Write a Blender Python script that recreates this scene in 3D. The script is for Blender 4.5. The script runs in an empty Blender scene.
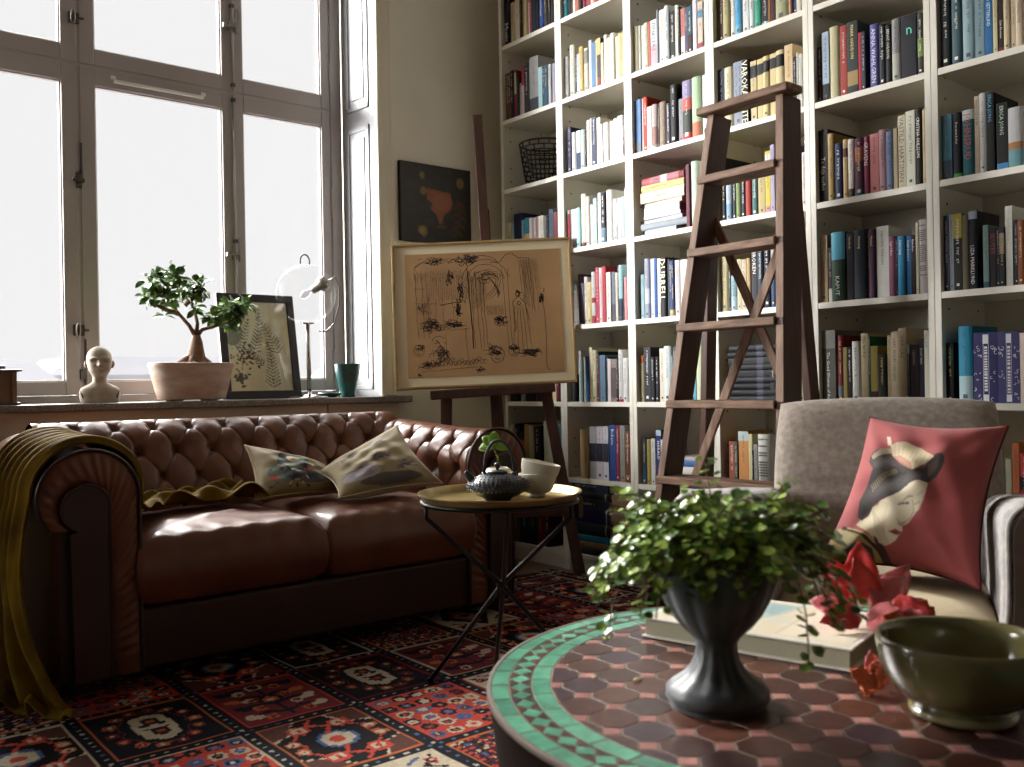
import bpy, bmesh, math, random
import numpy as np
from mathutils import Vector, Matrix, Euler
random.seed(7)
sc = bpy.context.scene
C = sc.collection
PI = math.pi

# ------------------------------------------------------------------ camera, sky, sun, exposure
EYE = 0.8054
cam_d = bpy.data.cameras.new('camera')
cam = bpy.data.objects.new('camera', cam_d); C.objects.link(cam)
cam_d.sensor_width = 36.0
cam_d.lens = 930.0 * 36.0 / 1024.0
cam_d.shift_y = 2.33 / 1024.0
cam_d.clip_start = 0.02
cam.matrix_world = (Matrix.Translation((0, 0, EYE)) @ Matrix.Rotation(-math.radians(38.972), 4, 'Z')
                    @ Matrix.Rotation(math.radians(90), 4, 'X') @ Matrix.Rotation(-math.radians(1.002), 4, 'Z'))
cam_d.dof.use_dof = True
cam_d.dof.focus_distance = 2.7
cam_d.dof.aperture_fstop = 6.8
sc.camera = cam

world = bpy.data.worlds.new('overcast_sky'); sc.world = world
world.use_nodes = True
wn = world.node_tree
wbg = wn.nodes['Background']
wbg.inputs['Color'].default_value = (0.985, 0.98, 0.985, 1)
wbg.inputs['Strength'].default_value = 0.84

def sun(name, az, el, ang, power, col):
    """az: degrees from +y towards +x that the light comes FROM; el: elevation"""
    d = bpy.data.lights.new(name, 'SUN'); d.energy = power; d.angle = math.radians(ang); d.color = col
    o = bpy.data.objects.new(name, d); C.objects.link(o)
    a, e = math.radians(az), math.radians(el)
    v = Vector((math.sin(a)*math.cos(e), math.cos(a)*math.cos(e), math.sin(e)))
    o.rotation_euler = v.to_track_quat('Z', 'Y').to_euler()
    o.location = (0.8, 8, 4)
    return o
sun('overcast_sun', 4, 27, 140, 20.0, (1.0, 0.985, 0.96))
sun('hazy_sun', 5, 32, 13, 11.0, (1.0, 0.985, 0.95))
sun('low_fill_sun', -47, 9, 36, 19.0, (1.0, 0.985, 0.96))  # low side fill light, added for the bookcase and armchair

sc.view_settings.view_transform = 'Standard'
sc.view_settings.look = 'None'
sc.view_settings.exposure = 0.14
sc.view_settings.gamma = 1.0
sc.view_settings.use_curve_mapping = False
sc.cycles.use_denoising = True
sc.cycles.max_bounces = 10
sc.cycles.diffuse_bounces = 5
sc.cycles.glossy_bounces = 4
sc.cycles.transmission_bounces = 8
sc.cycles.transparent_max_bounces = 12
sc.cycles.sample_clamp_indirect = 6.0
sc.cycles.caustics_reflective = False
sc.cycles.caustics_refractive = False

# ------------------------------------------------------------------ colour + materials
def lin(h):
    if isinstance(h, str):
        c = [int(h[i:i+2], 16)/255 for i in (0, 2, 4)]
    else:
        c = list(h)
    return tuple(x/12.92 if x <= .04045 else ((x+.055)/1.055)**2.4 for x in c) + (1.0,)
_mats = {}
def mat(name, hx='808080', rough=.6, metal=0, spec=.5, var=0, vscale=8, bump=0, bscale=40, coat=0, hx2=None,
        wave=None, attr=None, sheen=0, trans=0, ior=1.45, bdist=.004, subsurf=0, detail=4, vdist=0):
    if name in _mats: return _mats[name]
    m = bpy.data.materials.new(name); m.use_nodes = True
    nt = m.node_tree; b = nt.nodes['Principled BSDF']; L = nt.links
    b.inputs['Base Color'].default_value = lin(hx)
    b.inputs['Roughness'].default_value = rough
    b.inputs['Metallic'].default_value = metal
    b.inputs['Specular IOR Level'].default_value = spec
    b.inputs['IOR'].default_value = ior
    if coat: b.inputs['Coat Weight'].default_value = coat; b.inputs['Coat Roughness'].default_value = .12
    if sheen: b.inputs['Sheen Weight'].default_value = sheen; b.inputs['Sheen Roughness'].default_value = .35
    if trans: b.inputs['Transmission Weight'].default_value = trans
    tc = nt.nodes.new('ShaderNodeTexCoord')
    src = None
    if attr:
        a = nt.nodes.new('ShaderNodeVertexColor'); a.layer_name = attr
        src = a.outputs['Color']
    if var or hx2:
        n = nt.nodes.new('ShaderNodeTexNoise'); n.inputs['Scale'].default_value = vscale; n.inputs['Detail'].default_value = detail
        mp = nt.nodes.new('ShaderNodeMapping'); L.new(tc.outputs['Object'], mp.inputs['Vector'])
        if wave: mp.inputs['Scale'].default_value = wave
        L.new(mp.outputs['Vector'], n.inputs['Vector'])
        n.inputs['Distortion'].default_value = vdist
        r = nt.nodes.new('ShaderNodeMapRange'); r.inputs['From Min'].default_value = .3; r.inputs['From Max'].default_value = .7
        L.new(n.outputs['Fac'], r.inputs['Value'])
        mx = nt.nodes.new('ShaderNodeMix'); mx.data_type = 'RGBA'
        if hx2:
            mx.inputs['A'].default_value = lin(hx); mx.inputs['B'].default_value = lin(hx2)
            L.new(r.outputs['Result'], mx.inputs['Factor'])
            if src is not None: L.new(src, mx.inputs['A'])
        else:
            mx.blend_type = 'MULTIPLY'; mx.inputs['Factor'].default_value = 1
            mx.inputs['A'].default_value = lin(hx)
            if src is not None: L.new(src, mx.inputs['A'])
            r.inputs['To Min'].default_value = 1 - var; r.inputs['To Max'].default_value = 1 + var*.35
            L.new(r.outputs['Result'], mx.inputs['B'])
        L.new(mx.outputs['Result'], b.inputs['Base Color'])
    elif src is not None:
        L.new(src, b.inputs['Base Color'])
    if bump:
        n2 = nt.nodes.new('ShaderNodeTexNoise'); n2.inputs['Scale'].default_value = bscale; n2.inputs['Detail'].default_value = 5
        mp2 = nt.nodes.new('ShaderNodeMapping'); L.new(tc.outputs['Object'], mp2.inputs['Vector'])
        if wave: mp2.inputs['Scale'].default_value = wave
        L.new(mp2.outputs['Vector'], n2.inputs['Vector'])
        bp = nt.nodes.new('ShaderNodeBump'); bp.inputs['Strength'].default_value = bump; bp.inputs['Distance'].default_value = bdist
        L.new(n2.outputs['Fac'], bp.inputs['Height']); L.new(bp.outputs['Normal'], b.inputs['Normal'])
    _mats[name] = m
    return m
def glass_pane(name, refl=.05, tint=(1, 1, 1, 1), edge=.6):
    """thin clear glass: mostly transparent, reflecting more at grazing angles"""
    m = bpy.data.materials.new(name); m.use_nodes = True; nt = m.node_tree; nt.nodes.clear(); L = nt.links
    o = nt.nodes.new('ShaderNodeOutputMaterial'); t = nt.nodes.new('ShaderNodeBsdfTransparent'); g = nt.nodes.new('ShaderNodeBsdfGlossy')
    t.inputs['Color'].default_value = tint
    g.inputs['Roughness'].default_value = .02
    lw_ = nt.nodes.new('ShaderNodeLayerWeight'); lw_.inputs['Blend'].default_value = .5
    pw_ = nt.nodes.new('ShaderNodeMath'); pw_.operation = 'POWER'; pw_.inputs[1].default_value = 4.0; L.new(lw_.outputs['Facing'], pw_.inputs[0])
    ma = nt.nodes.new('ShaderNodeMath'); ma.operation = 'MULTIPLY_ADD'; ma.inputs[1].default_value = edge; ma.inputs[2].default_value = refl; L.new(pw_.outputs[0], ma.inputs[0])
    mx = nt.nodes.new('ShaderNodeMixShader')
    L.new(ma.outputs[0], mx.inputs[0]); L.new(t.outputs[0], mx.inputs[1]); L.new(g.outputs[0], mx.inputs[2])
    L.new(mx.outputs[0], o.inputs[0]); return m

# ------------------------------------------------------------------ geometry helpers
class MB:
    def __init__(s): s.v = []; s.f = []; s.m = []
    def add(s, vs, fs, mi=0):
        k = len(s.v); s.v += [tuple(p) for p in vs]
        s.f += [tuple(i+k for i in f) for f in fs]; s.m += [mi]*len(fs); return s
    def box(s, lo, hi, mi=0, R=None, piv=None):
        x0, y0, z0 = lo; x1, y1, z1 = hi
        vs = [Vector(p) for p in ((x0,y0,z0),(x1,y0,z0),(x1,y1,z0),(x0,y1,z0),(x0,y0,z1),(x1,y0,z1),(x1,y1,z1),(x0,y1,z1))]
        if R is not None:
            p0 = Vector(piv) if piv is not None else sum(vs, Vector())/8
            vs = [R @ (q-p0) + p0 for q in vs]
        return s.add(vs, [(0,3,2,1),(4,5,6,7),(0,1,5,4),(1,2,6,5),(2,3,7,6),(3,0,4,7)], mi)
    def beam(s, a, b, w, h, mi=0, up=(0,0,1)):
        """rectangular bar from a to b, w across, h along up"""
        a, b = Vector(a), Vector(b); d = (b-a).normalized(); u = Vector(up); x = d.cross(u).normalized(); u = x.cross(d).normalized()
        vs = [p + x*sx*w/2 + u*sy*h/2 for p in (a, b) for sx, sy in ((-1,-1),(1,-1),(1,1),(-1,1))]
        return s.add(vs, [(0,1,2,3),(7,6,5,4),(0,4,5,1),(1,5,6,2),(2,6,7,3),(3,7,4,0)], mi)
    def tube(s, pts, r, n=8, closed=False, mi=0, flat=1.0):
        pts = [Vector(p) for p in pts]; N = len(pts)
        rr = r if hasattr(r, '__len__') else [r]*N
        ref = None; base = len(s.v); rings = []
        for i, p in enumerate(pts):
            if closed: d = pts[(i+1) % N]-pts[i-1]
            else: d = pts[min(i+1, N-1)]-pts[max(i-1, 0)]
            d = d.normalized() if d.length > 1e-9 else Vector((0,0,1))
            if ref is None: ref = Vector((0,0,1)) if abs(d.z) < .9 else Vector((1,0,0))
            x = (ref - d*ref.dot(d)); x = x.normalized() if x.length > 1e-6 else d.orthogonal().normalized()
            ref = x; y = d.cross(x)
            rings.append([p + (x*math.cos(2*PI*k/n) + y*math.sin(2*PI*k/n)*flat)*rr[i] for k in range(n)])
        vs = [q for rg in rings for q in rg]; fs = []
        for i in range(N if closed else N-1):
            j = (i+1) % N
            for k in range(n):
                k2 = (k+1) % n; fs.append((i*n+k, i*n+k2, j*n+k2, j*n+k))
        if not closed: fs += [tuple(range(n))[::-1], tuple((N-1)*n+k for k in range(n))]
        return s.add(vs, fs, mi)
    def lathe(s, prof, n=32, c=(0,0,0), mi=0, fn=None):
        vs = []; fs = []; N = len(prof)
        for i, (r, z) in enumerate(prof):
            for k in range(n):
                a = 2*PI*k/n; rr = r if fn is None else r*fn(i, a)
                vs.append((c[0]+rr*math.cos(a), c[1]+rr*math.sin(a), c[2]+z))
        for i in range(N-1):
            for k in range(n):
                k2 = (k+1) % n; fs.append((i*n+k, i*n+k2, (i+1)*n+k2, (i+1)*n+k))
        if prof[0][0] > 1e-5: fs.append(tuple(range(n))[::-1])
        if prof[-1][0] > 1e-5: fs.append(tuple((N-1)*n+k for k in range(n)))
        return s.add(vs, fs, mi)
    def grid(s, fn, nu, nv, cu=False, cv=False, mi=0):
        vs = [fn(i/(nu if cu else nu-1), j/(nv if cv else nv-1)) for i in range(nu) for j in range(nv)]
        fs = []
        for i in range(nu if cu else nu-1):
            for j in range(nv if cv else nv-1):
                i2 = (i+1) % nu; j2 = (j+1) % nv
                fs.append((i*nv+j, i2*nv+j, i2*nv+j2, i*nv+j2))
        return s.add(vs, fs, mi)
    def prism(s, poly, ax, a0, a1, mi=0):
        """poly: list of 2d points in the two other axes, extruded along axis ax from a0 to a1"""
        def P(p, a): q = list(p); q.insert(ax, a); return tuple(q)
        n = len(poly)
        vs = [P(p, a0) for p in poly] + [P(p, a1) for p in poly]
        fs = [tuple(range(n))[::-1], tuple(range(n, 2*n))] + [(i, (i+1) % n, n+(i+1) % n, n+i) for i in range(n)]
        return s.add(vs, fs, mi)
    def disc(s, c, r, n=10, nrm=(0,0,1), mi=0):
        q = Vector(nrm).to_track_quat('Z', 'Y'); c = Vector(c)
        return s.add([c + q @ Vector((r*math.cos(2*PI*k/n), r*math.sin(2*PI*k/n), 0)) for k in range(n)], [tuple(range(n))], mi)
def link(name, me, mats, parent=None, smooth=False, bevel=0, seg=2, sub=0, weld=False, solid=0, autosmooth=None):
    o = bpy.data.objects.new(name, me); C.objects.link(o)
    for m in (mats if isinstance(mats, (list, tuple)) else [mats]): me.materials.append(m)
    if weld:
        b = bmesh.new(); b.from_mesh(me); bmesh.ops.remove_doubles(b, verts=b.verts, dist=1e-5); bmesh.ops.recalc_face_normals(b, faces=b.faces); b.to_mesh(me); b.free()
    if smooth:
        me.polygons.foreach_set('use_smooth', [True]*len(me.polygons))
        if autosmooth:
            try: me.set_sharp_from_angle(angle=math.radians(autosmooth))
            except Exception: pass
    if solid:
        md = o.modifiers.new('solid', 'SOLIDIFY'); md.thickness = solid; md.offset = 0
    if bevel:
        md = o.modifiers.new('bevel', 'BEVEL'); md.width = bevel; md.segments = seg; md.limit_method = 'ANGLE'; md.angle_limit = math.radians(40)
        md.use_clamp_overlap = True
        md.harden_normals = False
    if sub:
        md = o.modifiers.new('sub', 'SUBSURF'); md.levels = sub; md.render_levels = sub
    if parent: o.parent = parent
    return o
def obj(name, mb, mats, parent=None, **k):
    me = bpy.data.meshes.new(name); me.from_pydata(mb.v, [], mb.f); 
    o = link(name, me, mats, parent, **k)
    if len(me.materials) > 1 and len(mb.m) == len(me.polygons): me.polygons.foreach_set('material_index', mb.m)
    me.update(); return o
def thing(name, label, cat, loc=(0,0,0), rz=0, group=None):
    o = bpy.data.objects.new(name, None); C.objects.link(o); o.empty_display_size = .05
    o.location = loc; o.rotation_euler = (0, 0, rz); o['label'] = label; o['category'] = cat
    if group: o['group'] = group
    return o
def tag(o, label, cat, group=None, kind=None):
    o['label'] = label; o['category'] = cat
    if group: o['group'] = group
    if kind: o['kind'] = kind
    return o
def struct(name, mb, mats, parent=None, **k):
    o = obj(name, mb, mats, parent, **k)
    if parent is None: o['kind'] = 'structure'
    return o
def copy_tree(root, loc=None, rot=None):
    r = root.copy(); C.objects.link(r)
    if loc is not None: r.location = loc
    if rot is not None: r.rotation_euler = rot
    for ch in list(root.children):
        c = ch.copy(); C.objects.link(c); c.parent = r
        for g in list(ch.children):
            d = g.copy(); C.objects.link(d); d.parent = c
    return r
def smoothstep(a, b, x):
    t = min(1, max(0, (x-a)/(b-a))); return t*t*(3-2*t)
_font = {}
def text_prepare(strings, res=1):
    """turn every string into flat mesh outlines in one go, while the scene is still small"""
    os_ = []
    for st in strings:
        cu = bpy.data.curves.new('t', 'FONT'); cu.body = st; cu.size = 1; cu.resolution_u = res
        o = bpy.data.objects.new('t', cu); C.objects.link(o); os_.append((st, o))
    dg = bpy.context.evaluated_depsgraph_get(); dg.update()
    for st, o in os_:
        me = bpy.data.meshes.new_from_object(o.evaluated_get(dg))
        _font[st] = ([(p.co.x, p.co.y) for p in me.vertices], [tuple(p.vertices) for p in me.polygons]); bpy.data.meshes.remove(me)
    for st, o in os_:
        cu = o.data; bpy.data.objects.remove(o); bpy.data.curves.remove(cu)
def text_mesh(s): return _font[s]

# small raster canvas for woven / printed patterns (stored as mesh colours)
class Canvas:
    def __init__(s, w, h, hx): s.w, s.h = w, h; s.a = np.zeros((h, w, 3)); s.a[:] = [int(hx[i:i+2], 16)/255 for i in (0,2,4)]; s.Y, s.X = np.mgrid[0:h, 0:w]+.5
    def col(s, hx): return np.array([int(hx[i:i+2], 16)/255 for i in (0,2,4)])
    def put(s, mask, hx, k=1.0): s.a[mask] = s.a[mask]*(1-k) + s.col(hx)*k
    def ell(s, cx, cy, rx, ry, hx, rot=0, k=1.0):
        R = max(rx, ry)+1; xa, xb = int(max(0, cx-R)), int(min(s.w, cx+R+1)); ya, yb = int(max(0, cy-R)), int(min(s.h, cy+R+1))
        if xa >= xb or ya >= yb: return
        c, q = math.cos(rot), math.sin(rot); dx, dy = s.X[ya:yb, xa:xb]-cx, s.Y[ya:yb, xa:xb]-cy
        m = ((dx*c+dy*q)/rx)**2 + ((-dx*q+dy*c)/ry)**2 <= 1
        v = s.a[ya:yb, xa:xb]; v[m] = v[m]*(1-k) + s.col(hx)*k
    def poly(s, pts, hx, k=1.0):
        m = np.zeros((s.h, s.w), bool); n = len(pts)
        for i in range(n):
            (x1, y1), (x2, y2) = pts[i], pts[(i+1) % n]
            if y1 == y2: continue
            cond = ((y1 > s.Y) != (y2 > s.Y)) & (s.X < (x2-x1)*(s.Y-y1)/(y2-y1)+x1)
            m ^= cond
        s.put(m, hx, k)
    def line(s, pts, w, hx, k=1.0):
        for (x1, y1), (x2, y2) in zip(pts[:-1], pts[1:]):
            xa, xb = int(max(0, min(x1, x2)-w-1)), int(min(s.w, max(x1, x2)+w+2)); ya, yb = int(max(0, min(y1, y2)-w-1)), int(min(s.h, max(y1, y2)+w+2))
            if xa >= xb or ya >= yb: continue
            X, Y = s.X[ya:yb, xa:xb], s.Y[ya:yb, xa:xb]
            L2 = (x2-x1)**2+(y2-y1)**2+1e-9; t = np.clip(((X-x1)*(x2-x1)+(Y-y1)*(y2-y1))/L2, 0, 1)
            q = (X-x1-t*(x2-x1))**2+(Y-y1-t*(y2-y1))**2 <= (w/2)**2
            v = s.a[ya:yb, xa:xb]; v[q] = v[q]*(1-k) + s.col(hx)*k
    def rect(s, x0, y0, x1, y1, hx, k=1.0):
        xa, xb, ya, yb = [int(round(max(0, q))) for q in (x0, x1, y0, y1)]; v = s.a[ya:yb, xa:xb]; v[:] = v*(1-k) + s.col(hx)*k
    def soft(s, n=1):
        for _ in range(n):
            p = np.pad(s.a, ((1,1),(1,1),(0,0)), 'edge'); s.a = (p[:-2,1:-1]+p[2:,1:-1]+p[1:-1,:-2]+p[1:-1,2:]+4*p[1:-1,1:-1])/8
    def sample(s, u, v):
        """u,v arrays 0..1 (v down) -> linear rgb"""
        x = np.clip((np.asarray(u)*s.w).astype(int), 0, s.w-1); y = np.clip((np.asarray(v)*s.h).astype(int), 0, s.h-1)
        c = s.a[y, x]; return np.where(c <= .04045, c/12.92, ((c+.055)/1.055)**2.4)
def paint(me, uv, canvas, name='pattern'):
    """point-domain colour of every vertex from canvas at uv (n,2)"""
    at = me.color_attributes.new(name, 'FLOAT_COLOR', 'POINT')
    c = canvas.sample(uv[:, 0], uv[:, 1]); out = np.ones((len(me.vertices), 4)); out[:, :3] = c
    at.data.foreach_set('color', out.ravel())
# ------------------------------------------------------------------ the room
YW = 3.68          # window wall, inner face
XB = 3.065         # bookcase wall, inner face
X0, Y0, Z1 = -2.6, -2.4, 3.1
FL = -.0125          # floor boards; the rug lies on them with its top at z = 0
WL, WR, WT, WB = 0.44, 2.17, 2.92, 0.768   # window opening
plaster = mat('plaster_wall', 'dcd6c6', .85, var=.06, vscale=2.5, bump=.05, bscale=120)
dark_wall = mat('pale_grey_wall', 'a09c90', .8, var=.05, vscale=3)
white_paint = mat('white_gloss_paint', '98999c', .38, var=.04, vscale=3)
sash_paint = mat('sash_paint', 'a49c9a', .42, var=.05, vscale=4)
floor_m = mat('oak_floor', '6a4a30', .45, hx2='4c3320', vscale=6, wave=(1, 12, 1), bump=.1, bscale=20)
m = MB()
OT = 4.06
L2, R2 = -2.50, -1.13         # the next window along the same wall, out of the frame
m.box((X0-.1, YW, FL), (L2, OT, Z1)); m.box((R2, YW, FL), (WL, OT, Z1)); m.box((WR+.035, YW, FL), (XB+.15, OT, Z1))
m.box((L2, YW, FL), (R2, OT, WB-.03)); m.box((L2, YW, WT), (R2, OT, Z1))
m.box((WL, YW, FL), (WR+.035, OT, WB-.03)); m.box((WL, YW, WT), (WR+.035, OT, Z1))
struct('wall_window', m, plaster)
m = MB().box((XB, Y0-.1, FL), (XB+.15, OT, Z1)); struct('wall_bookcase', m, plaster)
m = MB().box((X0-.15, Y0-.1, FL), (X0, OT, Z1)); struct('wall_left', m, dark_wall)
m = MB().box((X0-.15, Y0-.25, FL), (XB+.15, Y0-.1, Z1)); struct('wall_rear', m, dark_wall)
m = MB().box((X0-.15, Y0-.25, Z1), (XB+.15, OT, Z1+.1)); struct('ceiling', m, mat('ceiling_paint', 'dcd8d0', .9))
m = MB().box((X0-.15, Y0-.25, -.11), (XB+.15, OT, FL)); struct('floor', m, floor_m)

# window_1: outer frame, six sashes with panes
YS = 3.934
glassm = glass_pane('window_glass', .012, edge=.25)
steel = mat('aged_steel', '9a9690', .35, metal=.8)
darksteel = mat('tarnished_steel', '5a5450', .4, metal=.9)
def window(name, xs, right_reveal=True):
    """xs: sash x-ranges"""
    l, r = xs[0][0]-.055, xs[-1][1]+.062
    m = MB()
    m.box((l, 3.945, WB-.03), (xs[0][0]-.004, 4.02, WT)); m.box((xs[-1][1]+.004, YS-.004, WB-.03), (r, 4.02, WT))
    m.box((l, 3.945, WB-.03), (r, 4.02, .797)); m.box((l, 3.945, WT-.03), (r, 4.02, WT+.02))
    for (a, b), (c, d) in zip(xs[:-1], xs[1:]): m.box((b-.015, 3.938, .797), (c+.015, 4.02, WT-.03))
    m.box((l, 3.937, 2.09), (r, 4.02, 2.135))
    w = struct(name, m, sash_paint, bevel=.004)
    st = [(.05, .058), (.058, .044), (.044, .043)]
    for i, (a, b) in enumerate(xs):
        sl, sr = st[i]
        for z0, z1, bo, to in ((.80, 2.108, .053, .070), (2.118, WT-.03, .065, .06)):
            m = MB()
            m.box((a, YS, z0), (a+sl, YS+.042, z1)); m.box((b-sr, YS, z0), (b, YS+.042, z1))
            m.box((a+sl, YS, z0), (b-sr, YS+.042, z0+bo)); m.box((a+sl, YS, z1-to), (b-sr, YS+.042, z1))
            s = obj('sash', m, sash_paint, w, bevel=.003)
            m = MB()   # chamfered glazing beads
            for p, q in (((a+sl, z0+bo), (b-sr, z0+bo)), ((a+sl, z1-to), (b-sr, z1-to))):
                m.beam((p[0], YS+.021, p[1]), (q[0], YS+.021, q[1]), .024, .012)
            for x in (a+sl, b-sr): m.beam((x, YS+.021, z0+bo), (x, YS+.021, z1-to), .012, .024, up=(0,1,0))
            obj('glazing_bead', m, sash_paint, s, bevel=.003)
            obj('pane', MB().box((a+sl-.004, YS+.026, z0+bo-.004), (b-sr+.004, YS+.029, z1-to+.004)), glassm, w)
    return w
W1 = window('window_1', [(.50, .992), (1.002, 1.628), (1.636, 2.105)])
W2 = window('window_2', [(-2.44, -2.03), (-2.02, -1.61), (-1.60, -1.20)])
def espagnolette(z0, z1, gz):
    m = MB(); x = 1.632
    m.tube([(x, YS-.008, z0), (x, YS-.008, z1)], .0055, 8)
    obj('espagnolette_rod', m, steel, W1, smooth=True)
    m = MB()
    for z in gz:
        m.box((x-.014, YS-.010, z-.02), (x+.014, YS, z+.02))
        m.box((x+.010, YS-.034, z-.03), (x+.018, YS-.016, z+.075))
        m.tube([(x-.035, YS-.012, z), (x+.014, YS-.025, z)], .006, 8)
        m.lathe([(0, -.012), (.008, -.008), (.008, .008), (0, .012)], 10, (x-.037, YS-.014, z))
    obj('espagnolette_handle', m, steel, W1, smooth=True, autosmooth=40)
    m = MB()
    for z in (z0+.02, (z0+z1)/2, z1-.02): m.box((x-.009, YS-.016, z-.008), (x+.009, YS, z+.008))
    obj('rod_guide', m, darksteel, W1, bevel=.002)
espagnolette(.82, 2.10, (1.40,)); espagnolette(2.125, 2.86, (2.40,))
def ring_latch(x, z):
    m = MB()
    m.box((x-.012, YS-.008, z-.022), (x+.03, YS, z+.022)); m.tube([(x+.02, YS-.01, z), (x+.045, YS-.014, z)], .005, 8)
    obj('latch_plate', m, darksteel, W1, bevel=.002)
    m = MB(); pts = [(x+.004+.012*math.cos(a)*.6, YS-.018-.016*math.sin(a)*.3, z+.026*math.sin(a)) for a in [2*PI*k/20 for k in range(20)]]
    m.tube(pts, .0032, 6, closed=True); obj('latch_ring', m, steel, W1, smooth=True)
for z in (2.29, 1.055): ring_latch(.975, z)
m = MB()
m.box((.982, YS-.006, 1.62), (1.006, YS, 1.68)); m.box((.965, YS-.02, 1.64), (1.012, YS-.006, 1.655)); m.box((1.0, YS-.005, 1.65), (1.008, YS, 1.80))
m.box((1.003, YS-.006, .84), (1.012, YS, 1.02)); m.box((.985, YS-.012, .86), (1.01, YS, .90))
obj('sash_bolt', m, darksteel, W1, bevel=.002)
m = MB().box((1.13, YS-.014, 2.060), (1.50, YS, 2.073)); m.box((1.12, YS-.01, 2.074), (1.14, YS, 2.088)); m.box((1.49, YS-.01, 2.074), (1.51, YS, 2.088))
obj('trickle_vent', m, mat('vent_white', 'e4e2dc', .4), W1, bevel=.002)
m = MB()
for z0, z1 in ((1.62, 1.74), (.86, .98), (2.22, 2.34)):
    m.tube([(2.108, YS-.003, z0), (2.108, YS-.003, z1)], .006, 8)
    m.lathe([(0, -.008), (.007, -.004), (.007, .004), (0, .008)], 8, (2.108, YS-.003, z1+.006)); m.lathe([(0, -.008), (.007, -.004), (.007, .004), (0, .008)], 8, (2.108, YS-.003, z0-.006))
obj('hinge', m, sash_paint, W1, smooth=True)

# panelled reveal (folded shutter case), casing, sill, panel under the sill
m = MB()
xa, ya, xb, yb = 2.170, YS, 2.200, YW-.012
def rev(t, z, off): # point on reveal plane
    return (xa+(xb-xa)*t - off, ya+(yb-ya)*t, z)
def rbox(t0, t1, z0, z1, d0, d1):
    vs = [rev(t, z, d) for d in (d0, d1) for t, z in ((t0, z0), (t1, z0), (t1, z1), (t0, z1))]
    m.add(vs, [(0,1,2,3),(7,6,5,4),(0,4,5,1),(1,5,6,2),(2,6,7,3),(3,7,4,0)])
rbox(0, 1, WB, WT, -.04, 0)
for z0, z1 in ((.80, 2.02), (2.10, 2.90)):
    for t0, t1, a, b in ((.16, .80, z0, z0+.022), (.16, .80, z1-.022, z1), (.16, .235, z0, z1), (.725, .80, z0, z1)):
        rbox(t0, t1, a, b, 0, .006)
    rbox(.30, .66, z0+.05, z1-.05, 0, .005)
struct('trim_1', m, white_paint, bevel=.003)
m = MB()
m.box((2.196, YW-.030, WB), (2.222, YW, WT+.09)); m.box((2.222, YW-.020, WB), (2.262, YW, WT+.09)); m.box((2.262, YW-.012, WB), (2.286, YW, WT+.09))
m.box((WL-.09, YW-.022, WT+.005), (2.286, YW, WT+.1)); m.box((WL-.09, YW-.022, WB), (WL-.01, YW, WT+.02))
struct('trim_2', m, mat('casing_paint', 'd0c8b4', .5), bevel=.006, seg=3)
m = MB().box((-.2, 3.585, WB-.027), (2.317, 3.948, WB))
struct('window_1_sill', m, mat('granite_sill', '96928a', .3, hx2='5a564e', vscale=160, bump=.05, bscale=200, spec=.5), bevel=.004)
m = MB()
m.box((-.2, 3.625, FL), (1.905, YW, WB-.028)); m.box((1.911, 3.625, FL), (2.268, YW, WB-.028))
m.box((-.2, 3.618, .60), (1.905, 3.626, .66)); m.box((1.911, 3.618, .60), (2.268, 3.626, .66))
struct('trim_3', m, mat('sill_panel_paint', 'd6c8b2', .6), bevel=.003)
m = MB().box((2.27, YW-.016, FL), (XB, YW, .16)); struct('baseboard_window', m, white_paint, bevel=.005)
m = MB().box((XB-.016, Y0, FL), (XB, .2, .16)); struct('baseboard_bookcase', m, white_paint, bevel=.005)

# outside: ground far below, blocks and trees across the street; pale colours stand in for haze
m = MB().box((-60, 6, -9.2), (80, 140, -9)); o = struct('exterior_ground', m, mat('hazed_ground', 'a0a0a2', .9))
pale = mat('hazed_facade', 'b2b2b6', .9); pane_far = mat('far_window', '70767e', .3)
def house(x, y, w, d, h, roof, label):
    t = thing('apartment_building', label, 'building', (x, y, -9))
    obj('wall', MB().box((-w/2, 0, 0), (w/2, d, h)), pale, t)
    mr = MB().prism([(-w/2-.3, h), (w/2+.3, h), (w/2-1.5, h+roof), (-w/2+1.5, h+roof)], 1, -.3, d+.3); obj('roof', mr, mat('far_roof', 'd2d2d8', .9), t)
    for i in range(int(w/3)):
        for k in range(3):
            obj('window', MB().box((-w/2+1+i*3, -.06, h-2.6-k*3), (-w/2+2.1+i*3, 0.02, h-1.1-k*3)), pane_far, t)
house(8, 70, 16, 10, 10.6, 1.5, 'pale apartment block seen through the window behind the bust')
house(26, 76, 18, 10, 11.2, 1.4, 'pale apartment block seen through the window behind the potted tree')
house(44, 66, 12, 10, 10.4, 1.3, 'pale apartment block seen through the window behind the framed print')
def far_tree(x, y, h, r, label):
    t = thing('street_tree', label, 'tree', (x, y, -9))
    obj('trunk', MB().tube([(0, 0, 0), (.1, 0, h*.6)], [.3, .2], 8), mat('far_bark', '807c78', .9), t, smooth=True)
    m = MB(); rnd = random.Random(int(x*10))
    for k in range(260):
        a, b = rnd.uniform(0, 2*PI), math.acos(rnd.uniform(-1, 1)); q = r*rnd.uniform(.6, 1)
        c = Vector((q*math.sin(b)*math.cos(a), q*math.sin(b)*math.sin(a), h*.72+.8*q*math.cos(b))); s = r*.16
        m.add([c+Vector((rnd.uniform(-s, s), rnd.uniform(-s, s), rnd.uniform(-s, s))) for _ in range(3)], [(0, 1, 2)])
    obj('foliage', m, mat('far_leaves', '949c8e', .9), t)
far_tree(20.5, 55, 12.6, 2.6, 'pale round street tree beyond the window above the terracotta pot')
far_tree(14.2, 60, 12.4, 1.8, 'pale street tree beyond the window beside the bust')
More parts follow.
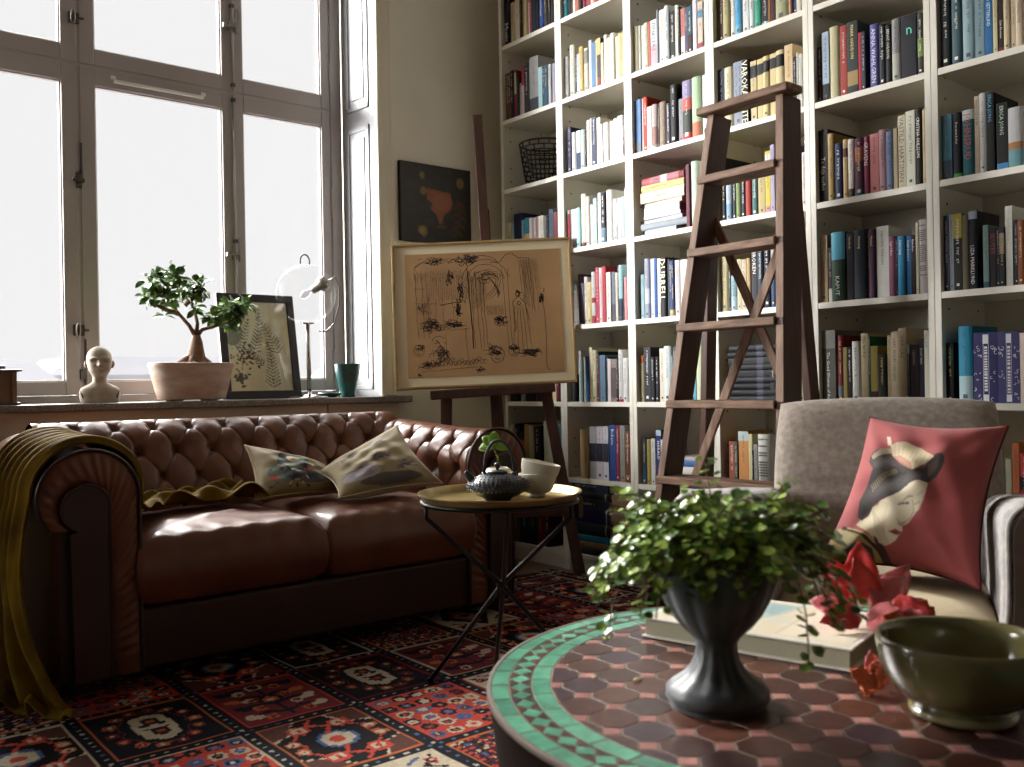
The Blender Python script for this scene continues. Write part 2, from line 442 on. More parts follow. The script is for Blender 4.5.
BOOKS = [(0,0,[(3.4624,.0472,.253,'16161a',0,('Music', 'd8d8d8', 0.6, 0.42)),(3.4146,.0338,.193,'cfc09c',0,0),(3.3802,.0344,.218,'d6cdb4',0,1),(3.3452,.0168,.217,'3a1d22',0,0),(3.3278,.0164,.2,'8d7a3c',0,0),(3.3109,.0134,.187,'d8c692',0,0),(3.2969,.0104,.165,'b09a78',0,0),(3.2859,.0106,.157,'dcc9bd',0,0),(3.2748,.0135,.168,'b23a4c',0,0),(3.2607,.0299,.178,'1c2438',0,0),(3.2302,.0239,.16,'17181c',0,0),(3.2056,.032,.163,'2f5296',[(0.0, 0.12, '20386e')],0),(3.1709,.0239,.144,'3c3c40',0,1),(3.1464,.0172,.146,'1a181a',0,0),(3.1286,.0188,.137,'1d1a1a',0,0)]),
(0,1,[(3.4624,.0414,.228,'6b4634',0,2),(3.4204,.0257,.229,'25202c',0,1),(3.3941,.0164,.226,'8c2f38',[(0.5, 0.95, 'c9bb96')],0),(3.3771,.0187,.185,'20303c',0,0),(3.3578,.0123,.157,'b9a6a0',0,0),(3.3444,.0231,.236,'a33540',[(0.0, 0.6, 'c9b8b4')],0),(3.3207,.0352,.234,'26232a',0,1),(3.2849,.063,.253,'a5a3a8',[(0, 0.25, '4a4650')],0),(3.2213,.0266,.192,'a9cfdc',0,0),(3.1942,.0166,.188,'27485a',0,0),(3.177,.0266,.187,'33536a',0,0),(3.1482,.0181,.184,'c9c4c8',0,0),(3.1267,.0219,.182,'a6a8b8',0,0)]),
(0,3,[(3.4624,.0229,.18,'cfc8a8',0,0),(3.4371,.0204,.178,'9fc4c4',0,0),(3.4161,.0594,.215,'2a2a48',0,0),(3.3561,.0138,.178,'9fc3d0',0,0),(3.3418,.0395,.183,'2f8aa4',[(0.35, 0.6, 'd8b068')],0),(3.3017,.0246,.179,'d8d4d0',0,0),(3.2712,.017,.177,'d9d4d0',0,0),(3.2536,.0192,.179,'b98a94',0,0),(3.2338,.0358,.179,'d8dcd4',0,0),(3.1974,.014,.175,'9aa0a8',0,0),(3.1828,.0159,.175,'1c1c24',0,0),(3.1644,.0286,.198,'5f7f94',0,0),(3.1352,.0214,.181,'b0586a',0,0)]),
(0,5,[(3.4624,.0367,.191,'241c1e',0,0),(3.4251,.0416,.189,'1c1a1e',0,0),(3.3813,.0273,.18,'8d8a94',0,0),(3.3528,.0188,.179,'26242a',0,0),(3.3302,.0522,.202,'2a2024',0,0),(3.2774,.0447,.192,'2b2024',0,0),(3.2321,.0242,.191,'22222c',0,0),(3.2073,.0471,.198,'26344a',0,0),(3.1584,.0251,.165,'d5c8a0',0,0),(3.1327,.0265,.172,'6d2440',0,0)]),
(0,6,[(3.4624,.0227,.224,'b7ad90',0,0),(3.439,.0394,.229,'202024',0,0),(3.3991,.0334,.19,'22201e',[(0.55, 0.8, 'b04038')],0),(3.3628,.0317,.227,'ab8d58',0,0),(3.3288,.0313,.223,'c8bc9c',0,0),(3.2928,.0473,.22,'2a2024',0,0),(3.2242,.0231,.245,'c9c6b4',0,0),(3.2005,.0383,.249,'c2bca4',0,0),(3.1589,.0338,.237,'d5d4ce',0,0),(3.1245,.0184,.232,'3f7890',0,0)]),
(0,7,[(3.4624,.0513,.168,'5e5444',0,0),(3.4105,.068,.176,'141c26',0,0),(3.3419,.0584,.183,'101a20',0,0),(3.2828,.0495,.174,'5a0d14',0,0),(3.2309,.0297,.19,'3a2a24',0,0)]),
(1,0,[(3.0424,.0288,.19,'1f6f78',0,0),(3.0129,.0161,.202,'1a1c22',0,0),(2.9962,.0136,.214,'263038',0,0),(2.982,.0159,.196,'d4d0c4',0,0),(2.9655,.0229,.208,'b06a50',0,0),(2.942,.0227,.19,'1e1a1c',0,0),(2.9187,.0222,.202,'7a3040',0,0),(2.8959,.0267,.214,'8a3848',0,0),(2.8685,.0264,.196,'c4b09a',0,0),(2.8416,.0262,.208,'a04050',0,0),(2.8148,.0475,.19,'c9c0b0',0,0)]),
(1,1,[(3.0424,.0233,.188,'bcbcc0',0,1),(3.0088,.0309,.228,'d9d6cc',0,0),(2.9773,.0146,.176,'2a2a3c',0,1),(2.9621,.0166,.179,'b9bcc8',0,1),(2.945,.025,.203,'c8ac76',0,0),(2.9164,.0277,.188,'d3cab4',[(0.65, 0.95, '8a8c84')],0),(2.8881,.0157,.216,'dfe3e6',0,0),(2.8718,.0265,.2,'4f7ea4',0,0),(2.8447,.0092,.206,'cfc3a0',0,0),(2.8349,.0217,.208,'2e2a26',[(0.66, 1, 'c9b070'), (0, 0.2, '7a2a2c')],0),(2.8114,.0159,.182,'d8cca4',0,0),(2.7937,.0158,.211,'d8d4c8',0,0),(2.7766,.0196,.192,'d9cfb4',0,0),(2.7564,.0243,.205,'dcdad2',0,0),(2.7308,.0206,.185,'d8caa4',0,0),(2.7081,.0096,.192,'d2c294',0,0),(2.6979,.0159,.19,'c9b27c',0,0)]),
(1,2,[(3.0279,.0215,.201,'26264a',0,0),(3.0058,.0241,.174,'d9d6d6',0,0),(2.9766,.0253,.175,'d2d6da',[(0, 0.45, '2a3a5c')],0),(2.9462,.0243,.172,'bcd4d4',0,0),(2.9205,.009,.165,'202024',0,0),(2.9109,.0206,.206,'d8d2c6',0,0),(2.8881,.0102,.21,'cfcdc8',0,0),(2.8773,.0279,.208,'2c3a54',0,0),(2.848,.0221,.202,'dcd3c0',0,0),(2.8242,.0126,.169,'d2d2ce',0,0),(2.8075,.0309,.17,'dedad4',0,0),(2.7679,.0195,.168,'d8d4ce',0,0),(2.745,.0206,.173,'dcdad6',0,0),(2.721,.0286,.179,'dedcd6',0,0),(2.6918,.012,.167,'463a40',0,0)]),
(1,3,[(3.0424,.0213,.174,'c9c4bc',[(0, 0.9, 'b03840')],0),(3.0188,.026,.175,'cdd4d8',0,2),(2.9922,.0133,.174,'d6d9d8',0,0),(2.9783,.0251,.175,'a9cdd6',0,0),(2.9517,.0308,.23,'dcd6c4',[(0, 0.08, '6a2a30')],0),(2.9196,.0217,.214,'cfcac0',0,0),(2.8962,.0168,.177,'d6e0e4',0,0),(2.8789,.0197,.2,'a9ccdc',0,0),(2.8578,.0106,.194,'50503c',0,0),(2.8455,.0165,.218,'d9d6d2',0,0),(2.8284,.0319,.215,'22222c',[(0, 0.3, '5f7f8c')],1),(2.7959,.0349,.22,'d9dad0',0,0),(2.76,.0291,.178,'aeb6c2',[(0.35, 0.9, 'e0dede')],0),(2.7303,.0183,.177,'dcc8bc',0,0),(2.7113,.0194,.179,'aecbd8',0,0),(2.6913,.0154,.212,'c9d4cc',0,0)]),
(1,4,[(3.0077,.0148,.18,'5f9ab4',[(0, 0.85, 'c9ccd0')],0),(2.9923,.0163,.194,'d4d0ca',0,0),(2.9754,.0116,.222,'5c5464',0,0),(2.9632,.0201,.18,'6c6a7c',0,0),(2.9425,.0206,.205,'d8d4d0',0,1),(2.9213,.029,.18,'cdbf8c',0,0),(2.8917,.0237,.222,'c9c4c4',[(0, 0.15, '9c3044'), (0.4, 0.5, '9c3044')],1),(2.8674,.0207,.238,'b02a50',0,0),(2.8461,.0207,.235,'d9c4c8',0,1),(2.8248,.022,.238,'b23044',0,0),(2.8022,.0251,.211,'dad7d0',0,0),(2.7758,.0221,.21,'64687c',[(0, 0.35, '3c4054')],1),(2.7531,.0128,.205,'d2ccb8',0,0),(2.7397,.0105,.228,'1f2c3c',0,0),(2.7286,.0217,.233,'9fc9d4',[(0, 0.4, '2a3a48')],1),(2.7002,.0167,.18,'d08a92',0,0)]),
(1,5,[(3.0325,.0323,.12,'202028',0,0),(2.9861,.0142,.223,'cfd2d2',0,1),(2.9713,.013,.186,'7aa8a8',0,0),(2.9568,.0154,.193,'d4cec6',0,0),(2.9408,.0223,.197,'2f6eaa',0,0),(2.9173,.0165,.235,'cfc6ac',0,0),(2.9002,.0253,.222,'cfc9aa',0,0),(2.8737,.0122,.216,'201e20',0,0),(2.8609,.01,.197,'5a1c24',0,0),(2.8503,.0315,.199,'54708a',0,0),(2.8182,.0113,.191,'2a2c34',0,0),(2.8057,.0185,.181,'d2c4c4',0,0),(2.7866,.032,.18,'8a7c7c',[(0.1, 0.8, '5a4c4c')],0),(2.754,.011,.184,'1c181a',0,0),(2.7424,.0281,.217,'d4d2d4',[(0, 0.05, 'b03048')],1),(2.7122,.0279,.182,'d8d6d8',0,0)]),
(1,6,[(2.9829,.0331,.213,'a08660',0,0),(2.9492,.0237,.216,'7c6236',0,0),(2.9241,.0414,.228,'aaa4aa',[(0.34, 0.68, '1c1c2c')],0),(2.8814,.0395,.229,'c4c0ca',[(0.34, 0.68, '1c1c2c')],1),(2.8382,.0326,.23,'c9c6d0',[(0.34, 0.68, '1c1c2c')],1),(2.8025,.037,.237,'274a86',0,('Bokens', 'c8d4e4', 0.45, 0.92)),(2.7643,.0238,.236,'8c3450',0,1),(2.7381,.0271,.236,'8a9088',0,0),(2.7101,.0256,.213,'6a4030',[(0.1, 0.14, 'a07848'), (0.7, 0.74, 'a07848')],0)]),
(2,1,[(2.6224,.0226,.193,'d5cdb0',0,0),(2.5985,.0106,.19,'c9c4bc',0,0),(2.5819,.0129,.186,'d2cdbc',0,0),(2.5684,.0256,.189,'d4cbb0',0,1),(2.5422,.0111,.187,'c05a48',0,0),(2.5298,.0313,.188,'cfe0e2',[(0.05, 0.45, 'c8a2b0')],('FINKLERS', '26303a', 0.62, 0.93)),(2.4978,.0079,.221,'8a98a8',0,0),(2.4893,.0073,.22,'1e2026',0,0),(2.4813,.0262,.213,'dcd9cf',0,0),(2.4545,.024,.22,'c9cdd0',0,1),(2.43,.0255,.192,'202226',[(0, 0.07, '6aa884')],1),(2.4039,.015,.209,'d8d5cc',0,0),(2.3883,.01,.197,'22262a',0,0),(2.3776,.0208,.186,'c97a70',[(0, 0.42, 'd8d0d0')],1),(2.3563,.0156,.181,'54506e',0,1),(2.3401,.0215,.183,'2e5060',[(0, 0.4, '3a1c20')],0),(2.3145,.0182,.21,'d8d4da',0,0),(2.2896,.0231,.183,'cfc0b0',[(0.66, 0.82, '5a94b4'), (0, 0.14, 'a83a48')],0),(2.2659,.0075,.173,'2c2428',0,0)]),
(2,2,[(2.6224,.0337,.219,'4f7eae',[(0, 0.2, '6a7078')],0),(2.5858,.0069,.219,'d8d4d0',0,0),(2.5783,.0223,.221,'c03428',0,0),(2.5554,.0243,.176,'c9c6bc',0,1),(2.5289,.029,.177,'b8a8a4',[(0.1, 0.5, '8c6a64')],1),(2.4993,.0089,.175,'26242a',0,0),(2.4898,.0346,.178,'8a7c68',0,2),(2.4531,.0196,.165,'4a4c5c',0,1),(2.4327,.0369,.23,'1a1a1e',0,1),(2.3945,.0235,.168,'8c8c94',0,1),(2.3701,.047,.228,'34403a',[(0.7, 1, '8a86a8'), (0.5, 0.7, 'b85a52'), (0, 0.12, 'b04040')],1),(2.3225,.0427,.23,'a4bc9c',[(0, 0.25, 'c07058')],0),(2.2792,.0269,.23,'d9dcd8',0,1)]),
(2,4,[(2.6099,.0225,.181,'9fbcc4',0,0),(2.5848,.0301,.242,'8c94a4',[(0.25, 0.5, 'b4bcc4')],1),(2.5541,.0202,.239,'cbd2da',0,1),(2.5333,.0184,.238,'2c5a9c',0,0),(2.5143,.0146,.236,'d4cec4',0,0),(2.4991,.0343,.236,'1c1e24',0,('DURRELL', 'e0d8b0', 0.85, 0.97)),(2.4642,.0119,.228,'2c3c48',0,0),(2.4512,.0262,.219,'2c4468',[(0, 0.12, 'b09c70')],2),(2.4238,.0281,.218,'d6d4ce',0,1),(2.3951,.0327,.217,'d6d6d2',0,1),(2.3618,.0323,.213,'d4d2cc',0,0),(2.2867,.0291,.177,'d2d2d8',0,2)]),
(2,5,[(2.6196,.0194,.189,'c0b490',[(0.84, 1, 'c06a38')],1),(2.5972,.0371,.221,'26282e',0,1),(2.5595,.021,.181,'232428',0,1),(2.5379,.0188,.181,'2a2a2c',0,0),(2.515,.026,.213,'d8d0bc',0,1),(2.4884,.0386,.221,'d2dce2',0,0),(2.4492,.006,.182,'7fb4d2',0,0),(2.4426,.0133,.216,'3a3c44',0,0),(2.4287,.016,.209,'d0c8b8',0,0),(2.4114,.0225,.213,'c8beaa',0,0),(2.3573,.0306,.161,'6aa8c4',0,0),(2.3259,.0297,.22,'cbcdb0',0,0),(2.2949,.0326,.243,'cfc4a0',0,0)]),
(2,6,[(2.6146,.0239,.186,'24344c',[(0, 0.3, '1f4c6c')],0),(2.5889,.0217,.184,'a8924c',0,0),(2.5652,.0221,.187,'c9c9c9',0,0),(2.5425,.0279,.221,'26306c',[(0.9, 1, 'aab4c8')],('HARALD', 'd8d8e0', 0.5, 0.8)),(2.514,.0096,.184,'d0ccc8',0,0),(2.5038,.0167,.189,'8a7c6c',0,0)]),
(3,1,[(2.2024,.012,.213,'8a845c',0,0),(2.1898,.0184,.2,'4a2c26',0,0),(2.1708,.0315,.198,'aca67a',0,0),(2.1382,.0232,.186,'d8d4c8',0,2),(2.1144,.0316,.185,'4f9cc4',[(0, 0.2, '6aacc8')],1),(2.0818,.0262,.166,'dcd8d8',0,1),(2.055,.0228,.164,'cddce4',0,0),(2.0316,.0294,.156,'44a084',0,0),(2.0016,.0276,.141,'26222a',[(0, 0.1, '7ab8bc')],1),(1.9734,.0103,.131,'8c6430',0,0),(1.9625,.0186,.124,'4c1c26',0,0),(1.9433,.0498,.121,'a8a284',0,0),(1.8925,.0095,.214,'c4a878',0,0),(1.8823,.0098,.196,'5a1a24',0,0),(1.872,.0137,.208,'2c5868',0,0),(1.8577,.0148,.19,'dcd4c8',0,0)]),
(3,2,[(2.2022,.0302,.229,'3c4c64',0,0),(2.1706,.039,.225,'d2c9a8',0,0),(2.131,.0405,.235,'9094a4',0,2),(2.0899,.0337,.231,'2a2824',0,('VAROKARENTE', 'e4dcc0', 0.8, 0.98)),(2.0544,.0265,.218,'d4c294',[(0.72, 0.92, '1c1c20')],0),(2.0266,.025,.218,'d2be90',[(0.74, 0.92, '1c1c20')],0),(2.001,.0266,.22,'d2be90',[(0.74, 0.92, '1c1c20')],0),(1.9738,.028,.222,'d2be90',[(0.76, 0.93, '1c1c20')],0),(1.9452,.033,.224,'d4c094',[(0.74, 0.93, '1c1c20')],0),(1.9116,.0327,.234,'d0ba8c',0,0),(1.8783,.0143,.185,'22222a',0,0),(1.8628,.007,.195,'c9c6c0',0,0),(1.8531,.0118,.187,'d4d0c8',0,1)]),
(3,3,[(2.1907,.0201,.234,'1d2028',0,0),(2.17,.0252,.152,'a8b8c4',[(0, 0.4, '7a9cb4')],0),(2.1442,.0179,.149,'202428',0,1),(2.1257,.0208,.151,'7c8a58',0,0),(2.1035,.0199,.152,'1c222c',0,0),(2.0824,.0256,.153,'a03430',0,0),(2.0554,.0253,.153,'46686c',0,0),(2.0288,.0296,.155,'b8a674',0,1),(1.9984,.0212,.22,'c4b43c',[(0.8, 0.95, 'd8d8c4'), (0, 0.12, 'c08a8c')],0),(1.9766,.0168,.239,'a8a0b8',0,0),(1.8791,.0271,.211,'2a2226',0,0),(1.8495,.0187,.186,'c8c2b4',0,0)]),
(3,4,[(2.2024,.0349,.223,'c9bd94',0,1),(2.1669,.0101,.151,'23242a',0,0),(2.1562,.0295,.13,'84aab0',[(0, 0.4, 'a4bcd4')],0),(2.1261,.0191,.187,'c8bca0',0,0),(2.1065,.0207,.184,'c4ba9c',0,0),(2.0846,.0182,.186,'b8a070',0,0),(2.0644,.0256,.219,'26282e',0,('BROKEN', 'd8d4c8', 0.6, 0.95)),(2.0382,.0264,.225,'24344c',0,0),(2.0112,.0287,.226,'1c222c',0,0),(1.9819,.0205,.225,'30466c',[(0.6, 1, 'aaa69c')],0),(1.8844,.0125,.23,'c9ccc8',0,0),(1.8713,.0164,.185,'3a6a74',0,0)]),
(3,5,[(1.9907,.021,.203,'1e1c1c',0,0),(1.9123,.0223,.236,'a09a8c',0,0),(1.8894,.01,.181,'c8c2b4',0,0),(1.8788,.0279,.183,'ccc4b0',0,0),(1.8503,.0253,.188,'cfc4a8',0,0)]),
(3,6,[(2.1795,.0252,.189,'96503e',0,0),(2.1533,.0148,.19,'4a504c',0,0),(2.1379,.0453,.227,'c88a50',[(0, 0.18, '181a20'), (0.85, 1, 'b8c4cc')],0),(2.092,.0162,.218,'c9bc98',0,0),(2.0752,.006,.16,'2c282c',0,0),(2.0686,.0164,.182,'8a8c90',0,1),(2.0503,.0516,.219,'c6c5bc',0,3)]),
(4,2,[(1.7824,.0187,.189,'4c2a24',0,0),(1.7622,.0253,.232,'a4b4c4',[(0, 0.25, '1e2228')],1),(1.7352,.0359,.241,'b8ac8c',0,0),(1.6978,.0245,.234,'9c3c34',0,1),(1.6721,.0384,.238,'33383a',[(0.12, 0.32, 'a08058')],('MARK HADDON', 'd8c060', 0.28, 0.95)),(1.6331,.0106,.194,'a82a34',0,0),(1.6211,.0136,.192,'3a3a44',0,1),(1.5897,.0289,.204,'5c5c94',0,('ANNA WAHLGREN', 'd4d4e4', 0.5, 0.93)),(1.5602,.0227,.195,'22242e',0,0),(1.5369,.0199,.187,'1c1c1c',0,('BENGT OHLSSON', 'd8d4c0', 0.42, 0.92)),(1.5156,.0278,.197,'8c8c90',[(0, 0.45, 'aaa49c')],1),(1.4868,.0493,.198,'23262e',0,('n', '54c4a4', 0.8, 0.8)),(1.4331,.0184,.189,'3c4038',[(0.3, 0.6, '7c8c54')],1)]),
(4,3,[(1.7824,.0348,.245,'1c1a1c',0,('Te deja verlos', 'd4ccbc', 0.4, 0.62)),(1.7465,.0226,.226,'9c8452',0,0),(1.7232,.0308,.187,'1c2848',0,1),(1.6919,.0185,.195,'b8a070',[(0.7, 0.85, '50281c')],0),(1.6728,.0207,.191,'d8d2c4',[(0, 0.15, '4a3428')],1),(1.651,.0341,.188,'4c1c34',[(0.6, 0.85, '8a4a3c'), (0, 0.12, '2c4a6c')],1),(1.6157,.0171,.188,'8c3c5c',0,('GRAVENS', 'e4d8d0', 0.75, 0.9)),(1.5974,.0307,.192,'e08a8c',0,0),(1.5662,.0247,.198,'b48c94',0,0),(1.5409,.0242,.188,'6c7c9c',0,1),(1.5161,.0134,.192,'b8a888',0,0),(1.5021,.0251,.229,'cfc7b2',0,('VASTILD HARTSMAN', '50483c', 0.62, 0.97)),(1.4764,.0297,.236,'d4d0c0',0,1),(1.4442,.0198,.233,'201e20',[(0, 1, '201e20')],('CRISTINA OHLSSON', 'e0dcd4', 0.5, 0.9)),(1.4215,.0103,.228,'c0ac80',0,0)]),
(4,4,[(1.7824,.0273,.227,'b4a078',0,1),(1.7545,.0145,.182,'322432',[(0, 0.25, 'c8c4c0')],1),(1.7394,.0497,.23,'36505a',[(0.6, 1, '5aa8bc'), (0.0, 0.6, '2c4a34')],('KAPUT', 'e4e4dc', 0.3, 0.36)),(1.6841,.0236,.22,'242028',0,('Svindlande', 'c8b890', 0.3, 0.95)),(1.6593,.0479,.227,'20242e',0,('Henning', 'c8b890', 0.18, 0.9)),(1.6109,.0061,.219,'6c2028',0,0),(1.6041,.0218,.222,'4a2c48',0,('Mankell', 'c8b890', 0.35, 0.9)),(1.5818,.0433,.228,'d4d0c4',0,('HANSENS TERESIAN', '4a4440', 0.2, 0.93)),(1.5379,.0228,.19,'7c4a64',0,('Sigrid Boo', 'd8cbd0', 0.35, 0.92)),(1.5144,.006,.184,'241c24',0,0),(1.5078,.0245,.187,'3a80ac',0,('Selma Lang', 'dce4e8', 0.3, 0.93)),(1.4827,.0162,.186,'2f6c9c',0,('Hedda Andersson', 'd8e0e4', 0.4, 0.92)),(1.4644,.0136,.186,'26222a',0,('Karin Boye', 'dcd4c8', 0.45, 0.92)),(1.4495,.0095,.222,'d4c8ac',0,0),(1.4379,.0273,.228,'c4c2bc',0,3)]),
(4,5,[(1.7824,.0505,.242,'8c8c88',[(0.0, 0.75, '5c5c50')],('The Good Women of Asia', 'e0dcd4', 0.22, 0.7)),(1.7228,.0192,.223,'7a2c34',[(0, 0.25, '6c7078')],0),(1.7029,.014,.183,'a08c54',0,0),(1.6883,.015,.183,'241c20',0,0),(1.6722,.0293,.201,'c4c6bc',0,1),(1.6396,.0249,.225,'b8a688',0,('Min far Per', '2c2420', 0.45, 0.95)),(1.6134,.0064,.215,'1c5c3c',0,0),(1.6064,.0249,.183,'a08c4c',[(0, 0.2, '3c1c20')],0),(1.5796,.0296,.155,'2a282a',0,0),(1.5494,.0124,.214,'b4a484',0,0),(1.5361,.024,.225,'c4bba0',0,('LARS AHLIN VARGEN', '4a4438', 0.42, 0.9)),(1.5112,.0277,.235,'c0b08c',[(0, 0.08, '2c3048')],('VARGAS', '5a5040', 0.5, 0.9)),(1.483,.009,.182,'4a5058',[(0.84, 1, '9cacbc')],0),(1.4719,.0279,.181,'544c50',0,('HERMAN', 'c0a8a0', 0.3, 0.9)),(1.4434,.014,.198,'2c303c',0,('KORT BREV', 'c8ccd4', 0.5, 0.85)),(1.428,.0175,.223,'d8d6cc',0,('Philip Roth', '5c5c54', 0.4, 0.95))]),
(5,2,[(1.3584,.0315,.251,'26302f',0,0),(1.3263,.0304,.24,'4c626c',0,0),(1.2953,.0374,.229,'8aa2ac',0,0),(1.2572,.0262,.216,'7c949e',0,0),(1.2303,.0229,.207,'2c6c9c',0,('BO SETTERLIND', 'd8e0e4', 0.4, 0.85)),(1.2068,.0125,.196,'c8bc98',0,1),(1.1934,.0164,.188,'321c20',[(0.0, 0.08, '7c2c30')],('Stina Aronson', 'd4ccc0', 0.4, 0.5)),(1.1764,.018,.185,'c4b398',0,0),(1.1578,.0142,.182,'c8bb9c',0,1),(1.143,.019,.177,'cfc3a4',0,('SVENSSON', '40382c', 0.5, 0.75))]),
(5,3,[(1.3624,.0319,.196,'4c7c8c',[(0, 0.3, '34485c')],1),(1.3295,.0272,.195,'1e1c24',[(0, 0.07, '5cac54')],('Den stora boken', 'd4d0cc', 0.25, 0.85)),(1.301,.0357,.196,'2c6c74',[(0.85, 1, 'ccd4d0')],('JOHNSRUD', 'b8444c', 0.55, 0.95)),(1.2647,.0132,.23,'c9bb9c',0,('MARIA EGE AV EN', '3c3428', 0.5, 0.95)),(1.2506,.0193,.234,'c4c4c4',0,1),(1.2307,.0231,.229,'1c1c22',0,('ERICA JONG', '4c9cc4', 0.45, 0.98)),(1.202,.031,.193,'1a1a1c',[(0, 0.1, '4c8cc0')],('ERICA JONG', 'b4ccb4', 0.35, 0.95)),(1.1691,.0398,.17,'b8b8b4',[(0, 0.3, '6c949c'), (0.3, 0.42, 'a07048')],0)]),
(5,4,[(1.3624,.0156,.23,'4a5460',0,1),(1.3462,.0137,.232,'9aa4ac',0,1),(1.3319,.0255,.23,'23261c',[(0.68, 1, 'a8942c')],1),(1.3054,.0183,.223,'74685c',0,0),(1.2866,.0257,.23,'26242c',[(0.9, 1, 'a4b0c0')],('LIZA MARKLUND', 'e4e0e0', 0.42, 0.56)),(1.2456,.0165,.184,'7c9498',[(0, 0.1, '2c5c6c')],1),(1.2284,.019,.174,'241c20',0,('SLUTET', '98343c', 0.7, 0.9)),(1.2086,.0087,.173,'1e1c20',0,0),(1.1991,.0142,.171,'222630',[(0.55, 0.9, 'a09070')],1),(1.1843,.0202,.23,'d4d2c8',0,('Anna Karenina och', '8c8c84', 0.3, 0.85)),(1.1607,.011,.187,'201c1e',0,0),(1.1492,.0177,.184,'7c4c30',0,0)]),
(5,5,[(1.3624,.0228,.181,'1e1e1c',[(0.7, 0.9, '1c4c34')],1),(1.3236,.0411,.229,'2f8ab0',[(0, 0.35, 'a4c0cc')],1),(1.2788,.0681,.207,'3a3768',0,4),(1.2101,.0605,.206,'47457a',0,4),(1.1488,.0364,.2,'d8cabc',0,0)]),
(5,6,[(1.1928,.0159,.174,'a8a48c',0,0),(1.1763,.0196,.22,'c0693c',0,0),(1.1559,.0266,.191,'b03c3c',[(0.45, 0.65, '1c181a')],0)])]
text_prepare(sorted({b[5][0] for c in BOOKS for b in c[2] if isinstance(b[5], tuple)}))
# ------------------------------------------------------------------ bookcases
BX = 2.773; BW = 0.42; BY0 = 3.4835            # front plane, unit width, left edge of first unit
SHELF = [2.737, 2.403, 2.047, 1.719, 1.382, 1.046, .710, .376, .045]
case_m = mat('bookcase_white', 'd4d0c4', .42, var=.02, vscale=3)
hole_m = mat('peg_hole_dark', '2a2620', .8)
PLACE = ['beside the easel', 'second from the window wall', 'third from the window wall, just left of the ladder', 'fourth from the window wall, behind the ladder',
         'fifth from the window wall, behind the armchair back', 'sixth from the window wall, above the armchair arm', 'seventh from the window wall']
for c in range(7):
    yl = BY0 - c*BW; yr = yl-BW; g = .0004
    t = thing('bookcase', 'tall narrow white bookcase, ' + PLACE[c], 'bookcase', (BX, yl-BW/2, 0), 0, 'white bookcases along the wall')
    a, b = BW/2-g, -BW/2+g; D = XB-BX-.004
    obj('side_panel', MB().box((0, a-.0201, FL), (D, a, 2.78)), case_m, t, bevel=.0012)
    obj('side_panel', MB().box((0, b, FL), (D, b+.0201, 2.78)), case_m, t, bevel=.0012)
    ia, ib = a-.0203, b+.0203
    obj('back_panel', MB().box((D-.006, ib, .02), (D, ia, 2.76)), case_m, t)
    obj('plinth', MB().box((.012, ib, FL), (.03, ia, .045)), case_m, t)
    for z in SHELF: obj('shelf', MB().box((.001, ib, z), (D-.006, ia, z+.0205)), case_m, t, bevel=.0012)
    obj('top_board', MB().box((.001, ib, 2.762), (D-.006, ia, 2.78)), case_m, t)
    m = MB()
    for z in np.arange(.12, 2.7, .064):
        if int(round(z/.064)) % 5 == 0: continue
        for x in (.045, D-.05): m.box((x-.0032, ia-.0012, z-.0032), (x+.0032, ia+.0002, z+.0032))
    obj('peg_hole', m, hole_m, t)

# ------------------------------------------------------------------ books
paper_m = mat('page_paper', 'c9bb98', .9, hx2='b8a680', vscale=300, wave=(1, 30, 1))
paper_dark = mat('old_page_paper', '9c8060', .9, hx2='80664a', vscale=300, wave=(1, 1, 30))
def boost(hx, k=.94):
    c = [int(hx[i:i+2], 16) for i in (0, 2, 4)]
    return ''.join('%02x' % min(206, int(v*k)) for v in c)
def cover_mat(hx):
    hx = boost(hx)
    hx = ''.join('%x0' % int(hx[i], 16) if int(hx[i+1], 16) < 8 else '%x8' % int(hx[i], 16) for i in (0, 2, 4))
    return mat('cover_'+hx, hx, .55, spec=.22, var=.06, vscale=30)
def ink_mat(hx): return mat('ink_'+hx, hx, .5)
def book_geo(w, h, d, hx, bands, rnd, round_spine=None):
    """cover + page block, spine at x=0 facing -x, centred on y, standing on z=0"""
    if round_spine is None: round_spine = w > .016 and rnd.random() < .6
    bul = min(.006, w*.16) if round_spine else .0006
    cols = [hx]; cuts = [0, 1]
    for f0, f1, bh in (bands or []):
        cuts += [f0, f1]
        if bh not in cols: cols.append(bh)
    cuts = sorted(set(cuts))
    def ci(f):
        for f0, f1, bh in (bands or [])[::-1]:
            if f0 <= f < f1: return cols.index(bh)
        return 0
    m = MB(); n = 6; th = min(.0025, w*.2)
    sp = [(-bul*math.sin(PI*k/n)**.6 if 0 < k < n else 0.0, w/2 - w*k/n) for k in range(n+1)]
    for z0, z1 in zip(cuts[:-1], cuts[1:]):
        k = len(m.v); mi = ci((z0+z1)/2)
        for z in (z0*h, z1*h):
            for x, y in sp: m.v.append((x, y, z))
            for x, y in ((th, w/2-th), (th, -w/2+th)): m.v.append((x, y, z))
        q = n+3
        for i in range(n): m.f.append((k+i, k+i+1, k+q+i+1, k+q+i)); m.m.append(mi)
        m.f.append((k+n+1, k+q+n+1, k+q+n+2, k+n+2)); m.m.append(mi)
    k = len(m.v)
    for z in (0, h):
        for x, y in sp: m.v.append((x, y, z))
        m.v += [(th, -w/2+th, z), (th, w/2-th, z)]
    q = n+3
    m.f.append(tuple(k+i for i in range(q))); m.m.append(ci(0)); m.f.append(tuple(k+q+i for i in range(q))[::-1]); m.m.append(ci(.999))
    m.box((0, w/2-th, 0), (d, w/2, h), 0); m.box((0, -w/2, 0), (d, -w/2+th, h), 0)
    p = MB().box((th, -w/2+th*.9, .002), (d-.003, w/2-th*.9, h-.003))
    return m, [cover_mat(cc) for cc in cols], p, bul
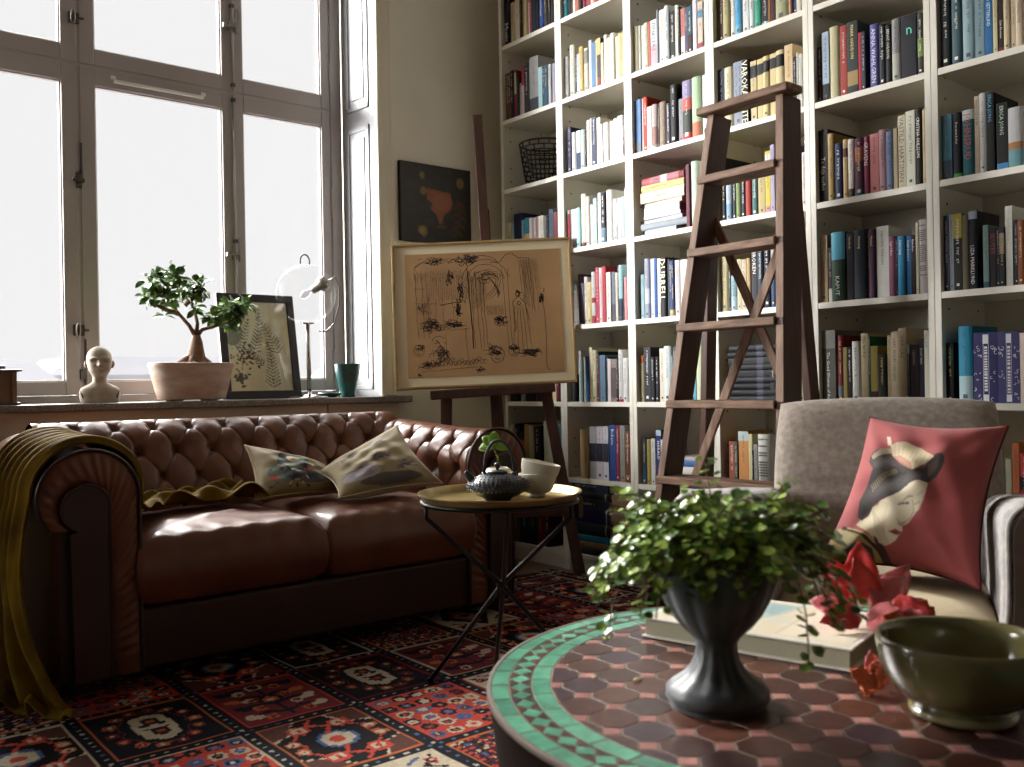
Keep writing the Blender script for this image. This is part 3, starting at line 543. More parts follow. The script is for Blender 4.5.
def letter_geo(w, h, bul, tx, rnd, hx):
    xs = -bul-.0006
    m = MB(); lum = sum(int(hx[i:i+2], 16) for i in (0, 2, 4))/3
    ink = ('3c3834' if lum > 105 else rnd.choice(['d8d4cc', 'd0b878', 'c8ccd4', 'd8d4cc']))
    if isinstance(tx, tuple):
        s, ink, sf, ft = tx
        v, f = text_mesh(s); X = [p[0] for p in v]; L = max(X)-min(X); hgt = .72
        sz = w*sf/hgt
        if L*sz > h*ft-.004: sz2 = (h*ft-.004)/L
        else: sz2 = sz
        if s == 'n':   # single emblem letter, upright
            m.add([(xs, -(p[0]-L/2)*w*.9, h*ft-.02+p[1]*w*.9) for p in v], f)
        else:
            z0 = h*ft; x0 = min(X)
            m.add([(xs, -(p[1]-hgt/2)*sz, z0-(p[0]-x0)*sz2) for p in v], f)
    elif tx in (1, 2):
        lines = [0.0] if tx == 1 else [w*.2, -w*.2]
        for y0 in lines:
            z = h*rnd.uniform(.9, .96); zend = h*rnd.uniform(.3, .5); gl = min(w*(.42 if tx == 1 else .26), .011)
            while z > zend:
                L = gl*rnd.uniform(.45, .8)
                if rnd.random() < .14: z -= gl*.8; continue
                for k in range(2):
                    a = rnd.uniform(0, .6)*gl; m.add([(xs, y0+gl/2-a, z-k*L*.55), (xs, y0-gl/2+rnd.uniform(0, .25)*gl, z-k*L*.55), (xs, y0-gl/2+rnd.uniform(0, .25)*gl, z-k*L*.55-L*.22), (xs, y0+gl/2-a, z-k*L*.55-L*.22)], [(0, 1, 2, 3)])
                z -= L*1.25
    elif tx == 3:
        z = h*.93
        while z > h*.25:
            gl = min(w*.14, .006); y = w*.36
            while y > -w*.32:
                L = gl*rnd.uniform(.3, .7); m.add([(xs, y, z), (xs, y-L, z), (xs, y-L, z-gl*rnd.uniform(.6, 1)), (xs, y, z-gl)], [(0, 1, 2, 3)]); y -= L*1.4
            z -= gl*rnd.choice([1.6, 1.6, 4.0])
    elif tx == 4:
        ink = 'dcdce4'
        m.add([(xs, .1*w, h*.97), (xs, -.14*w, h*.97), (xs, -.14*w, h*.84), (xs, .1*w, h*.84)], [(0, 1, 2, 3)])
        m.add([(xs, .1*w, h*.12), (xs, -.14*w, h*.12), (xs, -.14*w, h*.02), (xs, .1*w, h*.02)], [(0, 1, 2, 3)])
        for s in (1, -1):
            m.add([(xs, s*.11*w-.02*w, h*.84), (xs, s*.11*w-.035*w, h*.84), (xs, s*.11*w-.035*w, h*.12), (xs, s*.11*w-.02*w, h*.12)], [(0, 1, 2, 3)])
        z = h*.80
        while z > h*.16:
            L = rnd.uniform(.004, .008); m.add([(xs, .05*w, z), (xs, -.09*w, z), (xs, -.09*w, z-L), (xs, .05*w, z-L)], [(0, 1, 2, 3)]); z -= L*1.5
        for k in range(26):
            y = rnd.choice([rnd.uniform(.2, .46), rnd.uniform(-.46, -.24)])*w; z = h*rnd.choice([rnd.uniform(.05, .45), rnd.uniform(.62, .8)]); r = rnd.uniform(.002, .0055)
            a0 = rnd.uniform(0, 6)
            for j in range(5):
                a, b = a0+j*.8, a0+(j+1)*.8
                m.add([(xs, y+r*math.cos(a), z+r*math.sin(a)), (xs, y+(r-.0012)*math.cos(a), z+(r-.0012)*math.sin(a)), (xs, y+(r-.0012)*math.cos(b), z+(r-.0012)*math.sin(b)), (xs, y+r*math.cos(b), z+r*math.sin(b))], [(0, 1, 2, 3)])
    return m, ink_mat(ink)
def colour_name(hx):
    import colorsys
    r, g, b = [int(hx[i:i+2], 16)/255 for i in (0, 2, 4)]; h, l, s = colorsys.rgb_to_hls(r, g, b); h *= 360
    sat = max(r, g, b)-min(r, g, b)
    if l < .17: return 'black' if sat < .07 else ('dark navy' if 190 < h < 270 else 'dark brown' if h < 60 else 'near-black')
    if sat < .09: return 'white' if l > .76 else 'pale grey' if l > .6 else 'grey' if l > .35 else 'charcoal'
    if h < 18 or h > 335: return ('pink' if l > .6 else 'red' if sat > .28 else 'maroon')
    if h < 65: return 'cream' if l > .64 else 'tan' if l > .45 else 'brown' if h < 42 else 'olive brown'
    if h < 160: return 'green' if l < .5 else 'pale green'
    if h < 200: return 'pale blue-grey' if l > .6 else 'teal'
    if h < 262: return 'pale blue' if l > .64 else 'blue' if sat > .2 and l > .3 else 'slate blue' if l > .3 else 'navy'
    return 'lilac' if l > .6 else 'plum'
ORD = ['first', 'second', 'third', 'fourth', 'fifth', 'sixth', 'seventh', 'eighth', 'ninth', 'tenth', 'eleventh', 'twelfth', 'thirteenth', 'fourteenth', 'fifteenth',
       'sixteenth', 'seventeenth', 'eighteenth', 'nineteenth', 'twentieth']
CELL = {(1,1): 'the top full shelf right of the easel', (1,2): 'the second full shelf beyond the easel', (1,3): 'the shelf right of the wire basket, one lower',
        (1,4): "the shelf by the framed drawing's right edge", (1,5): 'the shelf below right of the framed drawing', (1,6): 'the shelf right of the white bowls',
        (2,1): 'the top shelf left of the ladder', (2,2): 'the second shelf left of the ladder', (2,4): 'the shelf below the big book stack', (2,5): 'the second shelf below the big book stack',
        (2,6): 'the lowest shelf left of the ladder', (3,1): 'the shelf above the ladder top', (3,2): 'the shelf crossed by the ladder top', (3,3): 'the shelf behind the highest ladder tread',
        (3,4): 'the shelf behind the upper ladder braces', (3,5): 'the shelf behind the lower ladder braces', (3,6): 'the low shelf between ladder and armchair',
        (4,2): 'the top shelf right of the ladder', (4,3): 'the second shelf right of the ladder', (4,4): 'the third shelf right of the ladder', (4,5): 'the shelf just above the armchair back',
        (5,2): 'the top shelf in the far right column', (5,3): 'the second shelf in the far right column', (5,4): 'the third shelf in the far right column',
        (5,5): 'the fourth shelf in the far right column', (5,6): 'the shelf beside the red cushion'}
def size_word(w, h):
    return 'thick ' if w > .036 else 'slim ' if w < .014 else 'tall ' if h > .245 else 'small ' if h < .19 else ''
stuff_mb = MB(); stuff_mats = []
def smi(mm):
    if mm not in stuff_mats: stuff_mats.append(mm)
    return stuff_mats.index(mm)
for c, r, row in BOOKS:
    zs = SHELF[r+1]+.0207
    for k, (yl, w, h, hx, bands, tx) in enumerate(row):
        rnd = random.Random(c*10007+r*613+k*17)
        if not tx and rnd.random() < .7: tx = 1
        d = min(.22, max(.12, h*rnd.uniform(.62, .78))); dx = .016+rnd.uniform(0, .006)
        g, cm, p, bul = book_geo(w-.0006, h, d, hx, bands, rnd)
        lg, lm = (letter_geo(w, h, bul, tx, rnd, hx) if tx else (None, None))
        if c == 0 or (c, r) == (1, 0):
            off = Vector((BX+dx, yl-w/2, zs))
            for q, mm in ((g, cm), (p, [paper_m]), (lg, [lm])):
                if q is None: continue
                base = len(stuff_mb.v); stuff_mb.v += [tuple(Vector(a)+off) for a in q.v]; stuff_mb.f += [tuple(i+base for i in f) for f in q.f]
                stuff_mb.m += [smi(mm[i]) for i in q.m]
            continue
        nm = colour_name(hx)
        lab = '%s%s book, %s, %s' % (size_word(w, h), nm, ('leftmost' if k == 0 else 'rightmost' if k == len(row)-1 else ORD[k]+' from left'), CELL[(c, r)])
        t = thing('book', lab, 'book', (BX+dx, yl-w/2, zs), 0, 'books on ' + CELL[(c, r)])
        obj('cover', g, cm, t); obj('page_block', p, paper_m, t)
        if lg and lg.f: obj('lettering', lg, lm, t)
        if tx in (1, 2):
            e_ = .0006+bul; obj('spine_emblem', MB().add([(-e_, w*.16, h*.06), (-e_, -w*.16, h*.06), (-e_, -w*.16, h*.06+w*.3), (-e_, w*.16, h*.06+w*.3)], [(0, 1, 2, 3)]), lm, t)
o = obj('books', stuff_mb, stuff_mats); tag(o, 'upright books filling the shelves of the column beside the easel', 'books', kind='stuff')

# lying stacks: spine towards the room
def lying(name_lab, x, y, z, w, length, d, hx, rz=0, bands=None, tx=0, grp=None, pm=None, seed=1):
    rnd = random.Random(seed); g, cm, p, bul = book_geo(w, length, d, hx, bands, rnd)
    t = thing('book', name_lab, 'book', (x, y, z), 0, grp)
    t.rotation_euler = Euler((math.radians(-90), 0, rz), 'XYZ')     # standing book laid on its side: spine still faces -x
    off = lambda mb: setattr(mb, 'v', [(a, b-w/2, cc-length/2) for a, b, cc in mb.v])
    off(g); off(p); obj('cover', g, cm, t); obj('page_block', p, pm or paper_m, t)
    if tx:
        lg, lm = letter_geo(w, length, bul, tx, rnd, hx); off(lg); obj('lettering', lg, lm, t)
    return t
def col_in(c): return BY0-c*BW-.0208, BY0-(c+1)*BW+.0208
# the big leaning stack (third column)
a, b = col_in(2); z = SHELF[4]+.0208
G = 'books lying in the big stack left of the ladder'
stk = [(.020, .165, 'aab0bc', 'lowest of the stack'), (.027, .235, '8c94a0', 'second from the bottom'), (.014, .205, 'c8ccd4', 'third from the bottom'), (.014, .190, 'b4bcc4', 'fourth from the bottom'),
       (.034, .185, 'c4c8cc', 'fifth from the bottom'), (.018, .200, 'd4ccb4', 'sixth from the bottom'), (.042, .225, 'd4c8b0', 'seventh from the bottom'), (.028, .215, 'd0bc84', 'just under the topmost'), (.030, .225, 'a46c70', 'topmost of the stack')]
for i, (w, L, hx, pos) in enumerate(stk):
    yy = a-.010-.235/2 + (L-.235)/2*(-.3) - (.004 if i % 2 else 0)
    lying('%s book lying %s left of the ladder' % (colour_name(hx), pos), BX+.02+.004*(i % 3), yy-.01, z, w, L, .17, hx, rz=math.radians([0, 2, -2, 1, 0, -2, 1, 2, -1][i]), tx=1 if i in (4, 6, 7, 8) else 0,
          bands=([(0, .12, '7c2c34'), (.4, .55, 'd0c8c4'), (.8, .95, 'b84c50')] if i == 8 else None), grp=G, pm=paper_dark if i in (2, 4, 6, 7) else None, seed=50+i)
    z += w+.0006
zs = SHELF[4]+.0207; y = b+.118
for w, h, hx, lab in ((.016, .245, '5c2030', 'tall maroon book standing right of the big book stack'), (.030, .25, 'b4ccb4', 'tall pale green book standing right of the maroon one by the stack')):
    rnd = random.Random(int(w*1000)); g, cm, p, bul = book_geo(w, h, .16, hx, None, rnd); y -= w/2
    t = thing('book', lab, 'book', (BX+.02, y, zs), 0, 'books standing by the big stack'); obj('cover', g, cm, t); obj('page_block', p, paper_m, t); y -= w/2+.012
# black glossy volumes lying behind the lower ladder braces
a, b = col_in(3); z = SHELF[6]+.0208
for i in range(9):
    w = .0225; L = .235-.004*(i % 3)
    lying('black glossy book, %s in the stack behind the lower ladder braces' % ('lowest' if i == 0 else 'topmost' if i == 8 else ORD[i]+' from bottom'), BX+.02, a-.02-.125, z, w, L, .17, '17171c', rz=math.radians((i*37 % 5-2)*.8), bands=[(.34, .46, '4c4c58')], tx=0,
          grp='black books lying behind the ladder braces', seed=80+i); z += w+.0006
# dark volumes and paper bundles on the bottom shelf of the second column
a, b = col_in(1); z = SHELF[8]+.0208
G = 'dark books lying on the bottom shelf right of the tray table'
for i, (w, hx) in enumerate([(.030, '2a2622'), (.026, '8c7450'), (.028, '24708c'), (.052, '1c2428'), (.062, '20203c'), (.040, '24262c'), (.030, '1c1c22'), (.052, '2c3848')]):
    lying('%s book, %s in the bottom-shelf stack by the tray table' % (colour_name(hx), 'lowest' if i == 0 else 'topmost' if i == 7 else ORD[i]+' from bottom'), BX+.018, a-.01-.112, z, w, .225, .16, hx, bands=[(.07, .10, '8c8c84')] if i in (0, 3, 4, 6) else None,
          tx=1 if i in (5, 7) else 0, grp=G, seed=120+i); z += w-.0008+.0014
z = SHELF[8]+.0208
G = 'pale books lying fore-edge out on the bottom shelf'
for i, (w, hx) in enumerate([(.05, 'a8a49c'), (.03, '9c988c'), (.045, 'b0a89c'), (.035, '94806c'), (.03, 'a08c78'), (.035, '8c7660'), (.04, '9c846c')]):
    t = thing('book', 'pale worn book, %s in the fore-edge stack on the bottom shelf' % ('lowest' if i == 0 else 'topmost' if i == 6 else ORD[i]+' up'), 'book', (BX+.02+.004*(i % 2), b+.072, z), 0, G)
    obj('cover', MB().box((0, -.07, 0), (.17, .065, .003)).box((0, -.07, w-.003), (.17, .065, w)).box((.168, -.07, 0), (.17, .065, w)), cover_mat(hx), t); obj('page_block', MB().box((.003, -.066, .0032), (.166, .061, w-.0032)), paper_dark, t); z += w+.0006
# lying white books behind the ladder's lowest bay (third column)
a, b = col_in(2); z = SHELF[7]+.0208
for i, (w, hx, lab) in enumerate([(.022, '5c4a64', 'plum and white book lying lowest behind the bottom ladder bay'), (.060, 'd8d6d4', 'thick white book lying in the middle behind the bottom ladder bay'), (.024, '4c74b0', 'blue book lying near the top behind the bottom ladder bay'), (.012, 'd0ccc8', 'slim white book lying topmost behind the bottom ladder bay')]):
    lying(lab, BX+.018, b+.004+.115, z, w, .228, .17, hx, tx=1 if i == 1 else 0, grp='books lying behind the bottom ladder bay', seed=160+i); z += w+.0006

# black wire basket on the shelf beside the easel mast
wire = mat('black_wire', '1c1c1e', .45, metal=.4)
t = thing('wire_basket', 'black wire basket with oval mesh on the white shelf above the framed drawing', 'basket', (BX+.140, 3.325, SHELF[3]+.0207))
H = .205; rb, rt = .082, .118
def bp(a, z):
    r = rb+(rt-rb)*(z/H)**.8; return (r*math.cos(a), r*math.sin(a), z+.003)
m = MB(); NR, NC = 9, 15
for i in range(NR+1):
    z = H*i/NR; m.tube([bp(2*PI*k/36, z) for k in range(36)], .0028 if i < NR else .0045, 6, closed=True)
obj('ring', m, wire, t, smooth=True)
m = MB()
for i in range(NR):
    for k in range(NC):
        a = 2*PI*(k+.5*(i % 2))/NC; m.tube([bp(a, H*i/NR), bp(a, H*(i+1)/NR)], .0034, 6)
for k in range(6):
    a = 2*PI*k/6; m.tube([(0, 0, .003), (rb*math.cos(a), rb*math.sin(a), .003)], .0028, 6)
obj('mesh_wire', m, wire, t, smooth=True)
# ------------------------------------------------------------------ chesterfield sofa
leather = mat('brown_leather', '744630', .34, hx2='54301f', vscale=5, bump=.12, bscale=90, bdist=.002, spec=.55, detail=6)
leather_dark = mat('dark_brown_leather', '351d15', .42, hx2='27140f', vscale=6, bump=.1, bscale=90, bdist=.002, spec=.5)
button_m = mat('leather_button', '4a2a1c', .4)
SX0, SX1, SYF, SYB = .540, 2.166, 2.60, 3.47
sofa = thing('chesterfield_sofa', 'two-seat tufted brown leather chesterfield sofa under the window sill', 'sofa', ((SX0+SX1)/2, (SYF+SYB)/2, 0))
SO = Vector(sofa.location)
def S(o):
    o.parent = sofa; o.matrix_parent_inverse = Matrix.Translation(-SO); return o
def path_len(pts):
    L = [0]
    for p, q in zip(pts[:-1], pts[1:]): L.append(L[-1]+math.hypot(q[0]-p[0], q[1]-p[1]))
    return L
def resample(pts, n):
    L = path_len(pts); out = []; j = 0
    for i in range(n):
        t = L[-1]*i/(n-1)
        while j < len(L)-2 and L[j+1] < t: j += 1
        f = (t-L[j])/max(1e-9, L[j+1]-L[j]); out.append((pts[j][0]+(pts[j+1][0]-pts[j][0])*f, pts[j][1]+(pts[j+1][1]-pts[j][1])*f))
    return out
def tuft(u, v, du, dv, h, pit):
    """diamond buttoning: u, v metres"""
    a = u/du; b = v/dv
    p, q = (a+b)/2, (a-b)/2
    sp, sq = abs(math.sin(PI*p)), abs(math.sin(PI*q))
    pil = .78 - .42*max(math.exp(-(sp/.09)**2), math.exp(-(sq/.09)**2)) + .22*(sp*sq)**.5
    d2 = 9
    # nearest button (p,q both integer)
    fp, fq = p-round(p), q-round(q)
    du_, dv_ = (fp+fq)*du, (fp-fq)*dv
    r = math.hypot(du_, dv_)
    return h*pil - pit*(.68*math.exp(-(r/.015)**2)+.32*math.exp(-(r/.034)**2))
def tufted(prof, length, mapfn, nu, nv, du, dv, h, pit, u0, v0, vlim, name, mtl, ends=True):
    """prof: 2d polyline swept along length; returns object and button positions"""
    P = resample(prof, nv); L = path_len(prof)[-1]
    nr = []
    for j in range(nv):
        p, q = P[max(0, j-1)], P[min(nv-1, j+1)]; dx, dy = q[0]-p[0], q[1]-p[1]; k = math.hypot(dx, dy)+1e-9; nr.append((-dy/k, dx/k))
    def disp(u, v):
        w = smoothstep(vlim[0]-.03, vlim[0]+.02, v)*(1-smoothstep(vlim[1]-.01, vlim[1]+.05, v))
        e = min(1, min(u, length-u)/.02) if ends else 1
        return (tuft(u-u0, v-v0, du, dv, h, pit)*w + h*.75*(1-w))*(.35+.65*max(0, e))
    def fn(a, b):
        u = a*length; j = min(nv-1, int(round(b*(nv-1)))); v = b*L; d = disp(u, v)
        return mapfn(u, P[j][0]+nr[j][0]*d, P[j][1]+nr[j][1]*d)
    m = MB().grid(fn, nu, nv); o = obj(name, m, mtl, smooth=True); S(o)
    btn = []
    i0 = int(math.floor((0-u0)/du))-1
    for i in range(i0, i0+int(length/du)+4):
        for k in range(-14, 15):
            if (i+k) % 2: continue
            u, v = u0+i*du, v0+k*dv
            if not (.03 < u < length-.03 and vlim[0] <= v <= vlim[1]): continue
            j = min(nv-1, int(round(v/L*(nv-1)))); d = disp(u, v)+.001
            c = mapfn(u, P[j][0]+nr[j][0]*d, P[j][1]+nr[j][1]*d); e = mapfn(u, P[j][0]+nr[j][0]*(d+.01), P[j][1]+nr[j][1]*(d+.01))
            n = (Vector(e)-Vector(c)).normalized(); q = n.to_track_quat('Z', 'Y'); k0 = 0; bm_ = MB(); btn.append(bm_)
            for rr, hh in ((.0105, -.002), (.0095, .0025), (.005, .0045)):
                bm_.v += [tuple(Vector(c)+q @ Vector((rr*math.cos(2*PI*s/10), rr*math.sin(2*PI*s/10), hh))) for s in range(10)]
            for rg in range(2):
                for s in range(10): bm_.f.append((k0+rg*10+s, k0+rg*10+(s+1) % 10, k0+rg*10+10+(s+1) % 10, k0+rg*10+10+s)); bm_.m.append(0)
            bm_.f.append(tuple(k0+20+s for s in range(10))); bm_.m.append(0)
    return o, btn
# back: profile in (y, z), going from the seat up, over the roll and down behind
def roll(cx, cz, r, a0, a1, n=24): return [(cx+r*math.cos(math.radians(a0+(a1-a0)*i/n)), cz+r*math.sin(math.radians(a0+(a1-a0)*i/n))) for i in range(n+1)]
bprof = [(3.13, .36), (3.15, .44), (3.185, .52), (3.205, .57)] + roll(3.335, .592, .108, 172, -20, 26) + [(3.42, .50), (3.42, .08)]
bprof = [(3.13, .36), (3.15, .44), (3.18, .52), (3.212, .575)] + roll(3.335, .592, .105, 165, -25, 26) + [(3.425, .50), (3.42, .08)]
XL, XR = SX0+.20, SX1-.20
bk_, bb = tufted(bprof, XR-XL+.12, lambda u, a, b: (XL-.06+u, a, b), 400, 190, .063, .098, .015, .027, .06, .265, (.05, .40), 'backrest', leather, ends=False)
for q_ in bb: obj('button', q_, button_m, bk_, smooth=True)
# arms: profile in (x, z) mirrored
def arm(side):
    cx = (SX0+.131) if side < 0 else (SX1-.131)
    sg = -side      # +1 on the left arm: inner face looks to +x
    pr = [(cx+sg*.118, .30), (cx+sg*.116, .42)] + [(cx+sg*.108*math.cos(math.radians(a)), .535+.108*math.sin(math.radians(a))) for a in range(-20, 215, 9)] + [(cx-sg*.075, .44), (cx-sg*.07, .05)]
    L = SYB-.12-SYF
    if side > 0: pr = pr  # normal orientation handled by sign
    def mp(u, a, b): return (a, SYF+.012+u, b + .028*smoothstep(.1, .8, u))
    P2 = pr
    if sg < 0: pr2 = pr
    # for the left arm the left-hand normal of the path points inward, so flip by mirroring x
    mir = (lambda u, a, b: mp(u, 2*cx-a, b)) if sg > 0 else mp
    prm = [(2*cx-x, z) for x, z in pr] if sg > 0 else pr
    o, bt = tufted(prm, L, mir, 240, 150, .069, .098, .015, .027, .085, .222, (.05, .36), 'armrest', leather)
    for q_ in bt: obj('button', q_, button_m, o, smooth=True)
    # front scroll: gathered ring, plain keyhole panel, welt
    R = .128; zc = .527; y0 = SYF
    out = [(cx+sg*.128, .05), (cx+sg*.128, .35)] + [(cx+sg*R*math.cos(math.radians(a)), zc+R*math.sin(math.radians(a))) for a in range(-8, 222, 5)]
    # inner keyhole outline matching the ring
    ri = .060; czi = .505; cxi = cx-sg*.012
    inn = [(cx+sg*.046, .05), (cx+sg*.046, .40)] + [(cxi+sg*ri*math.cos(math.radians(a)), czi+ri*math.sin(math.radians(a))) for a in range(-12, 258, 6)]
    n = 150; A, B = resample(out, n), resample(inn, n)
    rnd = random.Random(3)
    ph = [rnd.uniform(-.4, .4) for _ in range(n)]
    def ring(a, b):
        i = min(n-1, int(round(a*(n-1)))); p, q = A[i], B[i]
        x = p[0]+(q[0]-p[0])*b; z = p[1]+(q[1]-p[1])*b
        pl = .0035*math.sin(i*2*PI/5+ph[i])*math.sin(PI*min(1, b*1.15)) * (1 if .05 < a < .97 else 0)
        return (x, y0 - .022*math.sin(PI*min(1, .12+.8*b))**.7 + .020 + pl, z)
    S(obj('scroll_ring', MB().grid(ring, n, 12), leather, smooth=True))
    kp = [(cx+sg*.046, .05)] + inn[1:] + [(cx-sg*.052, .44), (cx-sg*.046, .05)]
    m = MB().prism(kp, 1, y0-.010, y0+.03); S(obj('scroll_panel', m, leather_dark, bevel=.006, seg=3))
    # outer side + filler under the roll
    m = MB(); m.box((min(cx-sg*.075, cx+sg*.118), SYF+.02, .05), (max(cx-sg*.075, cx+sg*.118), SYB-.03, .46)); m.tube([(cx, SYF+.024, .53), (cx, SYB-.11, .55)], .098, 24)
    S(obj('arm_frame', m, leather_dark, smooth=True, autosmooth=40))
    S(obj('piping', MB().tube([(p[0], y0+.004, p[1]) for p in A], .005, 8), leather_dark, smooth=True))
    S(obj('piping', MB().tube([(p[0], y0-.010, p[1]) for p in B], .0045, 8), leather_dark, smooth=True))
arm(-1); arm(1)
# base and feet
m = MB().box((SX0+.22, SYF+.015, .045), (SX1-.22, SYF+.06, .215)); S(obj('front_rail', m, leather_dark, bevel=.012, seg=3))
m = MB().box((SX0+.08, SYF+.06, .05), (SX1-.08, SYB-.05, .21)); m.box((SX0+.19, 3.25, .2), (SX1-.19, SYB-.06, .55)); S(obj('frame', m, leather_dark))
for x in (SX0+.10, SX1-.10):
    for y in (SYF+.08, SYB-.1): S(obj('foot', MB().lathe([(.022, 0), (.03, .012), (.026, .03), (.034, .05)], 20, (x, y, 0)), mat('dark_turned_wood', '2c1c14', .4), smooth=True))
# seat cushions
def cushion_block(x0, x1, y0, y1, z0, z1, seed):
    rnd = random.Random(seed); n = 44
    wr = [(rnd.uniform(x0, x1), rnd.uniform(y0, y1), rnd.uniform(0, PI), rnd.uniform(.02, .05), rnd.uniform(-.005, .005)) for _ in range(26)]
    def f(u, v, top):
        x = x0+(x1-x0)*u; y = y0+(y1-y0)*v
        e = (1-abs(2*u-1)**12)*(1-abs(2*v-1)**10); e = max(0, e)**.5
        z = (z0+z1)/2 + (1 if top else -1)*((z1-z0)/2*(.60+.40*e) + (.016*math.sin(PI*u)*math.sin(PI*v) if top else 0))
        if top:
            for cx, cy, a, s, k in wr:
                d = (x-cx)*math.sin(a)-(y-cy)*math.cos(a); l = (x-cx)*math.cos(a)+(y-cy)*math.sin(a)
                z += 1.3*k*math.exp(-(d/s*2.6)**2-(l/.12)**2)*e
            z += .0035*math.sin(x*70+math.sin(y*9)*2)*math.exp(-((y-y0-.02)/.05)**2)
        rx = .012*(1-e)
        yy = y + (.5-v)*2*rx*.6
        return (x+(.5-u)*2*rx*.3, yy, z)
    m = MB().grid(lambda u, v: f(u, v, True), n, n).grid(lambda u, v: f(u, 1-v, False), n, n)
    # side strip joining top and bottom: front bulge
    rim_t = [(i/(n-1), 0) for i in range(n)]+[(1, i/(n-1)) for i in range(1, n)]+[(1-i/(n-1), 1) for i in range(1, n)]+[(0, 1-i/(n-1)) for i in range(1, n-1)]
    def side(a, b):
        u, v = rim_t[int(round(a*len(rim_t))) % len(rim_t)]; t = f(u, v, True); q = f(u, v, False); k = math.sin(PI*b)
        nx, ny = (u-.5)*2, (v-.5)*2
        nx = nx if abs(nx) > .999 else 0; ny = ny if abs(ny) > .999 else 0
        return (t[0]+(q[0]-t[0])*b+nx*.006*k, t[1]+(q[1]-t[1])*b+ny*.016*k, t[2]+(q[2]-t[2])*b)
    m.grid(side, len(rim_t), 8, cu=True)
    o = S(obj('seat_cushion', m, leather, smooth=True, weld=True)); 
    return o
xm = 1.356
cushion_block(SX0+.247, xm-.001, SYF-.012, 3.16, .212, .415, 1)
cushion_block(xm+.001, SX1-.247, SYF-.012, 3.16, .212, .415, 2)

# soft pillow from four corners
def pillow(name, label, corners, thick, canvas, size=(90, 90), m_name='pillow_cloth', base='b0a080', pinch=.10, group=None, back=None, slump=None, sag=0, cloth_kw=None, piping=None):
    c00, c10, c11, c01 = [Vector(c) for c in corners]     # (u,v): 00 upper-left, 10 upper-right, 11 lower-right, 01 lower-left (as printed)
    n = ((c10-c00).cross(c01-c00)).normalized(); nu, nv = size
    ctr = (c00+c10+c11+c01)/4
    def pt(u, v, s):
        a, b = 2*u-1, 2*v-1
        # edges pulled in between corners
        uu = .5+(u-.5)*(1-pinch*(1-b*b)); vv = .5+(v-.5)*(1-pinch*(1-a*a))
        p = c00*(1-uu)*(1-vv)+c10*uu*(1-vv)+c11*uu*vv+c01*(1-uu)*vv
        th = thick*(max(0, (1-a*a))*max(0, (1-b*b)))**.42
        # shallow creases running in from the corners
        th *= 1 - .10*math.exp(-((abs(a)-abs(b))/.16)**2)*abs(a*b)**.6
        th += thick*(.07*math.sin(a*5+b*3+1)+.05*math.sin(a*11-b*7+.5)+.035*math.sin(b*15+a*4))*(1-a*a)*(1-b*b)
        p = p + n*(th*s)
        if slump: p = slump(p, u, v)
        return p
    m = MB().grid(lambda u, v: pt(u, v, -1), nu, nv); 
    me = bpy.data.meshes.new(name); me.from_pydata(m.v, [], m.f); me.update()
    uv = np.array([(i/(nu-1), j/(nv-1)) for i in range(nu) for j in range(nv)])
    paint(me, uv, canvas)
    t = thing(name, label, 'cushion', tuple(ctr), 0, group)
    kw = dict(rough=.8, attr='pattern', bump=.15, bscale=400, sheen=.15, var=.06, vscale=14); kw.update(cloth_kw or {})
    o = link('front_panel', me, mat(m_name, **kw), t, smooth=True); o.location = -ctr
    m2 = MB().grid(lambda u, v: pt(1-u, v, 1), nu//2, nv//2)
    o2 = obj('back_panel', m2, back or mat(m_name+'_back', base, .85, bump=.1, bscale=300), t, smooth=True); o2.location = -ctr
    rim = [pt(i/40, 0, 0) for i in range(40)]+[pt(1, i/40, 0) for i in range(40)]+[pt(1-i/40, 1, 0) for i in range(40)]+[pt(0, 1-i/40, 0) for i in range(40)]
    o3 = obj('seam', MB().tube(rim, .003, 6, closed=True), piping or back or mat(m_name+'_back', base, .85), t, smooth=True); o3.location = -ctr
    return t
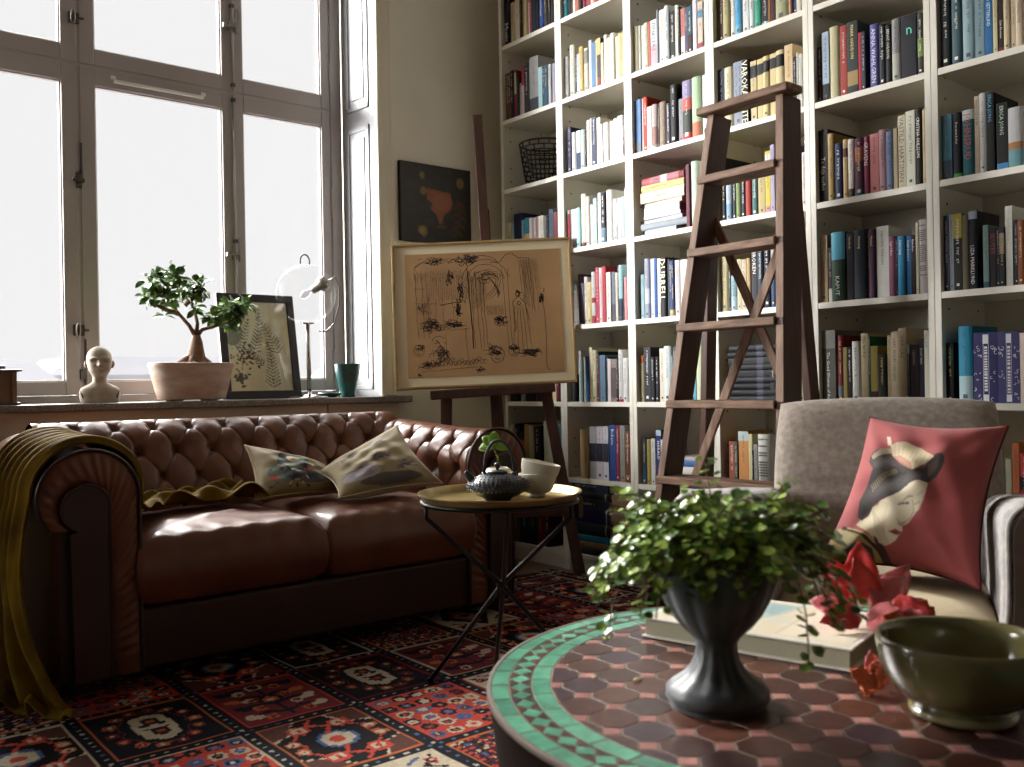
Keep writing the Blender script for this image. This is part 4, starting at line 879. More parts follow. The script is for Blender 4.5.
# two printed linen pillows
def linen_canvas(seed, lady):
    cv = Canvas(220, 220, '83744f'); rnd = random.Random(seed)
    for k in range(30): cv.ell(rnd.uniform(0, 220), rnd.uniform(0, 220), rnd.uniform(10, 40), rnd.uniform(5, 18), rnd.choice(['776a48', '8e7e58', '7c6e4a']), rnd.uniform(0, 3), .5)
    if lady:
        cv.ell(95, 95, 44, 70, '4c5648', .2); cv.ell(70, 150, 50, 44, '5c6a5c', .4); cv.ell(120, 170, 60, 30, '3c3c44', .2, .9)
        cv.ell(92, 62, 30, 30, '1e1a1c'); cv.ell(98, 74, 17, 24, 'c0ac88', .1); cv.ell(92, 50, 26, 12, '1a1618', .2)
        cv.ell(95, 88, 5, 2, 'a03c34'); cv.ell(130, 140, 10, 7, 'b04438'); cv.ell(64, 120, 8, 5, 'a83c34'); cv.ell(40, 170, 14, 8, 'b0442c')
        cv.line([(60, 110), (90, 170), (80, 210)], 5, '2c3430'); cv.line([(120, 110), (135, 190)], 4, '2c2c34')
        for k in range(26): cv.ell(rnd.uniform(30, 150), rnd.uniform(100, 215), rnd.uniform(3, 9), rnd.uniform(2, 5), rnd.choice(['8a9484', 'c4b48c', '6c4c44', '2c3034']), rnd.uniform(0, 3))
        cv.ell(185, 120, 30, 40, '8c8478', .3, .6)
    else:
        for cx, cy in ((60, 70), (140, 60), (120, 130), (50, 150), (170, 170)):
            for k in range(16): cv.ell(cx+rnd.gauss(0, 14), cy+rnd.gauss(0, 7), rnd.uniform(4, 11), rnd.uniform(1.5, 4), rnd.choice(['4c4448', '5c5458', '3c3438', '8c8284']), rnd.uniform(-.6, .2))
            cv.line([(cx-26, cy+12), (cx, cy), (cx+24, cy-10)], 2.2, '40383c')
        cv.ell(60, 175, 46, 22, '9a929c', .1, .8); cv.ell(60, 175, 30, 12, '7c7480', .3, .8); cv.ell(120, 205, 70, 14, '3c3434', 0, .8)
    cv.soft(1); return cv
pillow('cushion', 'printed linen cushion with a dark-haired figure, slumped against the sofa back', ((1.315, 3.115, .615), (1.60, 3.05, .52), (1.56, 2.86, .455), (1.245, 2.88, .448)), .055, linen_canvas(4, True),
       m_name='printed_linen_figure', group='printed cushions on the sofa', pinch=.12)
pillow('cushion', 'printed linen cushion with grey birds and one corner up against the sofa arm', ((1.50, 2.93, .515), (1.885, 3.03, .665), (1.875, 2.72, .465), (1.455, 2.70, .452)), .055, linen_canvas(9, False),
       m_name='printed_linen_birds', group='printed cushions on the sofa', pinch=.12)

# mustard velvet throw over the left arm
velvet = mat('mustard_velvet', '6a520f', .9, hx2='4a380c', vscale=12, bump=.1, bscale=60, spec=.08)
cx, cz, R = SX0+.131, .537, .138
def throw_path():
    p = [(1.27, .452), (1.18, .456), (1.05, .452), (.93, .455), (.86, .462), (.812, .50)]
    p += [(cx+R*math.cos(math.radians(a)), cz+R*math.sin(math.radians(a))) for a in range(0, 181, 9)]
    p += [(.518, .46), (.506, .36), (.495, .24), (.488, .12), (.478, .03), (.44, .012)]
    return p
TP = throw_path(); TN = 170; TR = resample(TP, TN); TL = path_len(TP)[-1]
rnd = random.Random(11)
phs = [rnd.uniform(0, 6.28) for _ in range(8)]
def throw(a, b):
    i = min(TN-1, int(round(a*(TN-1)))); x, z = TR[i]; s = a*TL
    p, q = TR[max(0, i-1)], TR[min(TN-1, i+1)]; dx, dz = q[0]-p[0], q[1]-p[1]; k = math.hypot(dx, dz)+1e-9
    nx, nz = (dz/k, -dx/k)
    over = smoothstep(.42, .62, s); hang = smoothstep(1.05, 1.6, s); seat = 1-smoothstep(.30, .50, s)
    # width across y narrows over the arm, flares on the floor side; on the seat it is a loose strip
    y0 = 2.86*seat + (1-seat)*(2.622 - .235*hang); y1 = 3.09*seat + (1-seat)*(3.05 + .02*hang)
    y = y0+(y1-y0)*b
    nf = 6.5
    fold = math.sin(2*PI*(b*nf + .25*math.sin(s*2.5+phs[0]) + .12*math.sin(s*7+phs[1])))
    amp = .0165*over*(1-.35*hang) + .030*hang*smoothstep(0, .12, b)
    d = amp*(fold*.9+.25*math.sin(2*PI*b*13+phs[2])) + .006*over
    d = max(d, .001)
    if seat > 0:
        cr = .014*math.sin(s*21+b*4+phs[3])+.011*math.sin(s*37-b*9+phs[4])+.010*math.sin(b*17+s*13+phs[5])
        y += seat*.03*math.sin(s*6+b*3)
        return (x+nx*d*(1-seat)+seat*.02*math.sin(b*9+phs[6]), y, z+nz*d*(1-seat)+seat*(abs(cr)*1.5+.004))
    z += over*(1-hang)*.028*smoothstep(.1, .8, y-SYF)
    xx = x+nx*d + hang*.22*max(0, 1-b*2.2)**1.3*smoothstep(1.05, 1.75, s)
    return (xx, y, z+nz*d)
me_t = MB().grid(throw, TN, 120)
o = obj('throw_blanket', me_t, velvet, smooth=True, solid=.006)
tag(o, 'mustard velvet throw draped over the sofa arm down to the rug', 'throw')
# ------------------------------------------------------------------ folding tray table and tea things
TX, TY, TZ, TR_ = 1.492, 1.903, .53, .213
black_iron = mat('black_iron', '161616', .38, metal=.6)
brass = mat('worn_brass', 'b09a64', .36, metal=.7, hx2='8c7648', vscale=14, bump=.05, bscale=30)
t = thing('tray_table', 'round brass tray table on folding black iron legs in front of the sofa arm', 'side table', (TX, TY, 0))
pr = [(0, TZ-.018), (TR_*.9, TZ-.018), (TR_*.93, TZ-.014), (TR_*.965, TZ+.001), (TR_, TZ+.003), (TR_, TZ-.001), (TR_*.965, TZ-.005), (TR_*.93, TZ-.022), (0, TZ-.023)]
obj('tray', MB().lathe(pr, 72), brass, t, smooth=True, autosmooth=50)
obj('tray_ring', MB().tube([(TR_*.945*math.cos(2*PI*k/60), TR_*.945*math.sin(2*PI*k/60), TZ-.022) for k in range(60)], .006, 8, closed=True), black_iron, t, smooth=True)
# three bent rods crossing at the middle
yw = math.radians(38.972)
def plan(r, d): return Vector((r*math.cos(yw)+d*math.sin(yw), -r*math.sin(yw)+d*math.cos(yw), 0))
for k, (tp, bt) in enumerate((((-.185, -.07), (.21, .19)), ((.18, -.08), (-.20, .12)), ((.02, -.197), (-.023, .22)))):
    tp, bt = plan(*tp), plan(*bt); at = math.atan2(tp.y, tp.x)
    top = tp+Vector((0, 0, TZ-.02)); sh = top + Vector((0, 0, -.035 if k < 2 else -.02)); bot = bt+Vector((0, 0, .006))
    tw = Vector((math.cos(at+PI/2), math.sin(at+PI/2), 0))*.006
    mid = Vector((0, 0, .29))+tw
    obj('leg', MB().tube([top, sh, sh*.5+mid*.5, mid, mid*.5+bot*.5, bot], .0062, 10), black_iron, t, smooth=True)
    obj('foot', MB().lathe([(.008, 0), (.010, .003), (.008, .012)], 12, tuple(bot-Vector((0, 0, .006)))), black_iron, t, smooth=True)
obj('pivot', MB().lathe([(0, -.012), (.010, -.008), (.012, 0), (.010, .008), (0, .012)], 14, (0, 0, .29)), black_iron, t, smooth=True)
a = math.radians(-32); hc = Vector((TR_*1.0*math.cos(a), TR_*1.0*math.sin(a), TZ-.045))
obj('ring_handle', MB().tube([hc+Vector((.016*math.cos(b)*math.cos(a+PI/2), .016*math.cos(b)*math.sin(a+PI/2), .026*math.sin(b))) for b in [2*PI*k/24 for k in range(24)]], .0035, 8, closed=True), mat('dark_brass', '5c4c2c', .4, metal=.8), t, smooth=True)

ZT = TZ-.018
iron_pot = mat('cast_iron_teapot', '34373a', .42, metal=.35, bump=.08, bscale=120)
def cam_xy(px, d):    # point on the floor plan along a sight line (azimuth) at a given forward distance
    yw = math.radians(38.972); r = (px-512)/930*d
    return (r*math.cos(yw)+d*math.sin(yw), -r*math.sin(yw)+d*math.cos(yw))
px_, py_ = 1.462, 1.872
t = thing('teapot', 'squat black cast-iron teapot with hobnail texture on the brass tray', 'teapot', (px_, py_, ZT))
prof = [(.030, .0), (.034, .004), (.036, .008), (.055, .016), (.074, .027), (.080, .036), (.079, .044), (.068, .055), (.050, .064), (.030, .070), (.022, .071)]
obj('body', MB().lathe(prof, 64), iron_pot, t, smooth=True)
m = MB()
for i, (z, r, n) in enumerate([(.030, .0775, 44), (.037, .0805, 44), (.044, .0790, 44), (.050, .0735, 40), (.0555, .0670, 36), (.060, .0580, 32), (.0645, .0480, 28), (.068, .0370, 22)]):
    for k in range(n):
        a = 2*PI*(k+.5*(i % 2))/n; q = Vector((math.cos(a), math.sin(a), .9 if z > .045 else 0)).normalized().to_track_quat('Z', 'Y'); c = Vector((r*math.cos(a), r*math.sin(a), z)); s = .0036*(r/.08)**.4
        b = len(m.v); m.v += [tuple(c+q @ Vector((s*math.cos(2*PI*j/5), s*math.sin(2*PI*j/5), -.0005))) for j in range(5)] + [tuple(c+q @ Vector((0, 0, s*.85)))]
        for j in range(5): m.f.append((b+j, b+(j+1) % 5, b+5)); m.m.append(0)
obj('hobnail_pattern', m, iron_pot, t, smooth=True)
obj('lid', MB().lathe([(0, .069), (.024, .070), (.026, .074), (.020, .078), (.008, .080), (0, .080)], 28), iron_pot, t, smooth=True)
obj('lid_knob', MB().lathe([(.004, .080), (.004, .084), (.009, .089), (.009, .094), (.005, .098), (0, .099)], 16), iron_pot, t, smooth=True)
ra = math.radians(141)  # spout points to the left of the view
sd = Vector((math.cos(ra), math.sin(ra), 0))
obj('spout', MB().tube([sd*.060+Vector((0, 0, .050)), sd*.070+Vector((0, 0, .060)), sd*.076+Vector((0, 0, .068)), sd*.083+Vector((0, 0, .076))], [.015, .011, .009, .0075], 14), iron_pot, t, smooth=True)
hp = [sd*(.038*math.cos(a)*1.0 - .004)+Vector((0, 0, .066+.088*math.sin(a)**.8)) for a in [PI*k/24 for k in range(25)]]
obj('handle', MB().tube(hp, .0044, 8, flat=.8), iron_pot, t, smooth=True)
for s_ in (1, -1): obj('handle_lug', MB().tube([sd*(s_*.038-.004)+Vector((0, 0, .055)), sd*(s_*.038-.004)+Vector((0, 0, .074))], [.008, .006], 10), iron_pot, t, smooth=True)

cer = mat('white_stoneware', 'cfc8b8', .35, var=.06, vscale=14)
def bowl_prof(R, h, foot, th=.004):
    o = [(foot, 0), (foot*1.02, .008)] + [(foot*1.02+(R-foot*1.02)*math.sin(PI/2*k/10)**.8, .008+(h-.008)*(1-math.cos(PI/2*k/10))) for k in range(1, 11)]
    i = [(max(0, r-th), z+th*.6) for r, z in o[1:]][::-1]; i[0] = (R-th*.6, h+.0008)
    return o + i + [(0, .012)]
bx, by = 1.604, 1.884
t = thing('bowl', 'white stoneware bowl on the brass tray, holding a second tilted bowl', 'bowl', (bx, by, ZT), 0, 'white stoneware bowls')
obj('bowl_body', MB().lathe(bowl_prof(.049, .060, .022), 48), cer, t, smooth=True, autosmooth=60)
t = thing('bowl', 'white stoneware bowl tilted inside the lower white bowl', 'bowl', (bx+.001, by+.003, ZT+.030), 0, 'white stoneware bowls')
yw = math.radians(38.972); t.rotation_euler = Matrix.Rotation(math.radians(13), 3, Vector((math.sin(yw), math.cos(yw), 0))).to_euler()
obj('bowl_body', MB().lathe(bowl_prof(.0525, .060, .020), 48), cer, t, smooth=True, autosmooth=60)
# small cream pot behind the teapot with a leafy sprig
sx, sy = 1.545, 1.975
t = thing('cream_pot', 'small rounded cream pot behind the teapot on the tray', 'pot', (sx, sy, ZT))
obj('pot_body', MB().lathe([(.030, 0), (.040, .010), (.046, .030), (.043, .052), (.032, .070), (.026, .074), (.022, .072), (.030, .066), (.038, .050), (.040, .03), (.03, .012), (0, .01)], 40), mat('cream_glaze', 'c4b698', .4), t, smooth=True)
t = thing('leaf_sprig', 'small bright green leafy sprig rising from the cream pot behind the teapot', 'plant', (sx, sy, ZT+.012))
leafg = mat('fresh_leaf', '8cae3c', .5, hx2='6e9430', vscale=20)
sprig_top = Vector((-.008, .006, .118))
obj('stem', MB().tube([(0, 0, 0), (.002, -.002, .07), sprig_top], .0016, 6), mat('green_stem', '5c7030', .6), t, smooth=True)
def leaf_mesh(mb, base, d, up, L, w, cup=.15, n=6, notch=False):
    d = Vector(d).normalized(); up = Vector(up); x = d.cross(up).normalized(); up = x.cross(d).normalized(); base = Vector(base); k = len(mb.v)
    for i in range(n+1):
        tt = i/n; ww = w*math.sin(PI*min(.97, tt*.93+.04))**.75; c = base+d*L*tt - up*(cup*L*tt*tt)
        mb.v += [tuple(c-x*ww*.5+up*ww*.18), tuple(c), tuple(c+x*ww*.5+up*ww*.18)]
    for i in range(n):
        a = k+3*i; mb.f += [(a, a+1, a+4, a+3), (a+1, a+2, a+5, a+4)]; mb.m += [0, 0]
for d in ((-.75, .6, -.05), (.75, -.6, .0), (.05, .05, .6), (-.35, .35, .5)):
    m = MB(); leaf_mesh(m, sprig_top, d, Vector((-.55, -.75, .75)), .042, .034); obj('leaf', m, leafg, t, smooth=True, solid=.0006)
m = MB(); leaf_mesh(m, sprig_top+Vector((.004, -.004, -.022)), (.1, -.2, -1), (.5, -.8, 0), .018, .013); obj('leaf', m, mat('yellow_leaf', 'b4b43c', .5), t, smooth=True, solid=.0006)
# ------------------------------------------------------------------ old wooden step ladder
lw = mat('ladder_wood', '9a7c68', .6, hx2='6a4c3a', vscale=9, wave=(6, 6, .6), bump=.25, bscale=30, bdist=.003)
lt = mat('ladder_tread_wood', '94725a', .62, hx2='5c4232', vscale=14, wave=(5, .8, 5), bump=.3, bscale=30, bdist=.003)
ldk = mat('ladder_dark_wood', '53301f', .5, hx2='3a2018', vscale=9, wave=(6, 6, .6), bump=.2, bscale=30, bdist=.003)  # wood darkened for the unlit broad sides of the stiles
t = thing('step_ladder', 'old worn brown wooden step ladder standing in front of the white bookcases', 'ladder', (2.40, 1.81, 0))
LO = Vector(t.location)
def lx(z): return 2.30+.16*z/1.70
def yl_(z): return 1.995+.1245*(1.46-z)
def yr_(z): return 1.690-.045*(1.46-z)
ZTOP = 1.69
def lp(x, y, z): return Vector((x, y, z))-LO
for yf in (yl_, yr_):
    # stile: narrow edge to the room, broad side along x
    obj('stile', MB().beam(lp(lx(0)+.05, yf(0), 0), lp(lx(ZTOP)+.045, yf(ZTOP), ZTOP), .026, .094, up=(1, 0, 0)), ldk, t, bevel=.003)
    obj('lit_edge', MB().beam(lp(lx(0)+.0022, yf(0), .001), lp(lx(ZTOP)-.0028, yf(ZTOP), ZTOP-.001), .0266, .004, up=(1, 0, 0)), lw, t, bevel=.001)  # pale strip: window light on the stile edge put into the colour
obj('top_board', MB().box(lp(lx(1.7)-.03, yr_(1.7)-.045, ZTOP), lp(lx(1.7)+.055, yl_(1.7)+.045, ZTOP+.026)), lt, t, bevel=.006, seg=3)
for z in (1.462, 1.222, .976, .722, .470, .22):
    obj('tread', MB().box(lp(lx(z)-.014, yr_(z)+.011, z), lp(lx(z)+.085, yl_(z)+.010, z+.026)), lt, t, bevel=.004, seg=2)
    m = MB().box(lp(lx(z)-.003, yr_(z)-.0138, z-.001), lp(lx(z)+.03, yr_(z)+.0105, z+.022)); obj('tread_end', m, ldk, t, bevel=.002)
# rear legs with crossed braces
def rx(z): return 2.70-.19*z/1.66
def ry(s, z): return 2.02+.16*(1.5-z)/1.0 if s > 0 else 1.706+.0*(1.6-z)
for s in (1, -1): obj('rear_leg', MB().beam(lp(rx(0), ry(s, 0)+(-.03 if s > 0 else -.0), 0), lp(rx(1.66)-.012, ry(s, 1.66), 1.66), .03, .050, up=(1, 0, 0)), ldk, t, bevel=.004)
def rl(s, z): return lp(rx(z)-.032, ry(s, z), z)
obj('brace', MB().beam(rl(1, 1.42), rl(-1, .60), .032, .012, up=(1, 0, .1)), lw, t, bevel=.003)
obj('brace', MB().beam(rl(-1, 1.30)+Vector((-.013, 0, 0)), rl(1, .46)+Vector((-.013, 0, 0)), .032, .012, up=(1, 0, .1)), lw, t, bevel=.003)

# ------------------------------------------------------------------ easel with framed drawing, small painting on the wall
ew = mat('easel_wood', '4c2e22', .5, hx2='38211a', vscale=8, wave=(5, 5, .6), bump=.15, bscale=40)
EC = Vector((2.452+.7775*.04, 3.222-.6289*.04, 0)); 
rt3 = Vector((math.cos(yw), -math.sin(yw), 0)); fw3 = Vector((math.sin(yw), math.cos(yw), 0))
ER = math.radians(0)
def ep(r, d, z): return rt3*r+fw3*d+Vector((0, 0, z))
t = thing('easel', 'dark wooden artist easel standing between sofa and bookcase, holding the framed drawing', 'easel', tuple(EC))
lean = lambda z: .10*(z-.8)
obj('mast', MB().beam(ep(.020, lean(.40)+.03, .40), ep(-.055, lean(2.03)+.03, 2.03), .042, .024, up=fw3), ew, t, bevel=.003)
for s in (1, -1): obj('front_leg', MB().beam(ep(.02+s*.335+(.0 if s > 0 else .1), lean(0)-.02, 0), ep(.01+s*.215, lean(.79), .79), .048, .026, up=fw3), ew, t, bevel=.003)
obj('rear_leg', MB().beam(ep(.05, .30, 0), ep(-.03, lean(1.6)+.05, 1.6), .042, .024, up=fw3), ew, t, bevel=.003)
obj('ledge', MB().beam(ep(-.272, lean(.80)-.028, .770), ep(.266, lean(.80)-.028, .796), .075, .040), ew, t, bevel=.005)
obj('cross_bar', MB().beam(ep(-.23, lean(.26), .262), ep(.32, lean(.26), .268), .022, .05), ew, t, bevel=.003)
obj('clamp', MB().lathe([(0, -.012), (.011, -.012), (.011, .012), (0, .012)], 14, tuple(ep(-.05, lean(.79)-.04, .79))), darksteel, t, smooth=True)

# drawing: frame, mount, brown paper, ink
DW, DH = .786, .640
t = thing('framed_drawing', 'large framed ink drawing on brown paper, cream mount, resting on the easel ledge', 'picture', tuple(EC+ep(-.030, lean(.80)-.02, .8045)))
t.rotation_euler = (Matrix((rt3, fw3, Vector((0, 0, 1)))).transposed() @ Matrix.Rotation(math.radians(-1.55), 3, 'Y') @ Matrix.Rotation(math.radians(-5.7), 3, 'X')).to_euler()
oak = mat('pale_oak_frame', 'a88a5c', .5, hx2='947648', vscale=10, wave=(1, 1, 8))
w2 = DW/2
m = MB(); f_ = .010
m.box((-w2, -.022, 0), (w2, .012, f_)); m.box((-w2, -.022, DH-f_), (w2, .012, DH)); m.box((-w2, -.022, f_), (-w2+f_, .012, DH-f_)); m.box((w2-f_, -.022, f_), (w2, .012, DH-f_))
obj('frame', m, oak, t, bevel=.002)
obj('mount', MB().box((-w2+f_, -.012, f_), (w2-f_, .008, DH-f_)), mat('cream_mount', 'd8ccac', .8), t)
paper_brown = mat('brown_paper', 'b08c62', .75, hx2='9c7a54', vscale=4, bump=.3, bscale=6, bdist=.004)
pw, ph_, o_z = .332, .545, .047
obj('paper', MB().box((-pw-.003, -.0135, o_z), (pw+.010, -.0122, o_z+ph_)), paper_brown, t)
ink = MB(); rnd = random.Random(21)
def stroke(pts, w=.0011):
    w *= 1.35
    for (x1, z1), (x2, z2) in zip(pts[:-1], pts[1:]):
        dx, dz = x2-x1, z2-z1; L = math.hypot(dx, dz)+1e-9; ux, uz = -dz/L*w/2, dx/L*w/2
        ink.add([(x1-ux, -.0139, z1-uz), (x2-ux, -.0139, z2-uz), (x2+ux, -.0139, z2+uz), (x1+ux, -.0139, z1+uz)], [(0, 1, 2, 3)])
def P(u, v): return (-pw+2*pw*u, o_z+ph_*(1-v))       # paper coordinates, v down
def wob(u0, v0, u1, v1, n=7, j=.004, w=.0011): stroke([P(u0+(u1-u0)*k/n+rnd.uniform(-j, j), v0+(v1-v0)*k/n+rnd.uniform(-j, j)) for k in range(n+1)], w)
def arc(cu, cv, ru, rv, a0, a1, n=14, w=.0012): stroke([P(cu+ru*math.cos(math.radians(a0+(a1-a0)*k/n))+rnd.uniform(-.003, .003), cv-rv*math.sin(math.radians(a0+(a1-a0)*k/n))+rnd.uniform(-.003, .003)) for k in range(n+1)], w)
def scrib(cu, cv, ru, rv, n, w=.0014):
    for k in range(n):
        u, v = cu+rnd.gauss(0, ru*.5), cv+rnd.gauss(0, rv*.5); a = rnd.uniform(0, 360); arc(u, v, rnd.uniform(.15, .4)*ru, rnd.uniform(.15, .4)*rv, a, a+rnd.uniform(90, 260), 5, w)
for u in (.06, .10, .13): wob(u, .16, u+.01, .68)
for u in (.42, .455, .48, .50): wob(u, .18, u+.02, .78, 9)
wob(.405, .16, .43, .78, 9, .003, .003); wob(.63, .12, .66, .80); wob(.67, .14, .68, .78)
for k in range(5): wob(.74+.018*k, .07, .77+.018*k, .42 + .02*k, 8)
stroke([P(.56, .09), P(.62, .09), P(.66, .03), P(.70, .02), P(.74, .06), P(.82, .07)], .0016)
for r in (.09, .13, .16): arc(.52, .27, r, r*1.3, 15, 165)
for r in (.10, .115, .13): arc(.49, .22, r, r*1.4, -70, 10)
arc(.28, .10, .09, .05, 0, 180); arc(.12, .12, .06, .05, 20, 200); wob(.06, .11, .16, .03); wob(.16, .03, .32, .08)
for k in range(26): wob(.14+.012*k, .20+rnd.uniform(-.02, .02), .142+.012*k, .34+rnd.uniform(-.02, .05), 4, .002, .0007)
for k in range(14): wob(.52+.008*k, .44, .53+.008*k, .52, 3, .002, .0007)
for k in range(12): wob(.54+.006*k, .20+.008*k, .62-.002*k, .34+.004*k, 3, .002, .0007)
scrib(.18, .06, .06, .03, 30); scrib(.42, .06, .07, .05, 40, .0018); scrib(.29, .20, .02, .05, 22, .002)
scrib(.34, .46, .02, .06, 30, .0022); scrib(.16, .58, .06, .04, 50, .0018); scrib(.30, .58, .07, .03, 40, .0014)
wob(.10, .63, .40, .62); wob(.25, .64, .25, .90); wob(.38, .62, .39, .88); wob(.22, .42, .36, .40, 6, .003, .002)
for cu, cv, r in ((.07, .78, .035), (.60, .57, .03), (.58, .84, .045), (.69, .81, .035)):
    arc(cu, cv, r, r*1.35, 0, 360, 20, .0014); scrib(cu, cv-.02, r*.8, r*.6, 14, .002); arc(cu, cv+.02, r*.4, r*.3, 200, 340, 6, .002); wob(cu, cv-.01, cu-.006, cv+.015, 3, .001, .0016)
    for s in (-1, 1): arc(cu+s*r*.4, cv-.012, r*.22, r*.16, 0, 360, 8, .0018)
# standing figure
arc(.73, .36, .014, .022, 0, 360, 12, .0018); scrib(.73, .345, .016, .018, 14, .002)
stroke([P(.72, .39), P(.695, .42), P(.70, .52), P(.71, .62), P(.70, .66)], .0015); stroke([P(.745, .39), P(.775, .43), P(.79, .52), P(.80, .58)], .0015)
for k in range(5): wob(.705+.018*k, .45, .69+.03*k, .82, 8, .003)
arc(.735, .43, .012, .014, 0, 360, 8, .002)
scrib(.80, .83, .07, .03, 44, .0017); scrib(.21, .80, .05, .07, 40, .0014); arc(.20, .70, .04, .03, 0, 200); wob(.20, .72, .27, .86, 5, .004, .0018)
for k in range(13): wob(.11+.028*k, .91, .125+.028*k, .87+rnd.uniform(0, .02), 3, .003, .0016); 
wob(.08, .95, .48, .93); scrib(.13, .90, .06, .02, 30, .0014); scrib(.47, .955, .035, .02, 14, .002); scrib(.07, .98, .012, .012, 8, .0018)
stroke([P(.88, .35), P(.90, .50), P(.905, .70), P(.90, .92), P(.905, .97), P(.925, .975)], .0013); scrib(.885, .40, .014, .05, 26, .002)
for k in range(40): wob(rnd.uniform(.04, .62), rnd.uniform(.12, .6), rnd.uniform(.04, .62), rnd.uniform(.12, .6), 2, .003, .0007) if False else None
for u in (.145, .19, .235, .30, .335): wob(u, .36, u+rnd.uniform(-.01, .01), .62, 8, .003, .0008)
for k in range(34): u = .05+.011*k; wob(u, .13+rnd.uniform(0, .03), u+.004, .19+rnd.uniform(0, .05), 3, .002, .0007)
for k in range(22): u = .10+.019*k; arc(u, .885+rnd.uniform(-.02, .01), .010, .018, 0, 300, 7, .0012)
for k in range(16): u = .43+.006*k; wob(u, .20, u+.003, .40+rnd.uniform(0, .1), 4, .002, .0006)
for k in range(18): u = .76+.006*k; wob(u, .08, u+.02, .30+rnd.uniform(0, .2), 5, .002, .0006)
wob(.05, .40, .20, .41, 6, .003, .001); wob(.05, .28, .12, .285, 4, .003, .001); wob(.12, .38, .13, .62, 5, .003); scrib(.10, .44, .03, .05, 22, .001); scrib(.36, .30, .03, .09, 30, .0014); scrib(.52, .20, .08, .05, 30, .0012)
arc(.50, .10, .10, .07, 0, 180, 14, .0016); arc(.36, .10, .08, .06, 20, 170, 12, .0016); scrib(.62, .57, .04, .04, 20, .0018); scrib(.55, .80, .06, .06, 26, .0012)
obj('ink_line', ink, mat('ink_black', '241a14', .7), t)

# small dark painting on the wall
t = thing('painting', 'small dark painting of an orange cup hung beside the window casing', 'picture', (2.518, YW-.0005, 1.675))
pcv = Canvas(160, 150, '2a2622'); rnd = random.Random(5)
for k in range(120): pcv.ell(rnd.uniform(0, 160), rnd.uniform(0, 150), rnd.uniform(4, 22), rnd.uniform(3, 14), rnd.choice(['26221f', '302a24', '38302a', '242428', '2e3030']), rnd.uniform(0, 3), .6)
pcv.poly([(58, 46), (112, 50), (118, 70), (112, 84), (98, 94), (92, 112), (86, 112), (80, 96), (66, 86), (70, 74), (58, 68)], '87502f'); pcv.ell(92, 70, 20, 16, '965a38', 0, .6)
pcv.poly([(76, 122), (104, 122), (98, 114), (84, 114)], '5c3a24', .8)
for cx, cy, r in ((48, 22, 6), (136, 28, 9), (50, 52, 7), (44, 128, 7)): pcv.ell(cx, cy, r, r*1.2, '8c7434', 0, .8)
for k in range(5): pcv.ell(136+6*math.sin(k), 70+k*14, 12, 4, '5c3c28', .6, .7); pcv.ell(124+4*math.sin(k), 76+k*14, 9, 3, '5c3c28', -.5, .6)
pcv.ell(50, 130, 8, 11, '94803c', 0, .7); pcv.soft(2)
ny, nz = 80, 76
m = MB().grid(lambda u, v: (-.200+.400*u, -.020, .183-.366*v), ny, nz); me = bpy.data.meshes.new('canvas'); me.from_pydata(m.v, [], m.f)
paint(me, np.array([(i/(ny-1), j/(nz-1)) for i in range(ny) for j in range(nz)]), pcv)
link('canvas', me, mat('oil_paint', attr='pattern', rough=.45, bump=.2, bscale=90), t, smooth=True)
m = MB(); m.box((-.202, -.0205, -.185), (-.199, 0, .185)); m.box((.199, -.0205, -.185), (.202, 0, .185)); m.box((-.199, -.0205, .182), (.199, 0, .185)); m.box((-.199, -.0205, -.185), (.199, 0, -.182)); m.box((-.199, -.004, -.182), (.199, 0, .182))
obj('stretcher', m, mat('canvas_edge', '241f1c', .8), t)
# ------------------------------------------------------------------ upholstered armchair with red cushion
fab = mat('taupe_woven_fabric', 'b4a89c', .9, hx2='948880', vscale=70, bump=.35, bscale=260, bdist=.002, sheen=.3)
fab_seat = mat('ribbed_seat_fabric', 'c8b898', .9, var=.15, vscale=60, bump=.5, bscale=60, wave=(1, 14, 1), bdist=.002)
fab_worn = mat('worn_grey_fabric', '8c8c90', .92, hx2='b0a8a0', vscale=60, bump=.4, bscale=240, bdist=.002)
fab_panel = mat('brown_arm_fabric', '483a2e', .9, var=.15, vscale=50, bump=.3, bscale=260, bdist=.002)
chair = thing('armchair', 'worn taupe upholstered armchair with thick padded arms, standing before the bookcase', 'armchair', (1.55, .878, 0), math.radians(-61.5))
def puff_fn(W, H, T, k=.13, p=.45, crease=None):
    def fn(a, b, s):
        x = a*math.sqrt(1-b*b*k)*W/2; z = b*math.sqrt(1-a*a*k)*H/2
        th = T/2*(max(0, 1-abs(a)**5)*max(0, 1-abs(b)**5))**p
        y = s*th
        if crease and s < 0: y += crease(a, b)
        return Vector((x, y, z))
    return fn
def puff(name, W, H, T, mtl, parent, place, n=40, **kw):
    f = puff_fn(W, H, T, **kw); e = lambda t: math.sin((t-.5)*PI)   # denser towards the edges
    m = MB().grid(lambda u, v: place(f(e(u), e(v), -1)), n, n).grid(lambda u, v: place(f(-e(u), e(v), 1)), n, n)
    return obj(name, m, mtl, parent, smooth=True, weld=True)
Rb = Matrix.Rotation(math.radians(-13), 3, 'X')
def bcrease(a, b):
    g = 0
    for bz, dpt in ((.02, .010), (-.28, .012)):
        g += dpt*math.exp(-((b-bz-.03*math.sin(a*3))/.045)**2)*(1-smoothstep(.75, 1, abs(a)))
    return g
puff('back_cushion', .50, .44, .17, fab, chair, lambda q: Rb @ q + Vector((.0, .565, .545)), n=64, k=.10, p=.38, crease=bcrease)
obj('back_frame', MB().box((-.24, .56, .16), (.24, .68, .70), R=Rb, piv=(0, .56, .4)), fab_panel, chair, bevel=.03, seg=4)
puff('seat_cushion', .40, .52, .15, fab_seat, chair, lambda q: Vector((q.x, .245+q.z, .335-q.y)), n=44, k=.06, p=.32)
